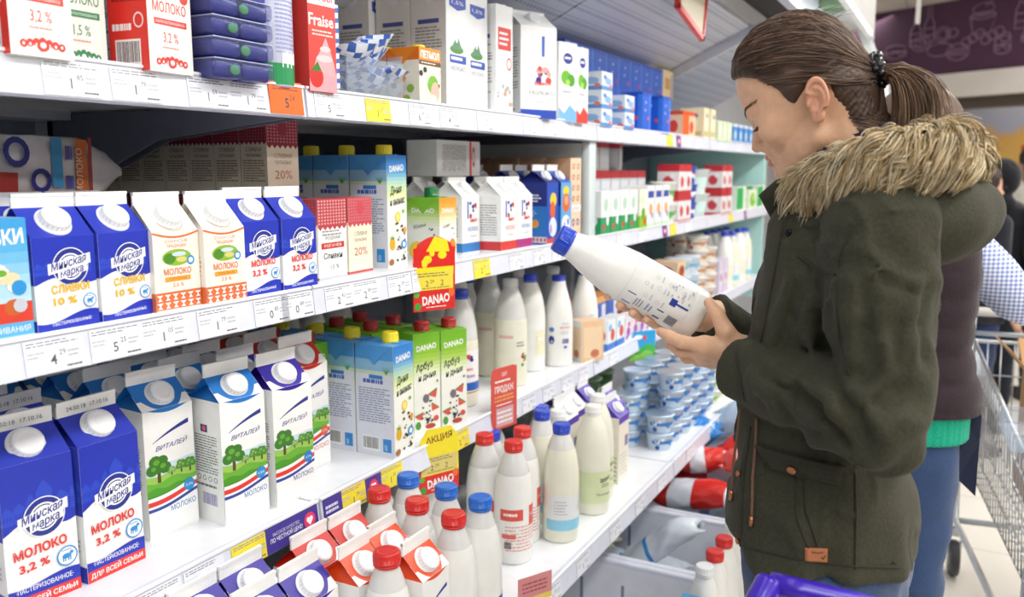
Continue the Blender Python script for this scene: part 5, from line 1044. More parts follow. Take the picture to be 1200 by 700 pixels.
pk('red_white', .082, .085, .110, '#e9e4e6', [('r', -.5, .75, .5, 1, '#c22f3c'), ('e', 0, .4, .25, .2, '#c9404a'), ('r', -.5, 0, .5, .1, '#c22f3c'), ('e', .2, .6, .12, .1, '#f6f2f2')], 'curd_carton', top='#a01f2c')
for j in range(2):
    for k in range(2): put('red_white', -.99, 3.203 + .086 * j, Z2 + .111 * k, f'red and white curd carton, {("lower", "upper")[k]} layer, {("left", "right")[j]} of the pair before the blue pots')
cupf('pot_royal', .044, .068, M('#2f4fc0', 'plastic'), M('#2a3fa8', 'plastic'), pot_art('#e8eaf6', '#d8504a'), 'yoghurt_pot'); stack('pot_royal', -.995, 3.40, Z2, 3, .0712, 'royal blue pot beside the white buckets', 'pot')
mb = MB()
def bucket(kind, r, h, m1, m2): cupf(kind, r, h, m1, m2, lambda A, r, h: A.rect(-r * .9, h * .25, r * .9, h * .7, M('#cfe8e4'), 10), 'cream_bucket', n=24, lidr=1.16)
bucket('bucket', .075, .098, M('#e4f0ee', 'plastic'), M('#eef4f3', 'plastic'))
stack('bucket', -1.03, 3.585, Z2, 2, .1012, 'white and mint cream bucket beyond the seam', 'bucket', .001)
for j in range(2):
    for k in range(2): put('red_white', -.99, 3.86 + .10 * j, Z2 + .111 * k, f'red and white curd carton, {("lower", "upper")[k]} layer, {("left", "right")[j]} of the far pair before the green packs')
pk('green_pack', .19, .08, .12, '#dfeee2', [('r', -.5, .1, .15, .95, '#1fb05a')], 'curd_carton'); pk('lime_pack', .17, .08, .10, '#e6f2d4', [('e', 0, .5, .35, .35, '#7cc42a'), ('e', .1, .6, .12, .15, '#d8f0a8')], 'curd_carton')
put('green_pack', -.99, 4.22, Z2, 'bright green curd pack near the end of the second shelf'); put('green_pack', -.99, 4.68, Z2, 'green pack at the end panel of the second shelf'); put('lime_pack', -.99, 4.47, Z2, 'lime green pack between the two bright green packs')

# ================================================================ third shelf past the seam
pk('peach_pack', .085, .06, .125, '#e9c49c', [('r', -.4, .1, .4, .85, '#f0d4b0'), ('e', .1, .2, .2, .1, '#c97a5a')], 'wrapped_biscuit_pack', sidem='#dfe6e2')
place('peach_pack', (-.978, 2.352, Z3), -.5, 'peach wrapped pack at the shelf corner below the fingers', 'pack')
pk('violet_pack', .062, .05, .085, '#efe6ee', [('e', 0, .4, .3, .2, '#a84ab0'), ('r', -.5, .75, .5, 1, '#e3dce8'), ('e', .1, .7, .2, .1, '#d8506a'), ('e', -.2, .2, .15, .1, '#5a5ac0')], 'dessert_pack')
pk('red_blue_pack', .07, .05, .10, '#e9eef2', [('r', -.5, .0, .5, .25, '#3f7fd0'), ('e', .1, .5, .25, .2, '#d8402c'), ('e', -.2, .75, .2, .12, '#7ab8e0')], 'dessert_pack')
for k in range(2): put('red_blue_pack', -.985, 2.518 + .08 * k, Z3, f'white dessert pack with red and blue print under the held bottle, {("left", "right")[k]} one', 'pack')
for k in range(5): put('violet_pack', -.985, 2.672 + .07 * k, Z3, f'white and violet dessert pack under the near hand, {ORD[k]} from left', 'pack', 'violet dessert packs')
pk('blue_cream_box', .10, .09, .14, '#dfe4ee', [('r', -.5, 0, .5, .85, '#4a6ec4'), ('r', .1, .1, .45, .8, '#e3e8f2'), ('r', -.5, .85, .5, 1, '#e8b070')], 'dessert_box', top='#e9a868')
for k in range(4): put('blue_cream_box', -1.12, 2.477 + .115 * k, Z3, f'shaded blue dessert box with orange top in the rear row, {ORD[k]} from left', 'box')
for k in range(2): put('blue_cream_box', -1.08, 3.00 + .115 * k, Z3 + .075, f'blue dessert box with orange top above the far hand, {("left", "right")[k]} one', 'box')
pk('base_box', .105, .11, .074, '#e3c9a8', [('e', 0, .5, .35, .3, '#b5523a'), ('e', .2, .5, .1, .2, '#5a2a20')], 'dessert_box')
for k in range(2): put('base_box', -1.08, 3.00 + .115 * k, Z3, f'low fruit dessert box carrying the blue dessert box, {("left", "right")[k]} one', 'box')
pk('yellow_box', .095, .09, .07, '#e8b93c', [('e', .1, .45, .3, .3, '#d8582c'), ('e', -.2, .5, .15, .2, '#f2e6b8')], 'dessert_box')
put('base_box', -1.0, 3.22, Z3, 'low fruit dessert box at the shelf edge carrying the yellow box', 'box'); put('yellow_box', -1.0, 3.22, Z3 + .0755, 'yellow dessert box above the far wrist', 'box')
put('base_box', -1.0, 3.22, Z3 + .1465, 'fruit dessert box on top of the yellow box', 'box')
stack('pot_sky', -1.0, 3.36, Z3, 3, .0732, 'pale blue pot beside the yellow box'); stack('pot_sky', -1.0, 3.48, Z3, 3, .0732, 'pale blue pot, pile just past the seam')
stack('pot_cream', -1.0, 3.62, Z3, 5, .0582, 'cream and brown pot in the tall pile beyond the pale blue pots'); stack('pot_cream', -1.0, 3.77, Z3, 4, .0582, 'cream and brown pot in the second pile beyond the pale blue pots'); stack('pot_cream', -1.11, 3.7, Z3, 5, .0582, 'cream and brown pot in the pile set back behind the tall pile')
pk('lilac_tall', .08, .08, .16, '#d9cfe2', [('r', -.4, .3, .4, .7, '#e8dfea'), ('e', 0, .5, .2, .12, '#b878b0')], 'yoghurt_carton')
for k in range(2): put('lilac_tall', -1.0, 3.91 + .09 * k, Z3, f'lilac carton before the far bottles, {("nearer", "farther")[k]} one')
for k in range(3): put('tall_milk', -1.16, 3.9 + .11 * k, Z3, f'grey sided carton behind the lilac cartons, {ORD[k]} from left')
for k in range(4): bt('b_cyan' if k % 2 == 0 else 'b_band', -1.0, 4.12 + .14 * k, Z3, f'white bottle with blue label at the far end of the third shelf, {ORD[k]} from left')
for k in range(4): bt('b_white', -1.12, 4.25 + .13 * k, Z3, f'blue capped white bottle in the second row at the far end, {ORD[k]} from left')
for k in range(5): stack('pot_sky', -.80, 3.4 + .13 * k, Z4, 2, .0732, f'pale blue pot on the lowest shelf beside the jacket front, {ORD[k]} pile', 'pot')

# ---- signs on the rails
def board(name, poly, th, mat, arts, loc, rz, label, tilt=0, cat='sign', par=None):
    mb = MB(); mb.prism(poly, lambda a, b, k: (th * k - th, a, b), mat); A = Art(); arts(A); mb.art(A, lambda s, t, l: (l + 0 * s, s, t))
    o = mb.build(name); o.location = loc; o.rotation_euler = (0, tilt, rz)
    return tag(o, label, cat)
def promo(top):
    def f(A):
        R_ = M('#d9231f'); A.rect(-.05, 0, .05, .128 if top else .045, R_)
        if not top: A.poly([(-.0497, .04), (.0497, .04), (.047, .117), (.030, .1395), (-.030, .1395), (-.047, .117)], M('#f3df22')); A.rect(-.0497, .0, -.045, .085, R_)
        A.poly([(-.046, .068 if not top else .062), (.046, .072), (.046, .100)] + [(.046 - .092 * i / 8, .102 + .006 * math.sin(i * 2.4) + (.01 if top else .035) * math.sin(PI * i / 8)) for i in range(9)] + [(-.046, .1)], M('#f3df22'))
        if top: A.rect(-.05, .088, .05, .128, R_); A.poly([(-.02, .12), (0, .150), (.03, .142), (.036, .118)], M('#f3df22')); A.blobs(-.03, .088, .03, .118, 5, .006, .012, [M('#f3df22')], 4)
        else: A.txt('АКЦИЯ', 0, .112, .014, M('#7a2a14'), .066, .1, 0, .02)
        A.rect(-.045, .042, .045, .080, M('#ecd94a' if top else '#d9c876')); A.lines(-.04, .068, .04, .078, 2, M('#8a7a3a'), 3); A.txt('2', -.018, .050, .012, INKD); A.txt('29', -.006, .056, .007, INKD); A.txt('2', .018, .050, .012, INKD); A.lines(-.03, .044, .04, .048, 1, M('#8a7a3a'), 4)
        A.txt('DANAO', .004, .014, .018, PW, .066, .06, 0, .03); A.ell(-.04, .010, .008, .008, GRN, 10); A.ell(.041, .034, .008, .009, ORG, 10); A.ell(-.043, .034, .007, .006, M('#5fae3a'), 10); A.lines(-.02, .005, .03, .009, 1, PW, 2)
    return f
po = [(-.05, 0), (.05, 0), (.05, .10)] + [(.05 - .1 * i / 10, .128 + .022 * math.sin(PI * i / 10)) for i in range(1, 10)] + [(-.05, .10)]
board('promo_card', po, .0012, M('#d9231f', 'paper'), promo(True), (-.932, 1.440, 1.170), math.radians(-24), 'red and yellow sale price card clipped to the second shelf rail', .02)
board('promo_card', [(-.05, 0), (.05, 0), (.047, .118), (.030, .140), (-.030, .140), (-.047, .118)], .0012, M('#f3df22', 'paper'), promo(False), (-.938, 1.458, .778), math.radians(-24), 'red and yellow sale price card clipped to the third shelf rail below the green cartons', .02)
def redsign(A): A.rect(-.047, 0, .047, .148, M('#d8564c')); A.rect(-.030, .006, .034, .052, M('#d9a9b0')); A.lines(-.026, .012, .03, .046, 3, PW, 5); A.txt('ХИТ', 0, .128, .010, PW, .022); A.lines(-.034, .112, .034, .122, 1, PW, 3); A.txt('ПРОДАЖ', 0, .090, .016, PW, .07, 0, 0, .02); A.lines(-.036, .066, .036, .084, 2, M('#f0b06a'), 2); A.lines(-.03, .056, .03, .063, 1, PW, 2)
board('shelf_talker', [(-.047, 0), (.047, 0), (.047, .130), (.036, .150), (-.036, .150), (-.047, .130)], .0015, M('#d8564c', 'paper'), redsign, (-.937, 1.748, .838), math.radians(-12), 'upright coral red sale sign clipped on the third shelf rail before the bottles', .0)
def mint(A): A.rect(-.06, 0, .06, .10, M('#2a9fd8')); A.band(-.06, .06, lambda x: 0, lambda x: .045 + .008 * math.sin(x * 60), M('#3fae4a')); A.band(-.06, .06, lambda x: 0, lambda x: .025 + .006 * math.sin(x * 80), M('#8fd05a')); A.ell(.01, .075, .008, .01, RED, 10); A.ell(-.02, .08, .02, .008, PW, 12); A.rect(-.055, .03, -.02, .06, M('#7fc49a'))
board('shelf_card', [(-.06, 0), (.06, 0), (.06, .1), (-.06, .1)], .0012, M('#2a9fd8', 'paper'), mint, (-.938, 2.755, .806), -.5, 'blue and green landscape card hanging on the third shelf rail below the hands')
board('shelf_card', [(-.04, 0), (.04, 0), (.04, .055), (-.04, .055)], .0012, M('#c9a0a8', 'paper'), lambda A: (A.rect(-.04, 0, .04, .055, M('#d88a8a')), A.lines(-.03, .02, .03, .045, 3, M('#a8485a'), 2), A.rect(-.04, 0, .04, .012, M('#e8d25a'))), (-.684, 1.402, .618), -.5, 'small pink and yellow card sticking up from the lowest shelf rail')
# red framed holders under the canopy
def holder(loc, rx, label, w=.30, h=.34):
    o = empty('price_holder', loc); o.rotation_euler = (rx, 0, 0); RF = M('#e2402f', 'plastic'); mb = MB(); t = .016
    for a in ((-w / 2, 0, w / 2, t), (-w / 2, h - t, w / 2, h), (-w / 2, 0, -w / 2 + t, h), (w / 2 - t, 0, w / 2, h)): mb.box(-.008, a[0], a[1], .008, a[2], a[3], RF)
    mb.build('frame', o); mb = MB(); mb.box(-.003, -w / 2 + .01, .01, .003, w / 2 - .01, h - .01, M('#f3ead2', 'paper')); mb.build('insert', o); mb = MB(); mb.tube([(0, 0, h), (0, 0, h + .1)], .004, STEEL, 8); mb.build('hanger', o)
    return tag(o, label, 'sign')
holder((-.80, 2.74, 1.905), math.radians(-12), 'red framed price holder hanging under the canopy, right one')
holder((-.80, 2.15, 1.93), math.radians(-4), 'red framed price holder hanging under the canopy, cut by the top edge')

# ================================================================ bins under the lowest shelf
BIN = M('#eef0f8', 'plastic', .45)
def bin_(y0, y1, label, z1=.435):
    o = empty('storage_bin', (-1.05, (y0 + y1) / 2, .251)); mb = MB(); x0, x1 = -1.5, -.494; t = .012; z0 = .251
    mb.box(x0, y0, z0, x1, y1, z0 + t, BIN)
    for a in ((x0, y0, x1, y0 + t), (x0, y1 - t, x1, y1), (x0, y0, x0 + t, y1), (x1 - t, y0, x1, y1)): mb.box(a[0], a[1], z0, a[2], a[3], z1, BIN)
    child(mb, 'body', o); mb = MB()
    for a in ((x0 - .008, y0 - .008, x1 + .008, y0 + t), (x0 - .008, y1 - t, x1 + .008, y1 + .008), (x0 - .008, y0, x0 + t, y1), (x1 - t, y0, x1 + .008, y1)): mb.rbox(a[0], a[1], z1 - .004, a[2], a[3], z1 + .012, M('#dde1ee', 'plastic'), .004)
    child(mb, 'rim', o); mb = MB(); S_ = M('#8a90a6', 'plastic')
    for k in range(7):
        x = x0 + .1 + k * .115
        for y, s in ((y0, -1), (y1 - t, -1)): mb.box(x - .004, y - .0012, z1 - .15, x + .004, y + .0005, z1 - .05, S_)
    child(mb, 'slots', o); return tag(o, label, 'bin')
bin_(1.56, 1.985, 'white slotted storage bin under the lowest shelf, nearest one'); bin_(2.005, 2.355, 'white slotted storage bin under the lowest shelf, middle one with crumpled bags'); bin_(2.375, 3.1, 'white slotted storage bin under the lowest shelf, far one with red bags'); bin_(1.0, 1.54, 'white slotted storage bin under the lowest shelf, hidden by the bottles')
def bag(L, r, cols, bands, seed, name='bag'):
    """a pillow shaped sealed pack with coloured bands, creased film and flat end seals"""
    rr = random.Random(seed); mb = MB(); ns, n = 40, 32; V = []; ph = [rr.uniform(0, 6.3) for _ in range(8)]
    for i in range(ns + 1):
        s = i / ns; e = max(1 - abs(2 * s - 1) ** 3.2, .0) ** .55; seal = min(1, min(s, 1 - s) / .05)
        for j in range(n):
            t = 2 * PI * j / n
            cr = .10 * (1 - abs(math.sin(2 * t + 9 * s + ph[0]))) ** 2 + .09 * (1 - abs(math.sin(3 * t - 13 * s + ph[1]))) ** 3 + .07 * math.sin(5 * t + 21 * s + ph[2]) + .06 * math.sin(17 * s + 2 * t + ph[3])
            k = r * (.2 + .8 * e) * (1 + (cr - .05) * (.6 + .8 * (1 - e)))
            V.append(((s - .5) * L + .012 * math.sin(3 * t + ph[4]) * (1 - e), (k * (1 - .0) + r * .55 * (1 - e)) * math.cos(t), k * math.sin(t) * (.04 + .80 * e) * (.15 + .85 * seal) + .012 * math.sin(s * 6 + ph[5])))
    k0 = mb.n; mb.v.append(np.array(V)); mb.n += len(V)
    for i in range(ns):
        c = cols[next((q for b, q in bands if (i + .5) / ns < b), 0)]; mi = mb.mi(M(c, 'film'))
        for j in range(n): mb.f.append([k0 + i * n + j, k0 + i * n + (j + 1) % n, k0 + (i + 1) * n + (j + 1) % n, k0 + (i + 1) * n + j]); mb.m.append(mi); mb.sm.append(True)
    return mb.build(name)
RW = ['#d8281f', '#e6eaf4']; BW = [(.1, 1), (.36, 0), (.55, 1), (.82, 0), (1.1, 1)]
def bagat(o, loc, rot, label, cat='bag', group=None): o.location = loc; o.rotation_euler = rot; tag(o, label, cat, group)
BG = [(.36, .055, RW, BW, 1, (-0.680, 2.465, 0.475), (0, .04, .02), 'red and white banded milk bag lying across the front of the far bin'),
 (.30, .052, RW, [(.12, 1), (.4, 0), (.6, 1), (.85, 0), (1.1, 1)], 2, (-1.020, 2.485, 0.475), (0, .05, -.1), 'red and white milk bag under the shelf, left end of the far bin'),
 (.24, .050, RW, [(.2, 1), (.5, 0), (.7, 1), (1.1, 0)], 3, (-0.720, 2.605, 0.535), (.2, -.15, .3), 'red and white milk bag tilted on the pile, upper one'),
 (.26, .055, RW, [(.3, 0), (.6, 0), (1.1, 1)], 4, (-0.560, 2.745, 0.575), (.4, -.6, .4), 'bright red milk bag standing at the top of the pile'),
 (.24, .060, ['#1f7fd0', '#d8e6f4'], [(.1, 1), (1.1, 0)], 5, (-0.780, 2.755, 0.575), (.1, -.2, .4), 'bright blue milk bag behind the red bags'),
 (.26, .060, ['#c9ddec', '#3f9ad8'], [(.3, 0), (.4, 1), (1.1, 0)], 6, (-0.580, 2.905, 0.630), (.7, -.3, .3), 'pale blue milk bag at the back of the pile beside the jacket'),
 (.24, .050, ['#5a3028', '#c9b8b0'], [(.2, 1), (.8, 0), (1.1, 1)], 7, (-1.000, 2.625, 0.500), (.2, .1, .1), 'brown bag in shade behind the left red and white bag'),
 (.24, .050, ['#e8c4c4', '#d8483f'], [(.2, 1), (1.1, 0)], 8, (-0.500, 2.635, 0.545), (.3, -.1, .2), 'pale pink bag on the pile beside the blue bag'),
 (.34, .060, RW, [(.5, 0), (1.1, 1)], 11, (-0.680, 2.715, 0.460), (0, .0, .1), 'red and white milk bag at the base of the far bin pile'),
 (.34, .060, ['#b9cfe0', '#4a90c8'], [(.4, 0), (.5, 1), (1.1, 0)], 12, (-0.660, 2.485, 0.345), (0, 0, .05), 'pale blue bag deep inside the far bin under the banded bag'),
 (.34, .060, ['#b9cfe0', '#4a90c8'], [(.4, 0), (.5, 1), (1.1, 0)], 14, (-0.660, 2.715, 0.335), (0, 0, -.05), 'pale blue bag at the bottom rear of the far bin'),
 (.34, .055, ['#b9cfe0', '#4a90c8'], [(.4, 0), (.5, 1), (1.1, 0)], 15, (-1.030, 2.565, 0.345), (0, 0, .1), 'pale blue bag at the left bottom of the far bin'),
 (.30, .055, ['#b9cfe0', '#3f9ad8'], [(.4, 0), (.5, 1), (1.1, 0)], 16, (-0.600, 2.875, 0.500), (0, 0, .05), 'pale bag carrying the pale blue one at the back of the far bin'),
 (.24, .042, ['#d5dde8', '#3a8fd4'], [(.3, 0), (.36, 1), (.7, 0), (1.1, 0)], 9, (-0.670, 2.170, 0.435), (.3, -.5, .2), 'clear and blue crumpled bag leaning in the middle bin'),
 (.24, .042, ['#2f84d0', '#e3e9d0'], [(.35, 0), (.5, 1), (.6, 0), (1.1, 1)], 10, (-0.930, 2.190, 0.415), (.1, .1, .1), 'blue green and white crumpled bag in the middle bin under the shelf'),
 (.40, .055, ['#d5dde8', '#3a8fd4'], [(.5, 0), (.6, 1), (1.1, 0)], 13, (-0.810, 2.230, 0.320), (0, 0, .05), 'pale bag at the bottom of the middle bin')]
for L_, r_, cs, bs, sd, lc, rt, lb in BG: bagat(bag(L_, r_, cs, bs, sd, 'milk_bag'), lc, rt, lb)
for k, (x, y, kd) in enumerate(((-.446, 1.765, 'b_smallw'), (-.445, 1.850, 'b_small'), (-.444, 1.932, 'b_small'), (-.446, 2.03, 'b_smallw'))): put(kd, x, y, .3405, ('white capped small bottle on the cooler base beside the trolley', 'red capped small bottle on the cooler base, nearer of two', 'red capped small bottle on the cooler base, farther of two', 'white capped bottle on the cooler base just below the jacket hem')[k], 'bottle')
pk('cyan_box', .07, .065, .20, '#2f9fd8', [('e', 0, .7, .3, .1, '#f2f6fa'), ('r', -.5, 0, .5, .4, '#eef2f6')], 'milk_carton'); put('cyan_box', -.446, 1.680, .3405, 'bright blue and white carton on the cooler base in front of the small bottles')
# ================================================================ organic surfaces: distance fields polygonised on a grid
def cp(u, v, d):
    q = ray_dir(u, v); return np.array((q.x * d, q.y * d, CAM_Z + q.z * d))
def cy(u, v, y):
    q = ray_dir(u, v); t = y / q.y; return np.array((q.x * t, y, CAM_Z + q.z * t))
def smin(a, b, k): h = np.clip(.5 + .5 * (b - a) / k, 0, 1); return b + (a - b) * h - k * h * (1 - h)
def smax(a, b, k): return -smin(-a, -b, k)
def d_ell(P, c, r):
    q = (P - np.asarray(c)) / np.asarray(r); k = np.linalg.norm(q, axis=-1); g = np.linalg.norm(q / np.asarray(r), axis=-1) + 1e-9
    return k * (k - 1) / g
def d_sph(P, c, r): return np.linalg.norm(P - np.asarray(c), axis=-1) - r
def d_cap(P, a, b, ra, rb):
    a = np.asarray(a, float); b = np.asarray(b, float); ab = b - a
    t = np.clip(((P - a) @ ab) / (ab @ ab + 1e-12), 0, 1)
    return np.linalg.norm(P - a - t[..., None] * ab, axis=-1) - (ra + (rb - ra) * t)
def chain(P, pts, rs, k=.006):
    d = None
    for i in range(len(pts) - 1):
        e = d_cap(P, pts[i], pts[i + 1], rs[i], rs[i + 1]); d = e if d is None else smin(d, e, k)
    return d
def surfnet(f, lo, hi, h):
    lo = np.asarray(lo, float); hi = np.asarray(hi, float); n = np.ceil((hi - lo) / h).astype(int) + 1
    ax = [lo[i] + h * np.arange(n[i]) for i in range(3)]
    D = np.empty(n)
    for i0 in range(0, n[0], 24):
        G = np.stack(np.meshgrid(ax[0][i0:i0 + 24], ax[1], ax[2], indexing='ij'), -1); D[i0:i0 + 24] = f(G)
    S = D < 0
    cs = sum(S[i:n[0] - 1 + i, j:n[1] - 1 + j, k:n[2] - 1 + k].astype(int) for i in (0, 1) for j in (0, 1) for k in (0, 1))
    act = (cs > 0) & (cs < 8); idx = -np.ones(act.shape, int); I = np.argwhere(act); idx[act] = np.arange(len(I))
    acc = np.zeros((len(I), 3)); cnt = np.zeros(len(I))
    for a in range(3):
        for p in (0, 1):
            for q in (0, 1):
                o = np.zeros(3, int); o[(a + 1) % 3] = p; o[(a + 2) % 3] = q; e = o.copy(); e[a] = 1
                A = I + o; B = I + e; da = D[tuple(A.T)]; db = D[tuple(B.T)]; m = (da < 0) != (db < 0)
                t = np.where(m, da / (da - db + 1e-20), 0); pos = A + t[:, None] * (B - A); acc[m] += pos[m]; cnt[m] += 1
    V = lo + h * acc / cnt[:, None]; F = []
    for a in range(3):
        b, c = (a + 1) % 3, (a + 2) % 3
        sl0 = [slice(1, -1)] * 3; sl0[a] = slice(0, -1); sl1 = list(sl0); sl1[a] = slice(1, None)
        s0, s1 = S[tuple(sl0)], S[tuple(sl1)]; E = np.argwhere(s0 != s1)
        if not len(E): continue
        up = s0[tuple(E.T)]; off = np.ones(3, int); off[a] = 0; E = E + off
        def cell(db, dc): q = E.copy(); q[:, b] -= db; q[:, c] -= dc; return idx[tuple(q.T)]
        Q = np.stack([cell(1, 1), cell(0, 1), cell(0, 0), cell(1, 0)], 1); Q[~up] = Q[~up][:, ::-1]; F.append(Q[(Q >= 0).all(1)])
    return V, np.concatenate(F)
def relax(V, F, n=1):
    for _ in range(n):
        acc = np.zeros_like(V); c = np.zeros(len(V))
        for i in range(4): np.add.at(acc, F[:, i], V[F[:, (i + 1) % 4]] + V[F[:, (i + 3) % 4]]); np.add.at(c, F[:, i], 2)
        V = .5 * V + .5 * acc / c[:, None]
    return V
def sines(P, seed, n, k0, k1, st=(1, 1, 1)):
    r = np.random.RandomState(seed); o = 0
    for _ in range(n):
        d = r.normal(size=3) * np.array(st); d /= np.linalg.norm(d); o = o + np.sin(P @ (d * r.uniform(k0, k1)) + r.uniform(0, 6.28) + 1.3 * np.sin(P @ (r.normal(size=3) * 9)))
    return o / n ** .5
def strands(mb, paths, r0, mats, n=3, seed=0):
    """paths (k, m, 3): each strand a thin tapering tube"""
    P = np.asarray(paths); K, m, _ = P.shape; r = np.random.RandomState(seed)
    T = np.gradient(P, axis=1); T /= np.linalg.norm(T, axis=2, keepdims=True) + 1e-9
    a = np.tile(r.normal(size=(K, 1, 3)), (1, m, 1)); u = np.cross(T, a); u /= np.linalg.norm(u, axis=2, keepdims=True) + 1e-9; w = np.cross(T, u)
    tp = (1 - np.linspace(0, 1, m) ** 2 * .85)[None, :, None] * (r0 * (.7 + .6 * r.rand(K)))[:, None, None]
    V = np.stack([P + tp * (math.cos(2 * PI * j / n) * u + math.sin(2 * PI * j / n) * w) for j in range(n)], 2)   # K m n 3
    which = r.randint(0, len(mats), K)
    for q, mat in enumerate(mats):
        S = np.where(which == q)[0]
        if not len(S): continue
        Vq = V[S].reshape(-1, 3); base = (np.arange(len(S)) * m * n)[:, None, None, None]; i = np.arange(m - 1)[None, :, None, None]; j = np.arange(n)[None, None, :, None]
        F = np.concatenate([base + i * n + j, base + i * n + (j + 1) % n, base + (i + 1) * n + (j + 1) % n, base + (i + 1) * n + j], 3).reshape(-1, 4)
        mb.add(Vq, F.tolist(), mat, True)

# ================================================================ the shopper in the olive parka
woman = empty('person', (-.14, 1.25, 0))
YW = 1.25
SKIN = M('#e4b695', 'skin'); LIP = M('#c98578', 'skin'); OLIVE = M('#3e3e31', 'cloth', bump=.4, sheen=.05); OLIVE2 = M('#36362b', 'cloth', bump=.4, sheen=.05)
TR = cy(949, 121, 1.18); TR[1] = YW
PT = math.radians(25); FV = np.array((-math.cos(PT), 0, -math.sin(PT))); UV = np.array((-math.sin(PT), 0, math.cos(PT))); SV = np.array((0, -1., 0))
HS = .90
def canon(P): q = (P - TR) / HS; return np.stack([q @ FV, q @ UV, q @ SV], -1)
def world(c): c = np.asarray(c, float); return TR + HS * (c[..., 0:1] * FV + c[..., 1:2] * UV + c[..., 2:3] * SV)
def skull(C, A):
    d = d_ell(A, (.0125, .058, 0), (.0885, .087, .076)); return smin(d, d_ell(A, (-.026, .014, 0), (.055, .066, .068)), .015)
def f_head(P):
    C = canon(P); A = C.copy(); A[..., 2] = np.abs(C[..., 2])
    d = skull(C, A)
    d = smin(d, d_ell(A, (.040, -.002, 0), (.052, .078, .056)), .02)
    d = smin(d, d_cap(A, (.010, -.048, .050), (.074, -.076, .012), .017, .016), .022)
    d = smin(d, d_ell(A, (.064, -.008, .042), (.022, .020, .016)), .02)
    d = smin(d, d_cap(A, (.080, .031, .028), (.086, .031, .006), .0105, .0112), .014)
    d = smin(d, d_ell(A, (.076, -.042, 0), (.0205, .020, .026)), .014)
    d = smin(d, d_sph(A, (.0795, -.074, 0), .0165), .016)
    d = smax(d, -d_ell(A, (.0995, .013, .031), (.016, .0115, .015)), .010)
    d = smin(d, d_sph(A, (.0750, .012, .031), .0142), .0035)
    n = smin(d_cap(A, (.0905, .014, 0), (.1048, -.0165, 0), .0065, .0090), d_sph(A, (.0955, -.0215, .0105), .0078), .008)
    d = smin(d, n, .009)
    d = smax(d, -d_ell(A, (.1010, -.0300, .0055), (.006, .004, .0032)), .003)
    d = smin(d, d_ell(A, (.0932, -.0400, 0), (.0075, .0052, .020)), .005)
    d = smin(d, d_ell(A, (.0925, -.0502, 0), (.0078, .0056, .017)), .005)
    d = smax(d, -d_ell(A, (.1018, -.0452, 0), (.012, .0012, .022)), .0025)
    nk = d_cap(C, (-.020, -.03, 0), (-.050, -.165, 0), .055, .060)
    d = smin(d, nk, .025)
    return d * HS
def f_ear(P):
    C = canon(P); A = C.copy(); A[..., 2] = np.abs(C[..., 2])
    e = A - np.array((-.0115, .000, .0775)); ct, st = math.cos(.27), math.sin(.27)
    a = e[..., 0] * ct + e[..., 1] * st; b = -e[..., 0] * st + e[..., 1] * ct; z = e[..., 2] - .20 * (-a) - .004
    wid = .0168 * np.where(b > -.004, 1, .70 + .30 * np.clip((b + .034) / .030, 0, 1)); aw = a * .0180 / wid; q = np.stack([a, b, z], -1)
    d = d_ell(np.stack([aw, b, z + .002], -1), (0, 0, 0), (.0175, .0305, .0050))
    rr_ = np.sqrt((aw / .0180) ** 2 + (b / .0305) ** 2); helix = np.sqrt(((rr_ - .90) * .019) ** 2 + (z - .0030) ** 2) - .0030
    helix = np.where((aw > .007) & (b < .010), 1.0, helix); helix = np.where((b < -.014), 1.0, helix); d = smin(d, helix, .002)
    ra = np.sqrt(((aw + .0) / .0105) ** 2 + ((b + .001) / .0165) ** 2); anti = np.sqrt(((ra - 1) * .012) ** 2 + (z - .0030) ** 2) - .0024; anti = np.where(aw > .003, 1.0, anti); d = smin(d, anti, .003)
    d = smax(d, -d_ell(q, (.0030, -.0035, .0035), (.0085, .0115, .0075)), .0025)
    d = smin(d, d_ell(q, (.0125, -.004, .0015), (.0035, .0060, .0045)), .002); d = smin(d, d_cap(q, (.010, .010, .002), (.001, .006, .0005), .0028, .0018), .002)
    d = smin(d, d_ell(q, (.001, -.0255, .0005), (.0085, .0085, .0042)), .004); return HS * smin(d, d_cap(q, (.006, .012, -.008), (.006, -.014, -.008), .008, .008), .004)
body = MB()
V, F = surfnet(f_head, TR + (-.155, -.095, -.19), TR + (.13, .095, .155), .00215); V = relax(V, F, 1)
Cn = canon(V[F].mean(1)); lipm = (Cn[:, 0] > .0905) & (Cn[:, 1] < -.0375) & (Cn[:, 1] > -.0555) & (np.abs(Cn[:, 2]) < .0195)
body.add(V, F[~lipm].tolist(), SKIN, True); k0 = body.n - len(V)
mi = body.mi(LIP)
for f in F[lipm]: body.f.append([int(x) + k0 for x in f]); body.m.append(mi); body.sm.append(True)
for sg in (1, -1):
    ce = world(np.array((-.0115, .000, sg * .0795))); V, F = surfnet(f_ear, ce - (.030, .022, .040), ce + (.030, .022, .040), .00105); V = relax(V, F, 1); body.add(V, F.tolist(), M('#dea587', 'skin'), True)
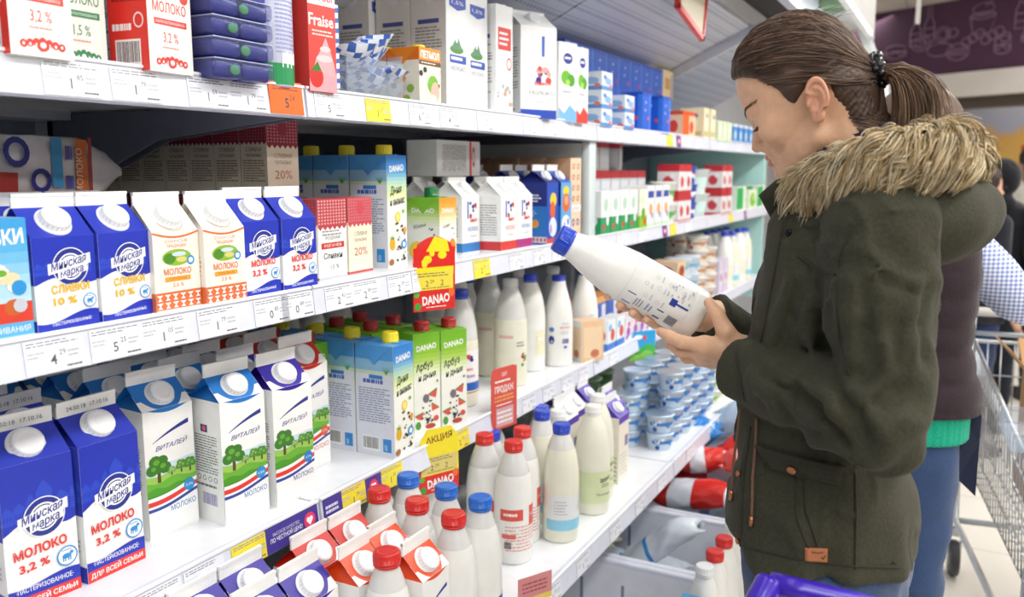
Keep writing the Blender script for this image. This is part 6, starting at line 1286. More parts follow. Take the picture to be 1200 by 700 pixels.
# hands (joint, radius) chains laid out against the bottle
def hand(wr, mcps, fings, thumb, palm_r):
    def f(P):
        d = None
        for i, m in enumerate(mcps):
            e = d_cap(P, wr, m, palm_r[0], palm_r[1]); d = e if d is None else smin(d, e, .012)
        for i in range(len(mcps) - 1): d = smin(d, d_cap(P, mcps[i], mcps[i + 1], palm_r[1], palm_r[1]), .008)
        fg = None
        for pts, rs in fings:
            e = chain(P, pts, rs, .003); fg = e if fg is None else np.minimum(fg, e)
        d = smin(d, fg, .006); return smin(d, chain(P, thumb[0], thumb[1], .004), .010)
    return f
def fing(m, a, b, c, s=1.0): return ([m, a, b, c], [.0098 * s, .0092 * s, .0083 * s, .0066 * s])
NW = cp(872, 417, 1.190)
nm = [cp(826, 405, 1.185), cp(824, 412, 1.203), cp(827, 418, 1.220), cp(834, 421, 1.236)]
nf = [fing(nm[0], cp(799, 401, 1.186), cp(784, 394, 1.196), cp(774, 389, 1.206)), fing(nm[1], cp(797, 411, 1.208), cp(787, 403, 1.230), cp(783, 396, 1.248), 1.03),
      fing(nm[2], cp(805, 419, 1.235), cp(796, 408, 1.258), cp(793, 399, 1.275)), fing(nm[3], cp(818, 423, 1.255), cp(812, 412, 1.275), cp(809, 404, 1.288), .88)]
nt = ([cp(862, 404, 1.186), cp(850, 388, 1.178), cp(841, 370, 1.180), cp(831, 355, 1.190)], [.0145, .0122, .0100, .0078])
f_nh = hand(NW, nm, nf, nt, (.0215, .0125))
f_nh2 = lambda P: smin(f_nh(P), d_cap(P, NW, cp(905, 436, 1.175), .0235, .027), .01)
def addf(f, lo, hi, h, mat=None, n=1):
    V, F = surfnet(f, lo, hi, h); V = relax(V, F, n); body.add(V, F.tolist(), mat or SKIN, True); return V, F
allp = np.array([NW] + nm + [p for q in nf for p in q[0]] + nt[0]); addf(f_nh2, allp.min(0) - .035, np.maximum(allp.max(0), cp(905, 436, 1.175)) + .035, .0019)
FW = cp(838, 372, 1.345)
fm = [cp(792, 352, 1.325), cp(790, 362, 1.322), cp(792, 371, 1.318), cp(798, 379, 1.312)]
ff = [fing(fm[0], cp(742, 340, 1.318), cp(722, 343, 1.285), cp(712, 347, 1.252), .95), fing(fm[1], cp(752, 358, 1.308), cp(733, 359, 1.275), cp(726, 358, 1.243), .95), fing(fm[2], cp(765, 370, 1.300), cp(750, 371, 1.270), cp(741, 367, 1.240), .95), fing(fm[3], cp(778, 381, 1.292), cp(767, 380, 1.265), cp(757, 375, 1.240), .85)]
ft = ([cp(818, 350, 1.332), cp(795, 334, 1.312), cp(770, 318, 1.300), cp(748, 306, 1.292)], [.0140, .0115, .0095, .0075])
f_fh = hand(FW, fm, ff, ft, (.0205, .0120))
f_fh2 = lambda P: smin(f_fh(P), d_cap(P, FW, cp(870, 395, 1.37), .0225, .026), .01)
allp = np.array([FW] + fm + [p for q in ff for p in q[0]] + ft[0]); addf(f_fh2, np.minimum(allp.min(0), cp(870, 395, 1.37)) - .035, np.maximum(allp.max(0), cp(870, 395, 1.37)) + .035, .0021)
# trunk, arms and legs inside the clothes
SHN = cp(1030, 292, 1.005); ELN = cp(1030, 496, .985); SHF = SHN + (0.0, .36, .0); ELF = cp(985, 470, 1.42); WRN = cp(905, 436, 1.175); WRF = cp(870, 395, 1.37)
def f_trunk(P):
    d = d_cap(P, TR + (.10, 0, -.13), (-.115, YW, 1.25), .05, .08); d = smin(d, d_ell(P, (-.135, YW, 1.24), (.085, .14, .17)), .03); d = smin(d, d_ell(P, (-.135, YW, .95), (.09, .14, .16)), .06)
    for a, b, c in ((SHN, ELN, WRN), (SHF, ELF, WRF)): d = smin(d, d_cap(P, a, b, .042, .034), .03); d = smin(d, d_cap(P, b, c, .034, .026), .01)
    for s in (-1, 1): h_ = np.array((-.135, YW + s * .085, .90)); kn = np.array((-.145, YW + s * .095, .48)); an = np.array((-.125, YW + s * .095, .09)); d = smin(d, d_cap(P, h_, kn, .075, .05), .02); d = smin(d, d_cap(P, kn, an, .048, .034), .01)
    return d
addf(f_trunk, (-.48, .85, .04), (.10, 1.75, 1.50), .012)
bo = child(body, 'body', woman)
# lashes and brow
LASH = M('#4a362c', 'hair')
for s in (1, -1):
    mb = MB()
    pts = [world((.0750 + .0145 * math.cos(t) * .97, .012 + .0148 * math.sin(-.42) + .0014 * math.cos(2 * t), s * (.031 + .0142 * math.sin(t)))) for t in np.linspace(-1.0, 1.1, 12)]
    mb.tube(pts, [.0004] + [.0011] * 10 + [.0004], LASH, 6)
    P_ = [[world(np.array((.0750 + .0148 * math.cos(t), .0063, s * (.031 + .0145 * math.sin(t)))) + np.array((.0065 * math.cos(t) * q, -.004 * q * (1 - .3 * q), s * .0045 * math.sin(t) * q))) for q in (0, .5, 1)] for t in np.linspace(-.9, 1.1, 26)]
    strands(mb, np.array(P_), .0004, [LASH]); child(mb, 'eyelashes', woman)['label'] = 'dark lowered eyelashes'
from mathutils.bvhtree import BVHTree
def bvh(mb_):
    V_ = np.concatenate(mb_.v); return BVHTree.FromPolygons(V_.tolist(), mb_.f)
BB = bvh(body)
def snap(p, off, T=BB):
    q, nrm, _, _ = T.find_nearest(Vector(p)); return np.array(q) + np.array(nrm) * off
rr = np.random.RandomState(4)
for s in (1, -1):
    mb = MB(); P_ = []
    for k in range(75):
        t = rr.rand(); c = np.array((.094 - .024 * t ** 1.5, .0320 + .0075 * math.sin(PI * t * .62) + (rr.rand() - .5) * .0045 * (1 - .6 * t), s * (.010 + .043 * t)))
        P_.append([snap(world(c), .0004), snap(world(c + (-.002, .0022, s * .003)), .0011), snap(world(c + (-.0045, .003, s * .0065)), .0006)])
    strands(mb, np.array(P_), .00034, [M('#8a6a54', 'hair')]); child(mb, 'eyebrow', woman)

# hair: a combed shell plus single strands drawn to the tie
HL = [(.0975, .094), (.0768, .084), (.0518, .066), (.033, .038), (.028, .017), (.020, .010), (.010, .016), (-.0053, .0255), (-.022, .029), (-.033, .014), (-.032, -.009), (-.036, -.035), (-.044, -.080), (-.2, -.088), (-.2, .25), (.2, .25), (.2, .094)]
def d_poly2(x, y, poly):
    d = np.full(x.shape, 1e9); ins = np.zeros(x.shape, bool)
    for i in range(len(poly)):
        (x0, y0), (x1, y1) = poly[i], poly[(i + 1) % len(poly)]; ex, ey = x1 - x0, y1 - y0
        t = np.clip(((x - x0) * ex + (y - y0) * ey) / (ex * ex + ey * ey), 0, 1); d = np.minimum(d, np.hypot(x - x0 - t * ex, y - y0 - t * ey))
        c = ((y0 > y) != (y1 > y)) & (x < ex * (y - y0) / (ey + 1e-12) + x0); ins ^= c
    return np.where(ins, -d, d)
TIE = np.array((-.0850, .0105, 0))
def f_hairvol(P):
    C = canon(P); A = C.copy(); A[..., 2] = np.abs(C[..., 2])
    d = skull(C, A) - .0070; d = smin(d, d_ell(A, (.02, .073, 0), (.070, .056, .060)), .03)
    d = smin(d, d_cap(C, (-.036, .0, 0), (-.040, -.080, 0), .042, .038), .03); d = smin(d, d_ell(A, (-.040, -.045, 0), (.030, .045, .055)), .02)
    d = smin(d, d_cap(C, (-.045, .01, 0), TIE, .028, .012), .014); return d * HS
def f_hair(P):
    C = canon(P); d = f_hairvol(P)
    v = C - TIE; ang = np.arctan2(v[..., 2], v[..., 1] + .3 * np.abs(v[..., 0])) ; d = d + .0011 * np.sin(ang * 46 + 5 * np.sin(C[..., 0] * 40)) + .0008 * np.sin(ang * 95 + 9 * C[..., 0] * 30)
    dp = d_poly2(C[..., 0], C[..., 1], HL) * HS; d = smax(d + .0042 * np.exp(np.minimum(dp, 0) / .010), dp, .003); A = C.copy(); A[..., 2] = np.abs(C[..., 2])
    return smax(d, -HS * d_ell(A, (-.009, -.003, .082), (.018, .029, .013)), .004)
hm = MB(); V, F = surfnet(f_hair, TR + (-.15, -.10, -.13), TR + (.15, .10, .17), .0026); V = relax(V, F, 1)
H1, H2, H3, H4 = M('#5a4234', 'hair'), M('#6b4f3e', 'hair'), M('#463329', 'hair'), M('#7e6049', 'hair')
hm.add(V, F.tolist(), M('#523c2f', 'hair'), True); HB = bvh(hm); hair = child(hm, 'hair', woman)
rr = np.random.RandomState(11); P_ = []
CE = np.array((.006, .050, 0)); tdir = TIE - CE
for k in range(4600):
    t = rr.rand(); s = 1 if rr.rand() < .62 else -1
    if k < 2800:   # starts along the hairline
        i = t * 11.999; a = int(i); w = i - a; p = np.array(HL[a]) * (1 - w) + np.array(HL[a + 1]) * w; p = np.array((p[0], p[1], 0))
        side = .079 * min(1, max(0, i / 2.6)) ** .6 if i < 3 else .079
        p[2] = s * side * (rr.rand() ** .4 if i < 3 else 1)
        if i > 11: p[2] = s * .05 * rr.rand()
    else: p = CE + np.array((.09 * rr.uniform(-.8, .8), .10 * rr.uniform(.2, 1), s * .08 * rr.rand()))
    c0 = p; pts = []; ext = c0 - TIE; ext = ext / np.linalg.norm(ext) * rr.uniform(.000, .0032)
    for q in np.linspace(0, 1, 11):
        m_ = c0 * (1 - q) + TIE * q; out = m_ - CE; nn = np.linalg.norm(out) + 1e-6
        lift = 4 * q * (1 - q) * .055; m_ = m_ + out / nn * lift
        w_ = (snap(world(m_ + (ext if k < 2800 else 0)), .0014, BB) if q == 0 and k < 2800 else snap(world(m_), .0008 + .0016 * rr.rand(), HB)) if q < .97 else world(m_ + rr.normal(size=3) * .003); pts.append(w_)
    if not any(abs(canon(w_)[2]) > .056 and np.hypot((canon(w_)[0] + .009) / .021, (canon(w_)[1] + .002) / .033) < 1 for w_ in pts): P_.append(pts)
P_ = np.array(P_); P_[:, 1:-1] = (P_[:, :-2] + 2 * P_[:, 1:-1] + P_[:, 2:]) / 4
CC_ = canon(P_); DP_ = d_poly2(CC_[..., 0], CC_[..., 1], HL); P_ = P_[(DP_[:, 1:] < .001).all(1) & (DP_[:, 0] < .002) & ~((CC_[..., 0] > .055) & (CC_[..., 1] < .0015 + np.interp(CC_[..., 0], [.052, .077, .0975], [.066, .084, .094]))).any(1)]
for st_ in P_:
    for k in range(4):
        q, n_, _, d_ = BB.find_nearest(Vector(st_[k])); h_ = (Vector(st_[k]) - q).dot(n_)
        if h_ < .0016: st_[k] = np.array(q) + np.array(n_) * .0016
CC_ = canon(P_); DP_ = d_poly2(CC_[..., 0], CC_[..., 1], HL); P_ = P_[(DP_ < .0025).all(1) & ~((CC_[..., 0] > .055) & (CC_[..., 1] < .0005 + np.interp(CC_[..., 0], [.052, .077, .0975], [.066, .084, .094]))).any(1)]
sm = MB(); strands(sm, P_, .00055, [H1, H2, H3, H4]); 
FL = []
for k in range(70):   # flyaways
    a = rr.uniform(.95, 2.5); b = rr.uniform(-1, 1); d0 = np.array((math.cos(a) * .09, .05 + math.sin(a) * .09, b * .05)); p0 = snap(world(d0), 0, HB); dv = rr.normal(size=3) * .012 + np.array((.018, 0, .008))
    FL.append([p0 + dv * q + np.array((0, 0, -.012)) * q * q for q in np.linspace(0, 1, 6)])
strands(sm, np.concatenate([np.array(FL)]), .0003, [H2, H4]); o = sm.build('combed_strands', hair); 
# ponytail
def bez(p, t): t = t[:, None]; return (1 - t) ** 3 * p[0] + 3 * (1 - t) ** 2 * t * p[1] + 3 * (1 - t) * t * t * p[2] + t ** 3 * p[3]
pm = MB(); P_ = []; TW = world(TIE); tt = np.linspace(0, 1, 12)
def spx(u, v, y): return cy(u, v, y)
for k in range(1500):
    r1, r2, r3 = rr.rand(), rr.normal(), rr.rand(); fly = rr.rand() < .10
    e = spx(1041 + 62 * r1 + (20 * r3 if fly else 0), 166 - 30 * r1 ** 2 * (1 if not fly else .5) + 6 * r2 + 8 * r3, YW + .028 * rr.normal())
    p0 = spx(1035 + 2 * rr.normal() * .6, 86 + 4 * rr.normal(), YW + .007 * rr.normal())
    p1 = spx(1048 + 30 * r1, 76 + 14 * (1 - r1) - 8 * r1 + 2 * r2, YW + .02 * rr.normal()); p2 = spx(1047 + 68 * r1 + (18 if fly else 0), 92 + 22 * (1 - r1), YW + .03 * rr.normal())
    P_.append(bez((p0, p1, p2, e), tt))
strands(pm, np.array(P_), .0007, [H1, H2, M('#806249', 'hair'), H4, M('#a07f5c', 'hair')]); o = child(pm, 'ponytail', woman)
core = MB(); core.tube([spx(1036, 86, YW), spx(1052, 84, YW), spx(1066, 96, YW), spx(1073, 120, YW), spx(1072, 150, YW), spx(1070, 175, YW)], [.010, .014, .020, .024, .024, .020], M('#4d392c', 'hair'), 16, True, 1.0); cch = core.build('ponytail_core', o)
tm = MB(); 
for k in range(3):
    c = world(TIE + (-.009 - .005 * (k - 1), .001 * k, 0)); ring = [c + .0175 * (math.cos(t) * np.array((-.25, 0, .95)) + math.sin(t) * SV) + .0012 * math.sin(7 * t + k) * FV for t in np.linspace(0, 2 * PI, 30)]
    tm.tube(ring, .0058, M('#18181c', 'plastic'), 8, False)
for k in range(16): t = k * 2 * PI / 16; c = world(TIE + (-.009 + .006 * math.sin(k * 2.3), 0, 0)) + .0215 * (math.cos(t) * np.array((-.25, 0, .95)) + math.sin(t) * SV); tm.ell(c, (.0048, .0048, .0048), M('#101013', 'plastic'), 10, 8)
child(tm, 'hair_tie', woman)['label'] = 'black beaded hair tie'
# dark blue collar of the pullover at the neck
nv = MB(); c0, c1 = TR + (.052, 0, -.058), TR + (.080, 0, -.12)
def f_col(P):
    d = np.maximum(d_cap(P, c0, c1, .069, .085), -d_cap(P, c0 + (c0 - c1) * .5, c1, .061, .078)); return np.maximum(d, -((P - c0) @ ((c1 - c0) / np.linalg.norm(c1 - c0)) + .016))
V, F = surfnet(f_col, TR + (-.07, -.12, -.24), TR + (.19, .12, -.02), .004); nv.add(relax(V, F, 1), F.tolist(), M('#1d2233', 'cloth'), True); child(nv, 'pullover_collar', woman)

# parka
PROF = [(225, 925, 1085), (260, 909, 1090), (300, 899, 1096), (350, 888, 1097), (400, 880, 1092), (450, 872, 1086), (500, 867, 1074), (530, 864, 1069), (560, 862, 1071), (600, 859, 1076), (624, 861, 1077)]
zz, xf, xb = [], [], []
for v, a, b in PROF: A_, B_ = cy(a, v, YW), cy(b, v, YW); zz.append((A_[2] + B_[2]) / 2); xf.append(A_[0]); xb.append(B_[0])
zz, xf, xb = np.array(zz[::-1]), np.array(xf[::-1]), np.array(xb[::-1]); HEM = zz[0]
RY = lambda z: np.interp(z, [HEM, .98, 1.06, 1.2, 1.30, 1.36, 1.42, 1.46], [.180, .165, .148, .148, .150, .155, .13, .09])
def f_torso(P):
    z = P[..., 2]; a = np.interp(z, zz, xf); b = np.interp(z, zz, xb); cx = (a + b) / 2; rx = (b - a) / 2; ry = RY(z)
    q = (np.abs((P[..., 0] - cx) / rx) ** 2.4 + np.abs((P[..., 1] - YW) / ry) ** 2.4) ** (1 / 2.4)
    d = (q - 1) * np.minimum(rx, ry) * .95
    d = smax(d, z - 1.435, .05); return smax(d, HEM + .02 * np.sin((P[..., 0] + .1) * 6) * 0 - z, .012)
def f_jacket(P):
    x, y, z = P[..., 0], P[..., 1], P[..., 2]
    d = f_torso(P)
    w = sines(P, 3, 7, 40, 90, (1, 1, .5)); rg = (1 - np.abs(np.sin(P @ np.array((14., 9., -27.)) + 1.4 * w))) ** 3; d = d + .0040 * w - .0045 * rg * (.4 + .6 * np.clip(sines(P, 31, 4, 12, 25), 0, 1)) + .006 * np.exp(-((z - 1.045) / .03) ** 2) - .004 * np.exp(-((z - 1.00) / .03) ** 2)
    w2 = sines(P, 8, 6, 45, 105, (1, .6, 1.2))
    for a_, b_, c_, s in ((SHN, ELN, NCUF, 0), (SHF, ELF, FCUF, 1)):
        up = d_cap(P, a_ + (0, .012, .02) * np.array(1 if s == 0 else (1, -1, 1)), b_, .066, .050); fo = d_cap(P, b_, c_, .053, .043)
        arm = smin(up, fo, .022)
        el = np.linalg.norm(P - (b_ + np.array((-.045, 0, .035))), axis=-1)
        t = ((P - a_) @ (b_ - a_)) / ((b_ - a_) @ (b_ - a_))
        rg2 = (1 - np.abs(np.sin(P @ np.array((22., 10., 20.) if s == 0 else (22., -10., 20.)) * 1.5 + 1.7 * w2))) ** 3; arm = arm - .0055 * rg2 * np.clip(sines(P, 37, 4, 14, 28), 0, 1) + .0045 * w2 * np.clip(1.3 - el / .2, .5, 1.3) + .0065 * np.sin(np.linalg.norm(P - (b_ + np.array((-.10, 0, .11))), axis=-1) * 105 + 2.2 * w) * np.exp(-(el / .13) ** 2)
        d = smin(d, arm, np.where(z > 1.28, .03, .004))
    return d
NCUF = cp(864, 432, 1.178); FCUF = cp(826, 372, 1.36)
def march(u, v, off=0.0):
    d = np.array(ray_dir(u, v).normalized()); t = .6
    for _ in range(60):
        p = np.array((0, 0, CAM_Z)) + d * t; e = float(f_jacket(p[None, :])[0])
        if e < .0006 or t > 2: break
        t += max(e * .7, .0006)
    return p - d * off
FOLD_UP = [[(900, 428), (935, 446), (975, 462)], [(918, 448), (950, 478), (985, 520)], [(950, 452), (980, 482), (1005, 522)], [(990, 432), (1008, 470), (1032, 505)], [(1000, 330), (1003, 372), (996, 420)], [(1062, 400), (1050, 440), (1020, 470)], [(1075, 330), (1068, 370), (1072, 420)], [(880, 438), (900, 462), (915, 492)], [(1010, 290), (1030, 320), (1062, 335)], [(900, 600), (925, 615), (938, 640)], [(925, 330), (915, 370), (905, 405)], [(950, 350), (945, 390), (955, 425)]]
FOLD_DN = [[(895, 442), (930, 462), (965, 488)], [(935, 452), (965, 480), (994, 522)], [(975, 440), (992, 474), (1018, 512)], [(1012, 345), (1014, 385), (1008, 425)], [(1070, 415), (1046, 455), (1012, 478)], [(1085, 340), (1080, 380), (1082, 420)], [(1015, 302), (1040, 330), (1070, 342)], [(935, 335), (926, 372), (918, 405)]]
FU = [[march(*p, -.001) for p in L_] for L_ in FOLD_UP]; FD = [[march(*p, .001) for p in L_] for L_ in FOLD_DN]
f_base = f_jacket
def f_jacket(P):
    d = f_base(P); sh = d.shape; m = np.abs(d) < .03; Q = P[m]; e = d[m]
    for L_ in FU: e = smin(e, chain(Q, L_, [.002, .0065, .002], .01), .016)
    for L_ in FD: e = smax(e, -chain(Q, L_, [.001, .0042, .001], .01), .012)
    d = d.copy(); d[m] = e; return d
ax_n = (NCUF - ELN) / np.linalg.norm(NCUF - ELN); ax_f = (FCUF - ELF) / np.linalg.norm(FCUF - ELF)
def f_parka(P):
    d = f_jacket(P)
    for c, a, e in ((NCUF, ax_n, ELN), (FCUF, ax_f, ELF)):   # cut the sleeves square at the cuffs and hollow them
        near = np.linalg.norm(P - c, axis=-1) < .10; t = (P - c) @ a
        d = np.where(near, smax(d, t, .006), d); d = smax(d, -d_cap(P, c - a * .05, c + a * .05, .034, .034), .004)
    return np.maximum(d, -d_cap(P, (-.15, YW, HEM - .3), (-.15, YW, HEM + .06), .10, .10))
jm = MB(); V, F = surfnet(f_parka, (-.47, .86, HEM - .03), (.08, 1.72, 1.50), .0046); V = relax(V, F, 1); jm.add(V, F.tolist(), OLIVE, True); JB = bvh(jm); parka = child(jm, 'parka', woman)
def jhit(u, v, off=.0):
    h = JB.ray_cast(Vector((0, 0, CAM_Z)), ray_dir(u, v).normalized())
    if h[0] is None: q, n_, _, _ = JB.find_nearest(Vector(cy(u, v, 1.1))); return np.array(q) + np.array(n_) * off
    return np.array(h[0]) + np.array(h[1]) * off
def seam(pts, r=.0016, mat=OLIVE2, off=.0006, n=10):
    out = []
    for (a, b), (c, d) in zip(pts[:-1], pts[1:]): out += [jhit(a + (c - a) * k / n, b + (d - b) * k / n, off) for k in range(n)]
    out.append(jhit(*pts[-1], off)); out = np.array(out); out[1:-1] = (out[:-2] + 2 * out[1:-1] + out[2:]) / 4
    return out
def patch(name, poly, th, mat, par, n=10, off=.0005):
    """a cloth piece lying on the parka, from a four cornered outline"""
    a, b, c, d = [np.array(q, float) for q in poly]; G = np.array([[(a * (1 - i / n) + b * i / n) * (1 - j / n) + (d * (1 - i / n) + c * i / n) * j / n for i in range(n + 1)] for j in range(n + 1)])
    lo = np.array([[jhit(*G[j, i], off - .001) for i in range(n + 1)] for j in range(n + 1)]); hi = np.array([[jhit(*G[j, i], off + th) for i in range(n + 1)] for j in range(n + 1)])
    for A_ in (lo, hi):
        for _ in range(3): A_[1:-1, 1:-1] = (A_[:-2, 1:-1] + A_[2:, 1:-1] + A_[1:-1, :-2] + A_[1:-1, 2:]) / 4
    mb = MB(); N_ = (n + 1) ** 2; id_ = lambda j, i, k: k * N_ + j * (n + 1) + i; F = []
    for j in range(n):
        for i in range(n): F.append((id_(j, i, 1), id_(j + 1, i, 1), id_(j + 1, i + 1, 1), id_(j, i + 1, 1)))
    for i in range(n): F += [(id_(0, i, 0), id_(0, i, 1), id_(0, i + 1, 1), id_(0, i + 1, 0)), (id_(n, i, 0), id_(n, i + 1, 0), id_(n, i + 1, 1), id_(n, i, 1)), (id_(i, 0, 0), id_(i + 1, 0, 0), id_(i + 1, 0, 1), id_(i, 0, 1)), (id_(i, n, 0), id_(i, n, 1), id_(i + 1, n, 1), id_(i + 1, n, 0))]
    mb.add(np.concatenate([lo.reshape(-1, 3), hi.reshape(-1, 3)]), F, mat, True); return mb.build(name, par)
patch('pocket_flap', [(888, 522), (989, 548), (984, 566), (905, 548)], .006, OLIVE2, parka)
sb = MB()
for pts in ([(1002, 262), (984, 300), (980, 345), (984, 400), (996, 440)], [(942, 562), (944, 600), (958, 640)], [(1002, 545), (1003, 600), (1002, 668)], [(866, 640), (930, 655), (1000, 664), (1074, 666)], [(918, 262), (910, 310), (898, 370), (892, 400)], [(880, 500), (872, 560), (868, 640)], [(862, 408), (868, 440), (872, 470)], [(935, 300), (962, 318), (980, 322)], [(932, 560), (934, 610), (950, 650)]): sb.tube(seam(pts), .0017, OLIVE2, 6)
sb.build('seams', parka)
def stud(u, v, r, mat, name='snap_button'):
    p = jhit(u, v); q = jhit(u + 2, v); s_ = jhit(u, v + 2); n_ = np.cross(q - p, s_ - p); n_ = -n_ / np.linalg.norm(n_); n_ = n_ if n_ @ (np.array((0, 0, CAM_Z)) - p) > 0 else -n_
    mb = MB(); mb.lathe([(r, 0), (r * 1.02, .002), (r * .8, .0035), (r * .3, .003), (0, .003)], mat, 20, Matrix.Translation(Vector(p + n_ * (.0065 if name == 'pocket_button' else .001))) @ Vector(n_).to_track_quat('Z', 'Y').to_matrix().to_4x4()); mb.build(name, parka)
def cat(P, n=12):
    P = np.concatenate([[2 * P[0] - P[1]], P, [2 * P[-1] - P[-2]]]); out = []
    for i in range(1, len(P) - 2):
        for k in range(n): t = k / n; out.append(.5 * ((2 * P[i]) + (P[i + 1] - P[i - 1]) * t + (2 * P[i - 1] - 5 * P[i] + 4 * P[i + 1] - P[i + 2]) * t * t + (3 * P[i] - P[i - 1] - 3 * P[i + 1] + P[i + 2]) * t ** 3))
    return np.array(out + [P[-2]])
COP = M('#b5785c', 'metal'); stud(930, 548, .0058, COP, 'pocket_button'); stud(867, 556, .0045, COP); stud(866, 634, .0045, COP); stud(925, 273, .0045, M('#26262a', 'metal'))
lp = patch('leather_patch', [(943, 642), (969.5, 643), (969.5, 659), (943, 657)], .0022, M('#a8643c', 'plastic', .5), parka, 6); lp['label'] = 'brown leather brand patch'
dm = MB(); dm.tube(seam([(950, 646), (957, 647), (964, 646)], off=.0035), .0006, M('#4a2c1c'), 5); dm.tube(seam([(961, 652), (964, 655), (967, 650)], off=.0035), .0006, M('#4a2c1c'), 5); dm.build('patch_mark', lp)
for nm_, pts in (('drawcord', [(889, 490), (888, 520), (884, 560), (883, 605)]), ('drawcord', [(866, 480), (863, 510), (858, 545), (856, 575)])):
    L_ = seam(pts, off=.004) if pts[0][0] > 870 else cat(np.array([cy(a_ + 1, b_, 1.13) for a_, b_ in pts]), 6); cm = MB(); cm.tube(L_, .0019, M('#7a5a48', 'cloth'), 6); c_ = cm.build(nm_, parka); em = MB(); em.tube([L_[-1], L_[-1] + (0, 0, -.014)], .003, COP, 8); em.build('cord_end', c_)
# stand collar
mb = MB()
CPOLY = [tuple(cy(u, v, YW - .05)[[0, 2]]) for u, v in ((889, 229), (914, 208), (950, 235), (945, 292), (926, 286), (905, 258))]
def f_coll(P):
    d = smax(d_poly2(P[..., 0], P[..., 2], CPOLY), np.abs(P[..., 1] - YW) - .058 - .15 * (P[..., 0] + .22), .012); return d - .0015
V, F = surfnet(f_coll, (-.34, 1.10, 1.28), (-.10, 1.40, 1.49), .004); mb.add(relax(V, F, 1), F.tolist(), OLIVE2, True); mb.build('stand_collar', parka)
# hood lying on the back
def f_hood(P):
    c = cy(1080, 250, YW); R_ = np.array([[math.cos(.10), 0, -math.sin(.10)], [0, 1, 0], [math.sin(.10), 0, math.cos(.10)]]); q = (P - c) @ R_
    d = d_ell(q, (.004, 0, -.004), (.088, .168, .068)); d = smin(d, d_ell(q, (-.075, 0, .004), (.09, .165, .036)), .04); return d + .0035 * sines(P, 21, 6, 40, 90)
hb_ = MB(); V, F = surfnet(f_hood, (-.33, 1.02, 1.24), (.12, 1.48, 1.56), .0052); hb_.add(relax(V, F, 1), F.tolist(), OLIVE, True); hood = hb_.build('hood', parka)
HDB = bvh(hb_)
# fur trim loop round the hood opening
loop = np.array([cy(938, 226, YW - .055), cy(954, 226, YW - .095), cy(985, 214, YW - .135), cy(1022, 200, YW - .152), cy(1062, 187, YW - .150), cy(1100, 180, YW - .115), cy(1120, 182, YW - .04), cy(1120, 180, YW + .05), cy(1094, 176, YW + .12), cy(1050, 176, YW + .15), cy(1004, 192, YW + .14), cy(976, 225, YW + .11)])
LP = cat(loop); fm_ = MB(); rad = np.interp(np.linspace(0, 1, len(LP)), [0, .08, .25, .5, .8, 1], [.020, .026, .030, .032, .028, .018])
fm_.tube(LP, rad * .85, M('#a88f66', 'fur'), 14); fur = child(fm_, 'fur_trim', woman)
P_ = []; cen = np.array((TR[0] + .07, YW, LP[:, 2].mean())); NL = len(LP)
U_, W_ = [], []
for i in range(NL):
    T_ = LP[min(i + 1, NL - 1)] - LP[max(i - 1, 0)]; T_ /= np.linalg.norm(T_); out = LP[i] - cen; out[2] = 0; out /= np.linalg.norm(out); u = np.cross(T_, (0, 0, 1.)); u /= np.linalg.norm(u); u = u if u @ out > 0 else -u; w = np.cross(u, T_); w = w if w[2] > 0 else -w; U_.append(u); W_.append(w)
U_, W_ = np.array(U_), np.array(W_)
def fpt(fi, a, r):
    fi = min(max(fi, 0), NL - 1.001); k = int(fi); t = fi - k; return LP[k] * (1 - t) + LP[k + 1] * t + r * (math.cos(a) * (U_[k] * (1 - t) + U_[k + 1] * t) + math.sin(a) * (W_[k] * (1 - t) + W_[k + 1] * t))
for k in range(900):
    # each lock lies along the roll: combed outward and down over it and forward to the face
    i = rr.uniform(0, NL - 1); a = rr.uniform(-.9, 2.9); sw = rr.uniform(.5, 1.5) * (1 if a > -.2 else .35); sgn = -1 if i < NL * .52 else 1
    adv = sgn * rr.uniform(4, 10); lift = rr.uniform(.004, .016); wav = rr.normal() * .10; ph = rr.uniform(0, 6); L_ = rr.uniform(.75, 1.1)
    if i < 8 or i > NL - 20: adv *= .3; lift *= .6
    for q_ in range(13):
        i0 = i + rr.normal() * .9; a0 = a + rr.normal() * .14; l2 = L_ * rr.uniform(.7, 1.05); r0 = rad[int(min(max(i0, 0), NL - 1))] * .9; sp = rr.normal(size=3) * .0022
        P_.append([fpt(i0 * (1 - .75 * q) + i * .75 * q + adv * q * l2, a0 * (1 - .75 * q) + a * .75 * q - sw * q * l2 + wav * math.sin(5 * q + ph), r0 + lift * 1.5 * q ** .8 * l2 + .004 * math.sin(3.1 * q)) + sp * q + np.array((0, 0, -.006)) * q * q for q in np.linspace(0, 1, 8)])
fs = MB(); strands(fs, np.array(P_), .0011, [M('#cdb78e', 'fur'), M('#dccaa6', 'fur'), M('#b59a6c', 'fur'), M('#e8dcbe', 'fur'), M('#a08558', 'fur')]); fs.build('fur_strands', fur)
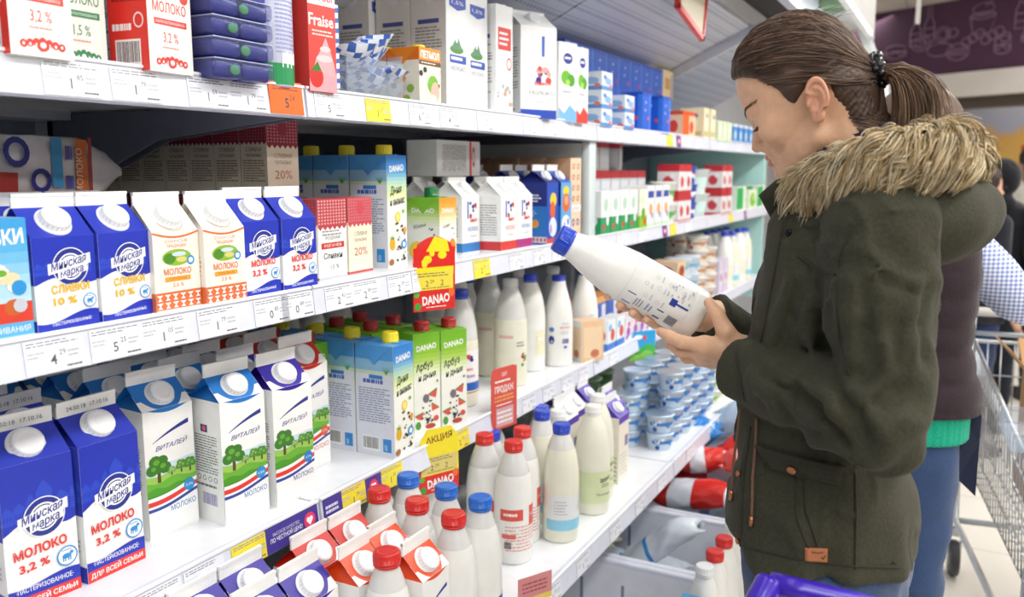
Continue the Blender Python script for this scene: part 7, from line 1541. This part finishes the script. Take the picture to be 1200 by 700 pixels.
# jeans and shoes
DENIM = M('#47597c', 'denim'); pj = MB()
def f_jeans(P):
    d = d_ell(P, (-.14, YW, .90), (.115, .165, .12))
    for s in (-1, 1): h_ = np.array((-.14, YW + s * .085, .88)); kn = np.array((-.15, YW + s * .095, .48)); an = np.array((-.125, YW + s * .095, .06)); d = smin(d, d_cap(P, h_, kn, .092, .062), .02); d = smin(d, d_cap(P, kn, an, .062, .052), .01)
    return np.maximum(d + .003 * sines(P, 5, 6, 60, 120), .035 - P[..., 2])
V, F = surfnet(f_jeans, (-.30, 1.0, .02), (.02, 1.50, 1.04), .008); pj.add(relax(V, F, 1), F.tolist(), DENIM, True); child(pj, 'jeans', woman)
for s in (-1, 1):
    sh = MB(); c = np.array((-.17, YW + s * .095, .0))
    def f_shoe(P): return np.maximum(smin(d_ell(P, c + (-.02, 0, .03), (.13, .045, .05)), d_cap(P, c + (.045, 0, .05), c + (.045, 0, .09), .048, .048), .03), -P[..., 2])
    V, F = surfnet(f_shoe, c + (-.17, -.07, -.01), c + (.13, .07, .16), .007); sh.add(relax(V, F, 1), F.tolist(), M('#2b2724', 'plastic', .5), True); child(sh, 'shoe', woman)
tag(woman, 'woman in an olive parka with tan fur hood, looking down at the bottle she holds', 'person')

# the bottle in her hands
def lab_held(A, R, H):
    B_ = M('#2b3f9e')
    A.rect(-R * .98, H * .47, -R * .42, H * .53, B_); A.lines(-R * .9, H * .40, -R * .5, H * .46, 3, M('#8f97b8'), 4); A.rect(-R * .95, H * .255, -R * .5, H * .305, B_); A.bars(-R * .98, H * .14, -R * .5, H * .23, M('#7c8296'), MILK); A.lines(-R * .85, H * .33, -R * .5, H * .38, 2, M('#8f97b8'), 9)
    A.rect(-R * .15, H * .215, R * .12, H * .26, B_); A.rect(-R * .05, H * .13, R * .02, H * .22, B_)
    for k, (a, b) in enumerate(((-.25, .42), (.15, .45), (-.3, .33), (.2, .36), (.55, .40), (.5, .30), (.45, .2))): A.ell(R * a, H * b, R * .08, R * .08, M('#d3d5da'), 10, .75); A.lines(R * (a - .12), H * (b - .05), R * (a + .14), H * (b - .03), 1, M('#c9ccd4'), k)
    A.blobs(R * .1, H * .14, R * .7, H * .30, 16, R * .03, R * .06, [M('#b9bcc6')], 5); A.rect(-R * 1.2, H * .558, R * 1.2, H * .561, M('#dcdedd'), 12)
bottle('b_held', .0395, .222, [(.80, 0), (.93, .008), (.985, .03), (1, .10), (.985, .115), (1, .13), (1, .56), (.985, .58), (.95, .66), (.85, .76), (.70, .86), (.56, .94), (.50, 1.0)], MILK, BCAP, lab_held, capR=.0205, capH=.023, view=0)
b0 = Vector(cp(819, 371, 1.262)); b1 = Vector(cp(685, 296, 1.248)); zax = (b1 - b0).normalized(); xax = (Vector((0, 0, CAM_Z)) - (b0 + b1) / 2); xax = (xax - zax * xax.dot(zax)).normalized(); yax = zax.cross(xax)
R3 = Matrix((xax, yax, zax)).transposed()
hb = place('b_held', b0, label='white milk bottle with blue cap held tilted in both hands', cat='bottle'); hb.rotation_euler = R3.to_euler()
# ================================================================ other shoppers
def bystander(x, y, ht, face, skin, hairc, topc, legc, label, arm=None, top_kind='cloth', hairlen=.0, hood=None, toplen=.80, tw_=1.0):
    """a clothed figure standing at x, y; face is the direction looked at (radians)"""
    o = empty('person', (x, y, 0)); s_ = ht / 1.68; c, s = math.cos(face), math.sin(face)
    def L(P): q = (P - np.array((x, y, 0))) / s_; return np.stack([q[..., 0] * c + q[..., 1] * s, -q[..., 0] * s + q[..., 1] * c, q[..., 2]], -1)   # forward, left, up
    def Wd(a): a = np.asarray(a, float) * s_; return np.array((x + a[0] * c - a[1] * s, y + a[0] * s + a[1] * c, a[2]))
    arms = arm or [[(0, .19, 1.36), (-.02, .23, 1.08), (.10, .20, .86)], [(0, -.19, 1.36), (-.02, -.23, 1.08), (.10, -.20, .86)]]
    def head(P):
        q = L(P); d = d_ell(q, (-.005, 0, 1.585), (.092, .073, .095)); A = q.copy(); A[..., 1] = np.abs(A[..., 1]); d = smin(d, d_ell(q, (.035, 0, 1.53), (.055, .055, .075)), .02)
        d = smin(d, d_cap(q, (.088, 0, 1.56), (.105, 0, 1.525), .008, .011), .01); d = smin(d, d_ell(q, (.085, 0, 1.495), (.012, .02, .01)), .01); d = smin(d, d_ell(A, (-.005, .072, 1.55), (.018, .009, .032)), .004); d = smax(d, -d_ell(A, (.095, .032, 1.565), (.014, .014, .010)), .008)
        d = smin(d, d_sph(q, (.072, 0, 1.465), .018), .015); return smin(d, d_cap(q, (-.015, 0, 1.50), (-.03, 0, 1.34), .05, .055), .02)
    def bodyf(P):
        q = L(P); d = head(P)
        for a in arms:
            h_ = np.array(a[2]); dv = h_ - np.array(a[1]); dv = dv / np.linalg.norm(dv); d = np.minimum(d, d_cap(q, a[1], a[2], .03, .024)); d = smin(d, d_cap(q, h_, h_ + dv * .07, .026, .022), .01)
            pr_ = np.cross(dv, (0, 0, 1.)); pr_ = pr_ / (np.linalg.norm(pr_) + 1e-6)
            for k in range(4): b_ = h_ + dv * .075 + pr_ * (.012 * (k - 1.5)) * 1.4; d = smin(d, d_cap(q, b_, b_ + dv * (.06 - .008 * abs(k - 1)) + np.array((0, 0, -.012)), .009, .007), .004)
            d = smin(d, d_cap(q, h_ + dv * .02, h_ + dv * .06 + np.array((.03, 0, 0)), .010, .008), .006)
        for sg in (-1, 1): d = np.minimum(d, d_cap(q, (0, sg * .085, .85), (.0, sg * .09, .08), .055, .035))
        return np.minimum(d, d_ell(q, (0, 0, 1.12), (.08, .13, .28)))
    lo = np.array((x - .62, y - .62, 0.0)); hi = np.array((x + .62, y + .62, ht + .06))
    mb = MB(); V, F = surfnet(bodyf, lo, hi, .0105); mb.add(relax(V, F, 1), F.tolist(), M(skin, 'skin'), True); child(mb, 'body', o)
    def hairf(P):
        q = L(P); d = d_ell(q, (-.012, 0, 1.60), (.100, .083, .098)); d = smin(d, d_ell(q, (-.05, 0, 1.55 - hairlen / 2), (.062, .080, .07 + hairlen / 2)), .02)
        return smax(d + .002 * np.sin(q[..., 1] * 160 + q[..., 2] * 30), -d_ell(q, (.085, 0, 1.53), (.072, .09, .105)), .01)
    mb = MB(); V, F = surfnet(hairf, Wd((0, 0, 1.5)) - (.22, .22, .3), Wd((0, 0, 1.5)) + (.22, .22, .25), .008); mb.add(relax(V, F, 1), F.tolist(), M(hairc, 'hair'), True); child(mb, 'hair', o)
    def topf(P):
        q = L(P); z = q[..., 2]; rx = np.interp(z, [.7, .95, 1.1, 1.3, 1.42, 1.47], [.125, .12, .11, .125, .10, .07]); ry = np.interp(z, [.7, .95, 1.1, 1.3, 1.40, 1.47], [.20, .18, .165, .19, .15, .07]); rx, ry = rx * tw_, ry * tw_
        d = ((np.abs(q[..., 0] / rx) ** 2.3 + np.abs(q[..., 1] / ry) ** 2.3) ** (1 / 2.3) - 1) * .10; d = smax(d, z - 1.44, .03); d = smax(d, toplen - z, .01)
        for a in arms: d = smin(d, np.minimum(d_cap(q, a[0], a[1], .062, .050), d_cap(q, a[1], a[2], .050, .040)), .02)
        return d + .003 * sines(P, 13, 5, 35, 80)
    mb = MB(); V, F = surfnet(topf, lo, hi, .011); mb.add(relax(V, F, 1), F.tolist(), M(topc, top_kind), True); child(mb, 'coat', o)
    def legf(P):
        q = L(P); d = d_ell(q, (0, 0, .90), (.11, .16, .13))
        for sg in (-1, 1): d = smin(d, d_cap(q, (0, sg * .085, .86), (.01, sg * .09, .48), .088, .062), .02); d = smin(d, d_cap(q, (.01, sg * .09, .48), (-.01, sg * .09, .05), .062, .05), .01)
        return np.maximum(d + .0035 * sines(P, 17, 5, 40, 90) - .006 * (1 - np.abs(np.sin(q[..., 2] * 48 + 1.2 * sines(P, 19, 4, 14, 30)))) ** 3 * np.clip(1.1 - q[..., 2] * .9, 0, 1), .03 - q[..., 2])
    mb = MB(); V, F = surfnet(legf, (x - .3, y - .3, 0), (x + .3, y + .3, 1.05), .012); mb.add(relax(V, F, 1), F.tolist(), M(legc, 'denim'), True); child(mb, 'trousers', o)
    for sg in (-1, 1):
        mb = MB(); 
        def sf(P): q = L(P); return np.maximum(smin(d_ell(q, (.05, sg * .09, .03), (.13, .046, .05)), d_cap(q, (-.01, sg * .09, .05), (-.01, sg * .09, .09), .05, .05), .02), -q[..., 2])
        V, F = surfnet(sf, (x - .3, y - .3, -.01), (x + .3, y + .3, .16), .010); mb.add(relax(V, F, 1), F.tolist(), M('#2a2828', 'plastic', .5), True); child(mb, 'shoe', o)
    if hood:
        def hf(P): q = L(P); d = np.abs(d_ell(q, (-.01, 0, 1.58), (.108, .09, .112))) - .008; d = smin(d, d_ell(q, (-.05, 0, 1.40), (.09, .12, .10)), .03); return smax(d, -d_ell(q, (.12, 0, 1.55), (.08, .07, .10)), .01)
        mb = MB(); V, F = surfnet(hf, Wd((0, 0, 1.5)) - (.25, .25, .3), Wd((0, 0, 1.5)) + (.25, .25, .25), .009); mb.add(relax(V, F, 1), F.tolist(), M(hood, 'cloth'), True); child(mb, 'hood', o)
    return tag(o, label, 'person'), L, Wd, topf, lo, hi
FR = math.radians(27)
def gingham():
    m = bpy.data.materials.new('gingham_cloth'); m.use_nodes = True; nt = m.node_tree; N, L = nt.nodes, nt.links; b = N['Principled BSDF']; b.inputs['Roughness'].default_value = .9
    tc = N.new('ShaderNodeTexCoord'); ck = []
    for ax in ('X', 'Z'):
        w = N.new('ShaderNodeTexWave'); w.bands_direction = ax; w.inputs['Scale'].default_value = 34; L.new(tc.outputs['Object'], w.inputs['Vector']); g = N.new('ShaderNodeMath'); g.operation = 'GREATER_THAN'; g.inputs[1].default_value = .5; L.new(w.outputs['Fac'], g.inputs[0]); ck.append(g)
    a = N.new('ShaderNodeMath'); a.operation = 'ADD'; L.new(ck[0].outputs[0], a.inputs[0]); L.new(ck[1].outputs[0], a.inputs[1]); h = N.new('ShaderNodeMath'); h.operation = 'MULTIPLY'; h.inputs[1].default_value = .5; L.new(a.outputs[0], h.inputs[0])
    r = N.new('ShaderNodeValToRGB'); L.new(h.outputs[0], r.inputs[0]); r.color_ramp.elements[0].color = (*lin('#e3e7f4'), 1); r.color_ramp.elements[1].color = (*lin('#6f86c4'), 1); L.new(r.outputs[0], b.inputs['Base Color']); return m
_M[('#aab8e0', 'gingham', None, ())] = gingham()
VX, VY = cp(1062, 420, 1.93)[0], cp(1062, 420, 1.93)[1]
sh_ = cp(1122, 282, 1.88); el_ = cp(1188, 352, 1.90); wr_ = cp(1262, 385, 1.95)
def toL(p, x, y, face, s_=1.0): q = (np.asarray(p) - (x, y, 0)) / s_; c, s = math.cos(face), math.sin(face); return (q[0] * c + q[1] * s, -q[0] * s + q[1] * c, q[2])
HV = 1.62; sv = HV / 1.68
far = [(0, .17, 1.34), (-.03, .20, 1.08), (.02, .17, .86)]
ar = [[toL(sh_, VX, VY, FR, sv), toL(el_, VX, VY, FR, sv), toL(wr_, VX, VY, FR, sv)], far]
vp, Lv, Wv, tv, lo, hi = bystander(VX, VY, HV, FR, '#dcb096', '#6d5848', '#aab8e0', '#3a5078', 'shopper behind her in a dark quilted vest, gingham sleeves and jeans', arm=ar, top_kind='gingham', toplen=1.03, tw_=.74)
def vestf(P):
    q = Lv(P); z = q[..., 2]; rx = np.interp(z, [.93, 1.0, 1.12, 1.3, 1.42, 1.47], [.150, .140, .108, .112, .10, .08]); ry = np.interp(z, [.93, 1.0, 1.1, 1.3, 1.40, 1.47], [.195, .185, .168, .185, .15, .08])
    d = ((np.abs(q[..., 0] / rx) ** 2.3 + np.abs(q[..., 1] / ry) ** 2.3) ** (1 / 2.3) - 1) * .11; d = smax(d, z - 1.45, .03); d = smax(d, .975 - z, .012)
    d = smax(d, -d_cap(q, ar[0][0], ar[0][1], .067, .055), .012); d = smax(d, -d_cap(q, far[0], far[1], .067, .055), .012)
    return d - .006 * np.abs(np.sin(z * PI / .062 + .25 * np.sin(np.arctan2(q[..., 1], q[..., 0]) * 3))) ** .5
mb = MB(); V, F = surfnet(vestf, lo, hi, .0085); mb.add(relax(V, F, 1), F.tolist(), M('#352930', 'cloth', bump=.4), True); child(mb, 'quilted_vest', vp)
def knitf(P):
    q = Lv(P); d = ((np.abs(q[..., 0] / .125) ** 2.2 + np.abs(q[..., 1] / .175) ** 2.2) ** (1 / 2.2) - 1) * .12; d = smax(d, .905 - q[..., 2], .01); return smax(d, q[..., 2] - 1.02, .01) - .002 * np.sin(np.arctan2(q[..., 1], q[..., 0]) * 70)
mb = MB(); V, F = surfnet(knitf, Wv((0, 0, .95)) - (.25, .25, .1), Wv((0, 0, .95)) + (.25, .25, .1), .0055); mb.add(relax(V, F, 1), F.tolist(), M('#1fae8e', 'cloth'), True); child(mb, 'knit_hem', vp)['label'] = 'teal ribbed knit hem'
mb = MB(); mb.prism([(1112, 466), (1152, 462), (1148, 520), (1143, 582), (1122, 562), (1114, 520)], lambda a, b, k: cp(a, b, 1.86 + .03 * k + .01 * math.sin(b * .05)), M('#1c2238', 'cloth')); child(mb, 'apron', vp)['label'] = 'dark navy apron corner hanging down'
p = cp(1148, 300, 4.3); bystander(p[0], p[1], 1.47, FR, '#d8a890', '#3a2824', '#2a2a33', '#2c3a5e', 'distant woman with long dark hair in a black jacket, facing right', hairlen=.16)
p = cp(1168, 300, 4.7); bystander(p[0], p[1], 1.50, math.radians(60), '#d0a58c', '#2a2320', '#17181f', '#20242e', 'distant person with a black hood up, back half turned', hood='#15161c')
p = cp(1201, 300, 5.3); bystander(p[0], p[1], 1.60, math.radians(120), '#cfa48a', '#2e2622', '#a9a59c', '#3a3d44', 'distant man in a light grey jacket at the right photo edge')

# ================================================================ trolleys
CHR = M('#c9ced2', 'metal', .3)
def wires(o, name, lines, r, mat, n=5):
    mb = MB()
    for L_ in lines: mb.tube(L_, r, mat, n, True)
    return child(mb, name, o)
def panel(a, b, c, d, nu, nv):
    """grid of wires on a four cornered panel a-b (bottom) d-c (top)"""
    a, b, c, d = [np.array(q, float) for q in (a, b, c, d)]; out = []
    for k in range(nu + 1): t = k / nu; out.append([a + (b - a) * t, d + (c - d) * t])
    for k in range(nv + 1): t = k / nv; out.append([a + (d - a) * t, b + (c - b) * t])
    return out
tx0, tx1, ty0, ty1 = 0.0, .56, 0.0, .90
o = tag(empty('shopping_trolley'), 'wire shopping trolley holding cardboard at the right photo edge', 'trolley')
A0, B0, C0, D0 = (tx0 + .04, ty0 + .08, .38), (tx1 - .04, ty0 + .08, .38), (tx1 - .02, ty1, .42), (tx0 + .02, ty1, .42)
A1, B1, C1, D1 = (tx0 + .0, ty0, .74), (tx1 - .0, ty0, .74), (tx1, ty1, .88), (tx0, ty1, .88)
for nm_, pn in (('side_panel', (A0, D0, D1, A1, 22, 5)), ('side_panel', (B0, C0, C1, B1, 22, 5)), ('front_panel', (A0, B0, B1, A1, 14, 4)), ('rear_panel', (D0, C0, C1, D1, 14, 4)), ('floor_panel', (A0, B0, C0, D0, 12, 14))): wires(o, nm_, panel(*pn), .0024, CHR)
wires(o, 'top_rim', [[A1, B1, C1, D1, A1]], .007, CHR, 8)
wires(o, 'chassis', [[(tx0 + .05, ty0 + .1, .16), (tx0, ty1 + .1, .20), (tx0, ty1 + .16, .5), (tx0, ty1 + .06, .95)], [(tx1 - .05, ty0 + .1, .16), (tx1, ty1 + .1, .20), (tx1, ty1 + .16, .5), (tx1, ty1 + .06, .95)], [(tx0 + .05, ty0 + .1, .16), (tx1 - .05, ty0 + .1, .16)], [(tx0, ty1 + .1, .20), (tx1, ty1 + .1, .20)], [(tx0 + .04, ty0 + .12, .16), (tx0 + .05, ty0 + .15, .41)], [(tx1 - .04, ty0 + .12, .16), (tx1 - .05, ty0 + .15, .41)]], .011, CHR, 8)
wires(o, 'handle', [[(tx0 - .02, ty1 + .07, .97), (tx1 + .02, ty1 + .07, .97)]], .016, M('#e6e4dc', 'plastic'), 10); wires(o, 'seat_bar', [[(tx0, ty1 - .02, .91), (tx1, ty1 - .02, .91)]], .008, CHR, 8)
for (wx, wy) in ((tx0 + .05, ty0 + .12), (tx1 - .05, ty0 + .12), (tx0, ty1 + .08), (tx1, ty1 + .08)):
    mb = MB(); T = Matrix.Translation((wx, wy, .065)) @ Matrix.Rotation(PI / 2, 4, 'Y'); mb.lathe([(.03, -.016), (.060, -.015), (.065, -.008), (.065, .008), (.060, .015), (.03, .016)], M('#4a4a4e', 'plastic', .6), 28, T); w_ = child(mb, 'wheel', o)
    mb = MB(); mb.lathe([(.001, -.019), (.028, -.018), (.028, .018), (.001, .019)], M('#8a8c90', 'plastic'), 20, T); h_ = mb.build('hub', w_); mb = MB(); mb.box(wx - .022, wy - .012, .06, wx - .018, wy + .012, .18, CHR); mb.box(wx + .018, wy - .012, .06, wx + .022, wy + .012, .18, CHR); mb.box(wx - .022, wy - .012, .15, wx + .022, wy + .012, .18, CHR); mb.build('fork', w_)
KR = M('#b58a5e', 'paper', .8)
def cbox(x, y, z, w, d, h, rot, label, name='cardboard_box', cat='box'):
    mb = MB(); t = .004
    mb.box(-w / 2, -d / 2, 0, w / 2, d / 2, t, KR)
    for a in ((-w / 2, -d / 2, w / 2, -d / 2 + t), (-w / 2, d / 2 - t, w / 2, d / 2), (-w / 2, -d / 2, -w / 2 + t, d / 2), (w / 2 - t, -d / 2, w / 2, d / 2)): mb.box(a[0], a[1], 0, a[2], a[3], h, KR)
    for s in (-1, 1): T = Matrix.Translation((0, s * d / 2, h)) @ Matrix.Rotation(s * -.9, 4, 'X'); mb.box(-w / 2, -.002, 0, w / 2, .002, d * .45, KR, T); T = Matrix.Translation((s * w / 2, 0, h)) @ Matrix.Rotation(s * .7, 4, 'Y'); mb.box(-.002, -d / 2, 0, .002, d / 2, w * .4, KR, T)
    q = mb.build(name); q.location = (x, y, z); q.rotation_euler = rot; return tag(q, label, cat)
TRZ = .132; TRL = Vector((.19, 2.35, 0)); o.location = TRL; o.rotation_euler.z = TRZ
def tw(a, b, c): return (TRL.x + math.cos(TRZ) * a - math.sin(TRZ) * b, TRL.y + math.sin(TRZ) * a + math.cos(TRZ) * b, c)
cbox(*tw(.29, .62, .425), .34, .28, .40, (0, 0, .132), 'open brown cardboard box standing in the wire trolley')
mb = MB(); mb.box(-.20, -.004, 0, .20, .004, .46, KR); mb.box(-.20, -.0046, .2, .20, .0046, .203, M('#94703f', 'paper')); q = mb.build('cardboard_sheet'); q.location = tw(.27, .265, .42); q.rotation_euler = (-.33, 0, .132); tag(q, 'flat brown cardboard sheet leaning in the near end of the wire trolley', 'cardboard')
q = bag(.30, .085, ['#cfd6dc', '#b8342c'], [(.3, 0), (.36, 1), (1.1, 0)], 21, 'water_pack'); bagat(q, tw(.25, .125, .468), (0, 0, .2), 'film wrapped pack with a red mark low in the wire trolley', 'pack')
mb = MB(); mb.rbox(-.07, -.09, 0, .07, .09, .008, CL, .003)
for a in ((-.07, -.09, .07, -.087), (-.07, .087, .07, .09), (-.07, -.09, -.067, .09), (.067, -.09, .07, .09)): mb.box(a[0], a[1], 0, a[2], a[3], .05, CL)
q = mb.build('clear_tray'); q.location = tw(.035, .12, .772); q.rotation_euler = (.155, 0, .13); tag(q, 'clear plastic tray resting on the trolley rim', 'tray')
# the shopper's own trolley, only its purple handle in view
PUR = M('#3f23b0', 'plastic', .25); h0 = cp(902, 683, .95); h1 = cp(1062, 722, .915); o = tag(empty('shopping_trolley', (h0[0] + .1, h0[1] - .1, 0)), 'shopping trolley with a purple plastic handle at the bottom edge before the parka', 'trolley')
wires(o, 'handle', [[h0, h0 + (h1 - h0) * .25, h0 + (h1 - h0) * .75, h1]], .0125, PUR, 14)['label'] = 'purple plastic handle bar'
dn = cp(884, 716, .93)
wires(o, 'handle_bracket', [[h0, h0 + (dn - h0) * .15, dn, dn + (0, -.02, -.06)]], .0155, PUR, 12); wires(o, 'handle_bracket', [[h1, h1 + (.01, -.04, -.05), h1 + (.01, -.06, -.10)]], .0155, PUR, 12)
by = dn[1] - .02; bx0, bx1 = dn[0], h1[0] + .01
wires(o, 'frame', [[dn + (0, -.02, -.05), (bx0, by - .1, .55), (bx0, by - .12, .14), (bx0 + .04, by - .75, .14)], [h1 + (.01, -.06, -.09), (bx1, by - .1, .55), (bx1, by - .12, .14), (bx1 - .04, by - .75, .14)], [(bx0, by - .12, .14), (bx1, by - .12, .14)]], .011, CHR, 8)
a0, a1 = (bx0 + .02, by - .14, .45), (bx1 - .02, by - .14, .45); c0_, c1_ = (bx0 + .05, by - .74, .42), (bx1 - .05, by - .74, .42)
for nm_, pn in (('basket_side', (a0, c0_, c0_[:2] + (.78,), a0[:2] + (.88,), 14, 5)), ('basket_side', (a1, c1_, c1_[:2] + (.78,), a1[:2] + (.88,), 14, 5)), ('basket_end', (c0_, c1_, c1_[:2] + (.78,), c0_[:2] + (.78,), 10, 5)), ('basket_floor', (a0, a1, c1_, c0_, 10, 12))): wires(o, nm_, panel(*pn), .0024, CHR)
wires(o, 'front_post', [[c0_, (c0_[0] - .01, c0_[1], .14)], [c1_, (c1_[0] + .01, c1_[1], .14)]], .009, CHR, 8)
for (wx, wy) in ((bx0, by - .12), (bx1, by - .12), (bx0 + .04, by - .75), (bx1 - .04, by - .75)):
    mb = MB(); T = Matrix.Translation((wx, wy, .065)) @ Matrix.Rotation(PI / 2, 4, 'Y'); mb.lathe([(.03, -.016), (.060, -.015), (.065, -.008), (.065, .008), (.060, .015), (.03, .016)], M('#4a4a4e', 'plastic', .6), 24, T); child(mb, 'wheel', o)

# ================================================================ market stall far behind
mb = MB(); wall_box(mb, -1.5, 3.5, 0, 1.30, -.9, -.3, M('#9b8a78', 'wall')); wall_box(mb, -1.5, 3.5, 1.30, 1.36, -.92, -.28, M('#d8cfc0', 'wall')); tag(mb.build('market_counter'), 'long market counter under the painted wall at the far end', 'counter')
mb = MB(); r_ = random.Random(5)
for k in range(240): mb.ell(wp(r_.uniform(-1.3, 3.3), 1.36 + r_.uniform(.01, .12), r_.uniform(-.85, -.35)), (.05, .05, .045), M(r_.choice(['#7fb04a', '#d8a4a0', '#e6d6c4', '#b9d07a', '#c9605a', '#e8e0d0']), 'matte'), 8, 6)
tag(mb.build('produce'), 'heaped pink and green produce along the far market counter', 'produce', kind='stuff')
for k in range(5):
    mb = MB(); c = wp(-.2 + .55 * k, 1.66 + .0 * k, -.8); mb.ell(c, (.07, .07, .07), M('#c9503a', 'matte'), 12, 8); mb.tube([c, (c[0], c[1], 2.1)], .004, STEEL, 5); tag(mb.build('hanging_ornament'), f'red ball hanging over the market counter, {ORD[k]} from left', 'ornament', 'red hanging balls')
mb = MB(); c = cp(1075, 28, 5.0); mb.prism([(-.012, 0), (.012, 0), (.016, .55), (-.016, .55)], lambda a, b, k: (c[0] + a, c[1] + .01 * k, c[2] + b - .0), M('#e8e4de', 'plastic')); mb.tube([(c[0], c[1], c[2] + .5), (c[0], c[1], 3.04)], .004, STEEL, 6); tag(mb.build('hanging_pole'), 'thin white pole hanging from the ceiling before the plum fascia', 'pole')
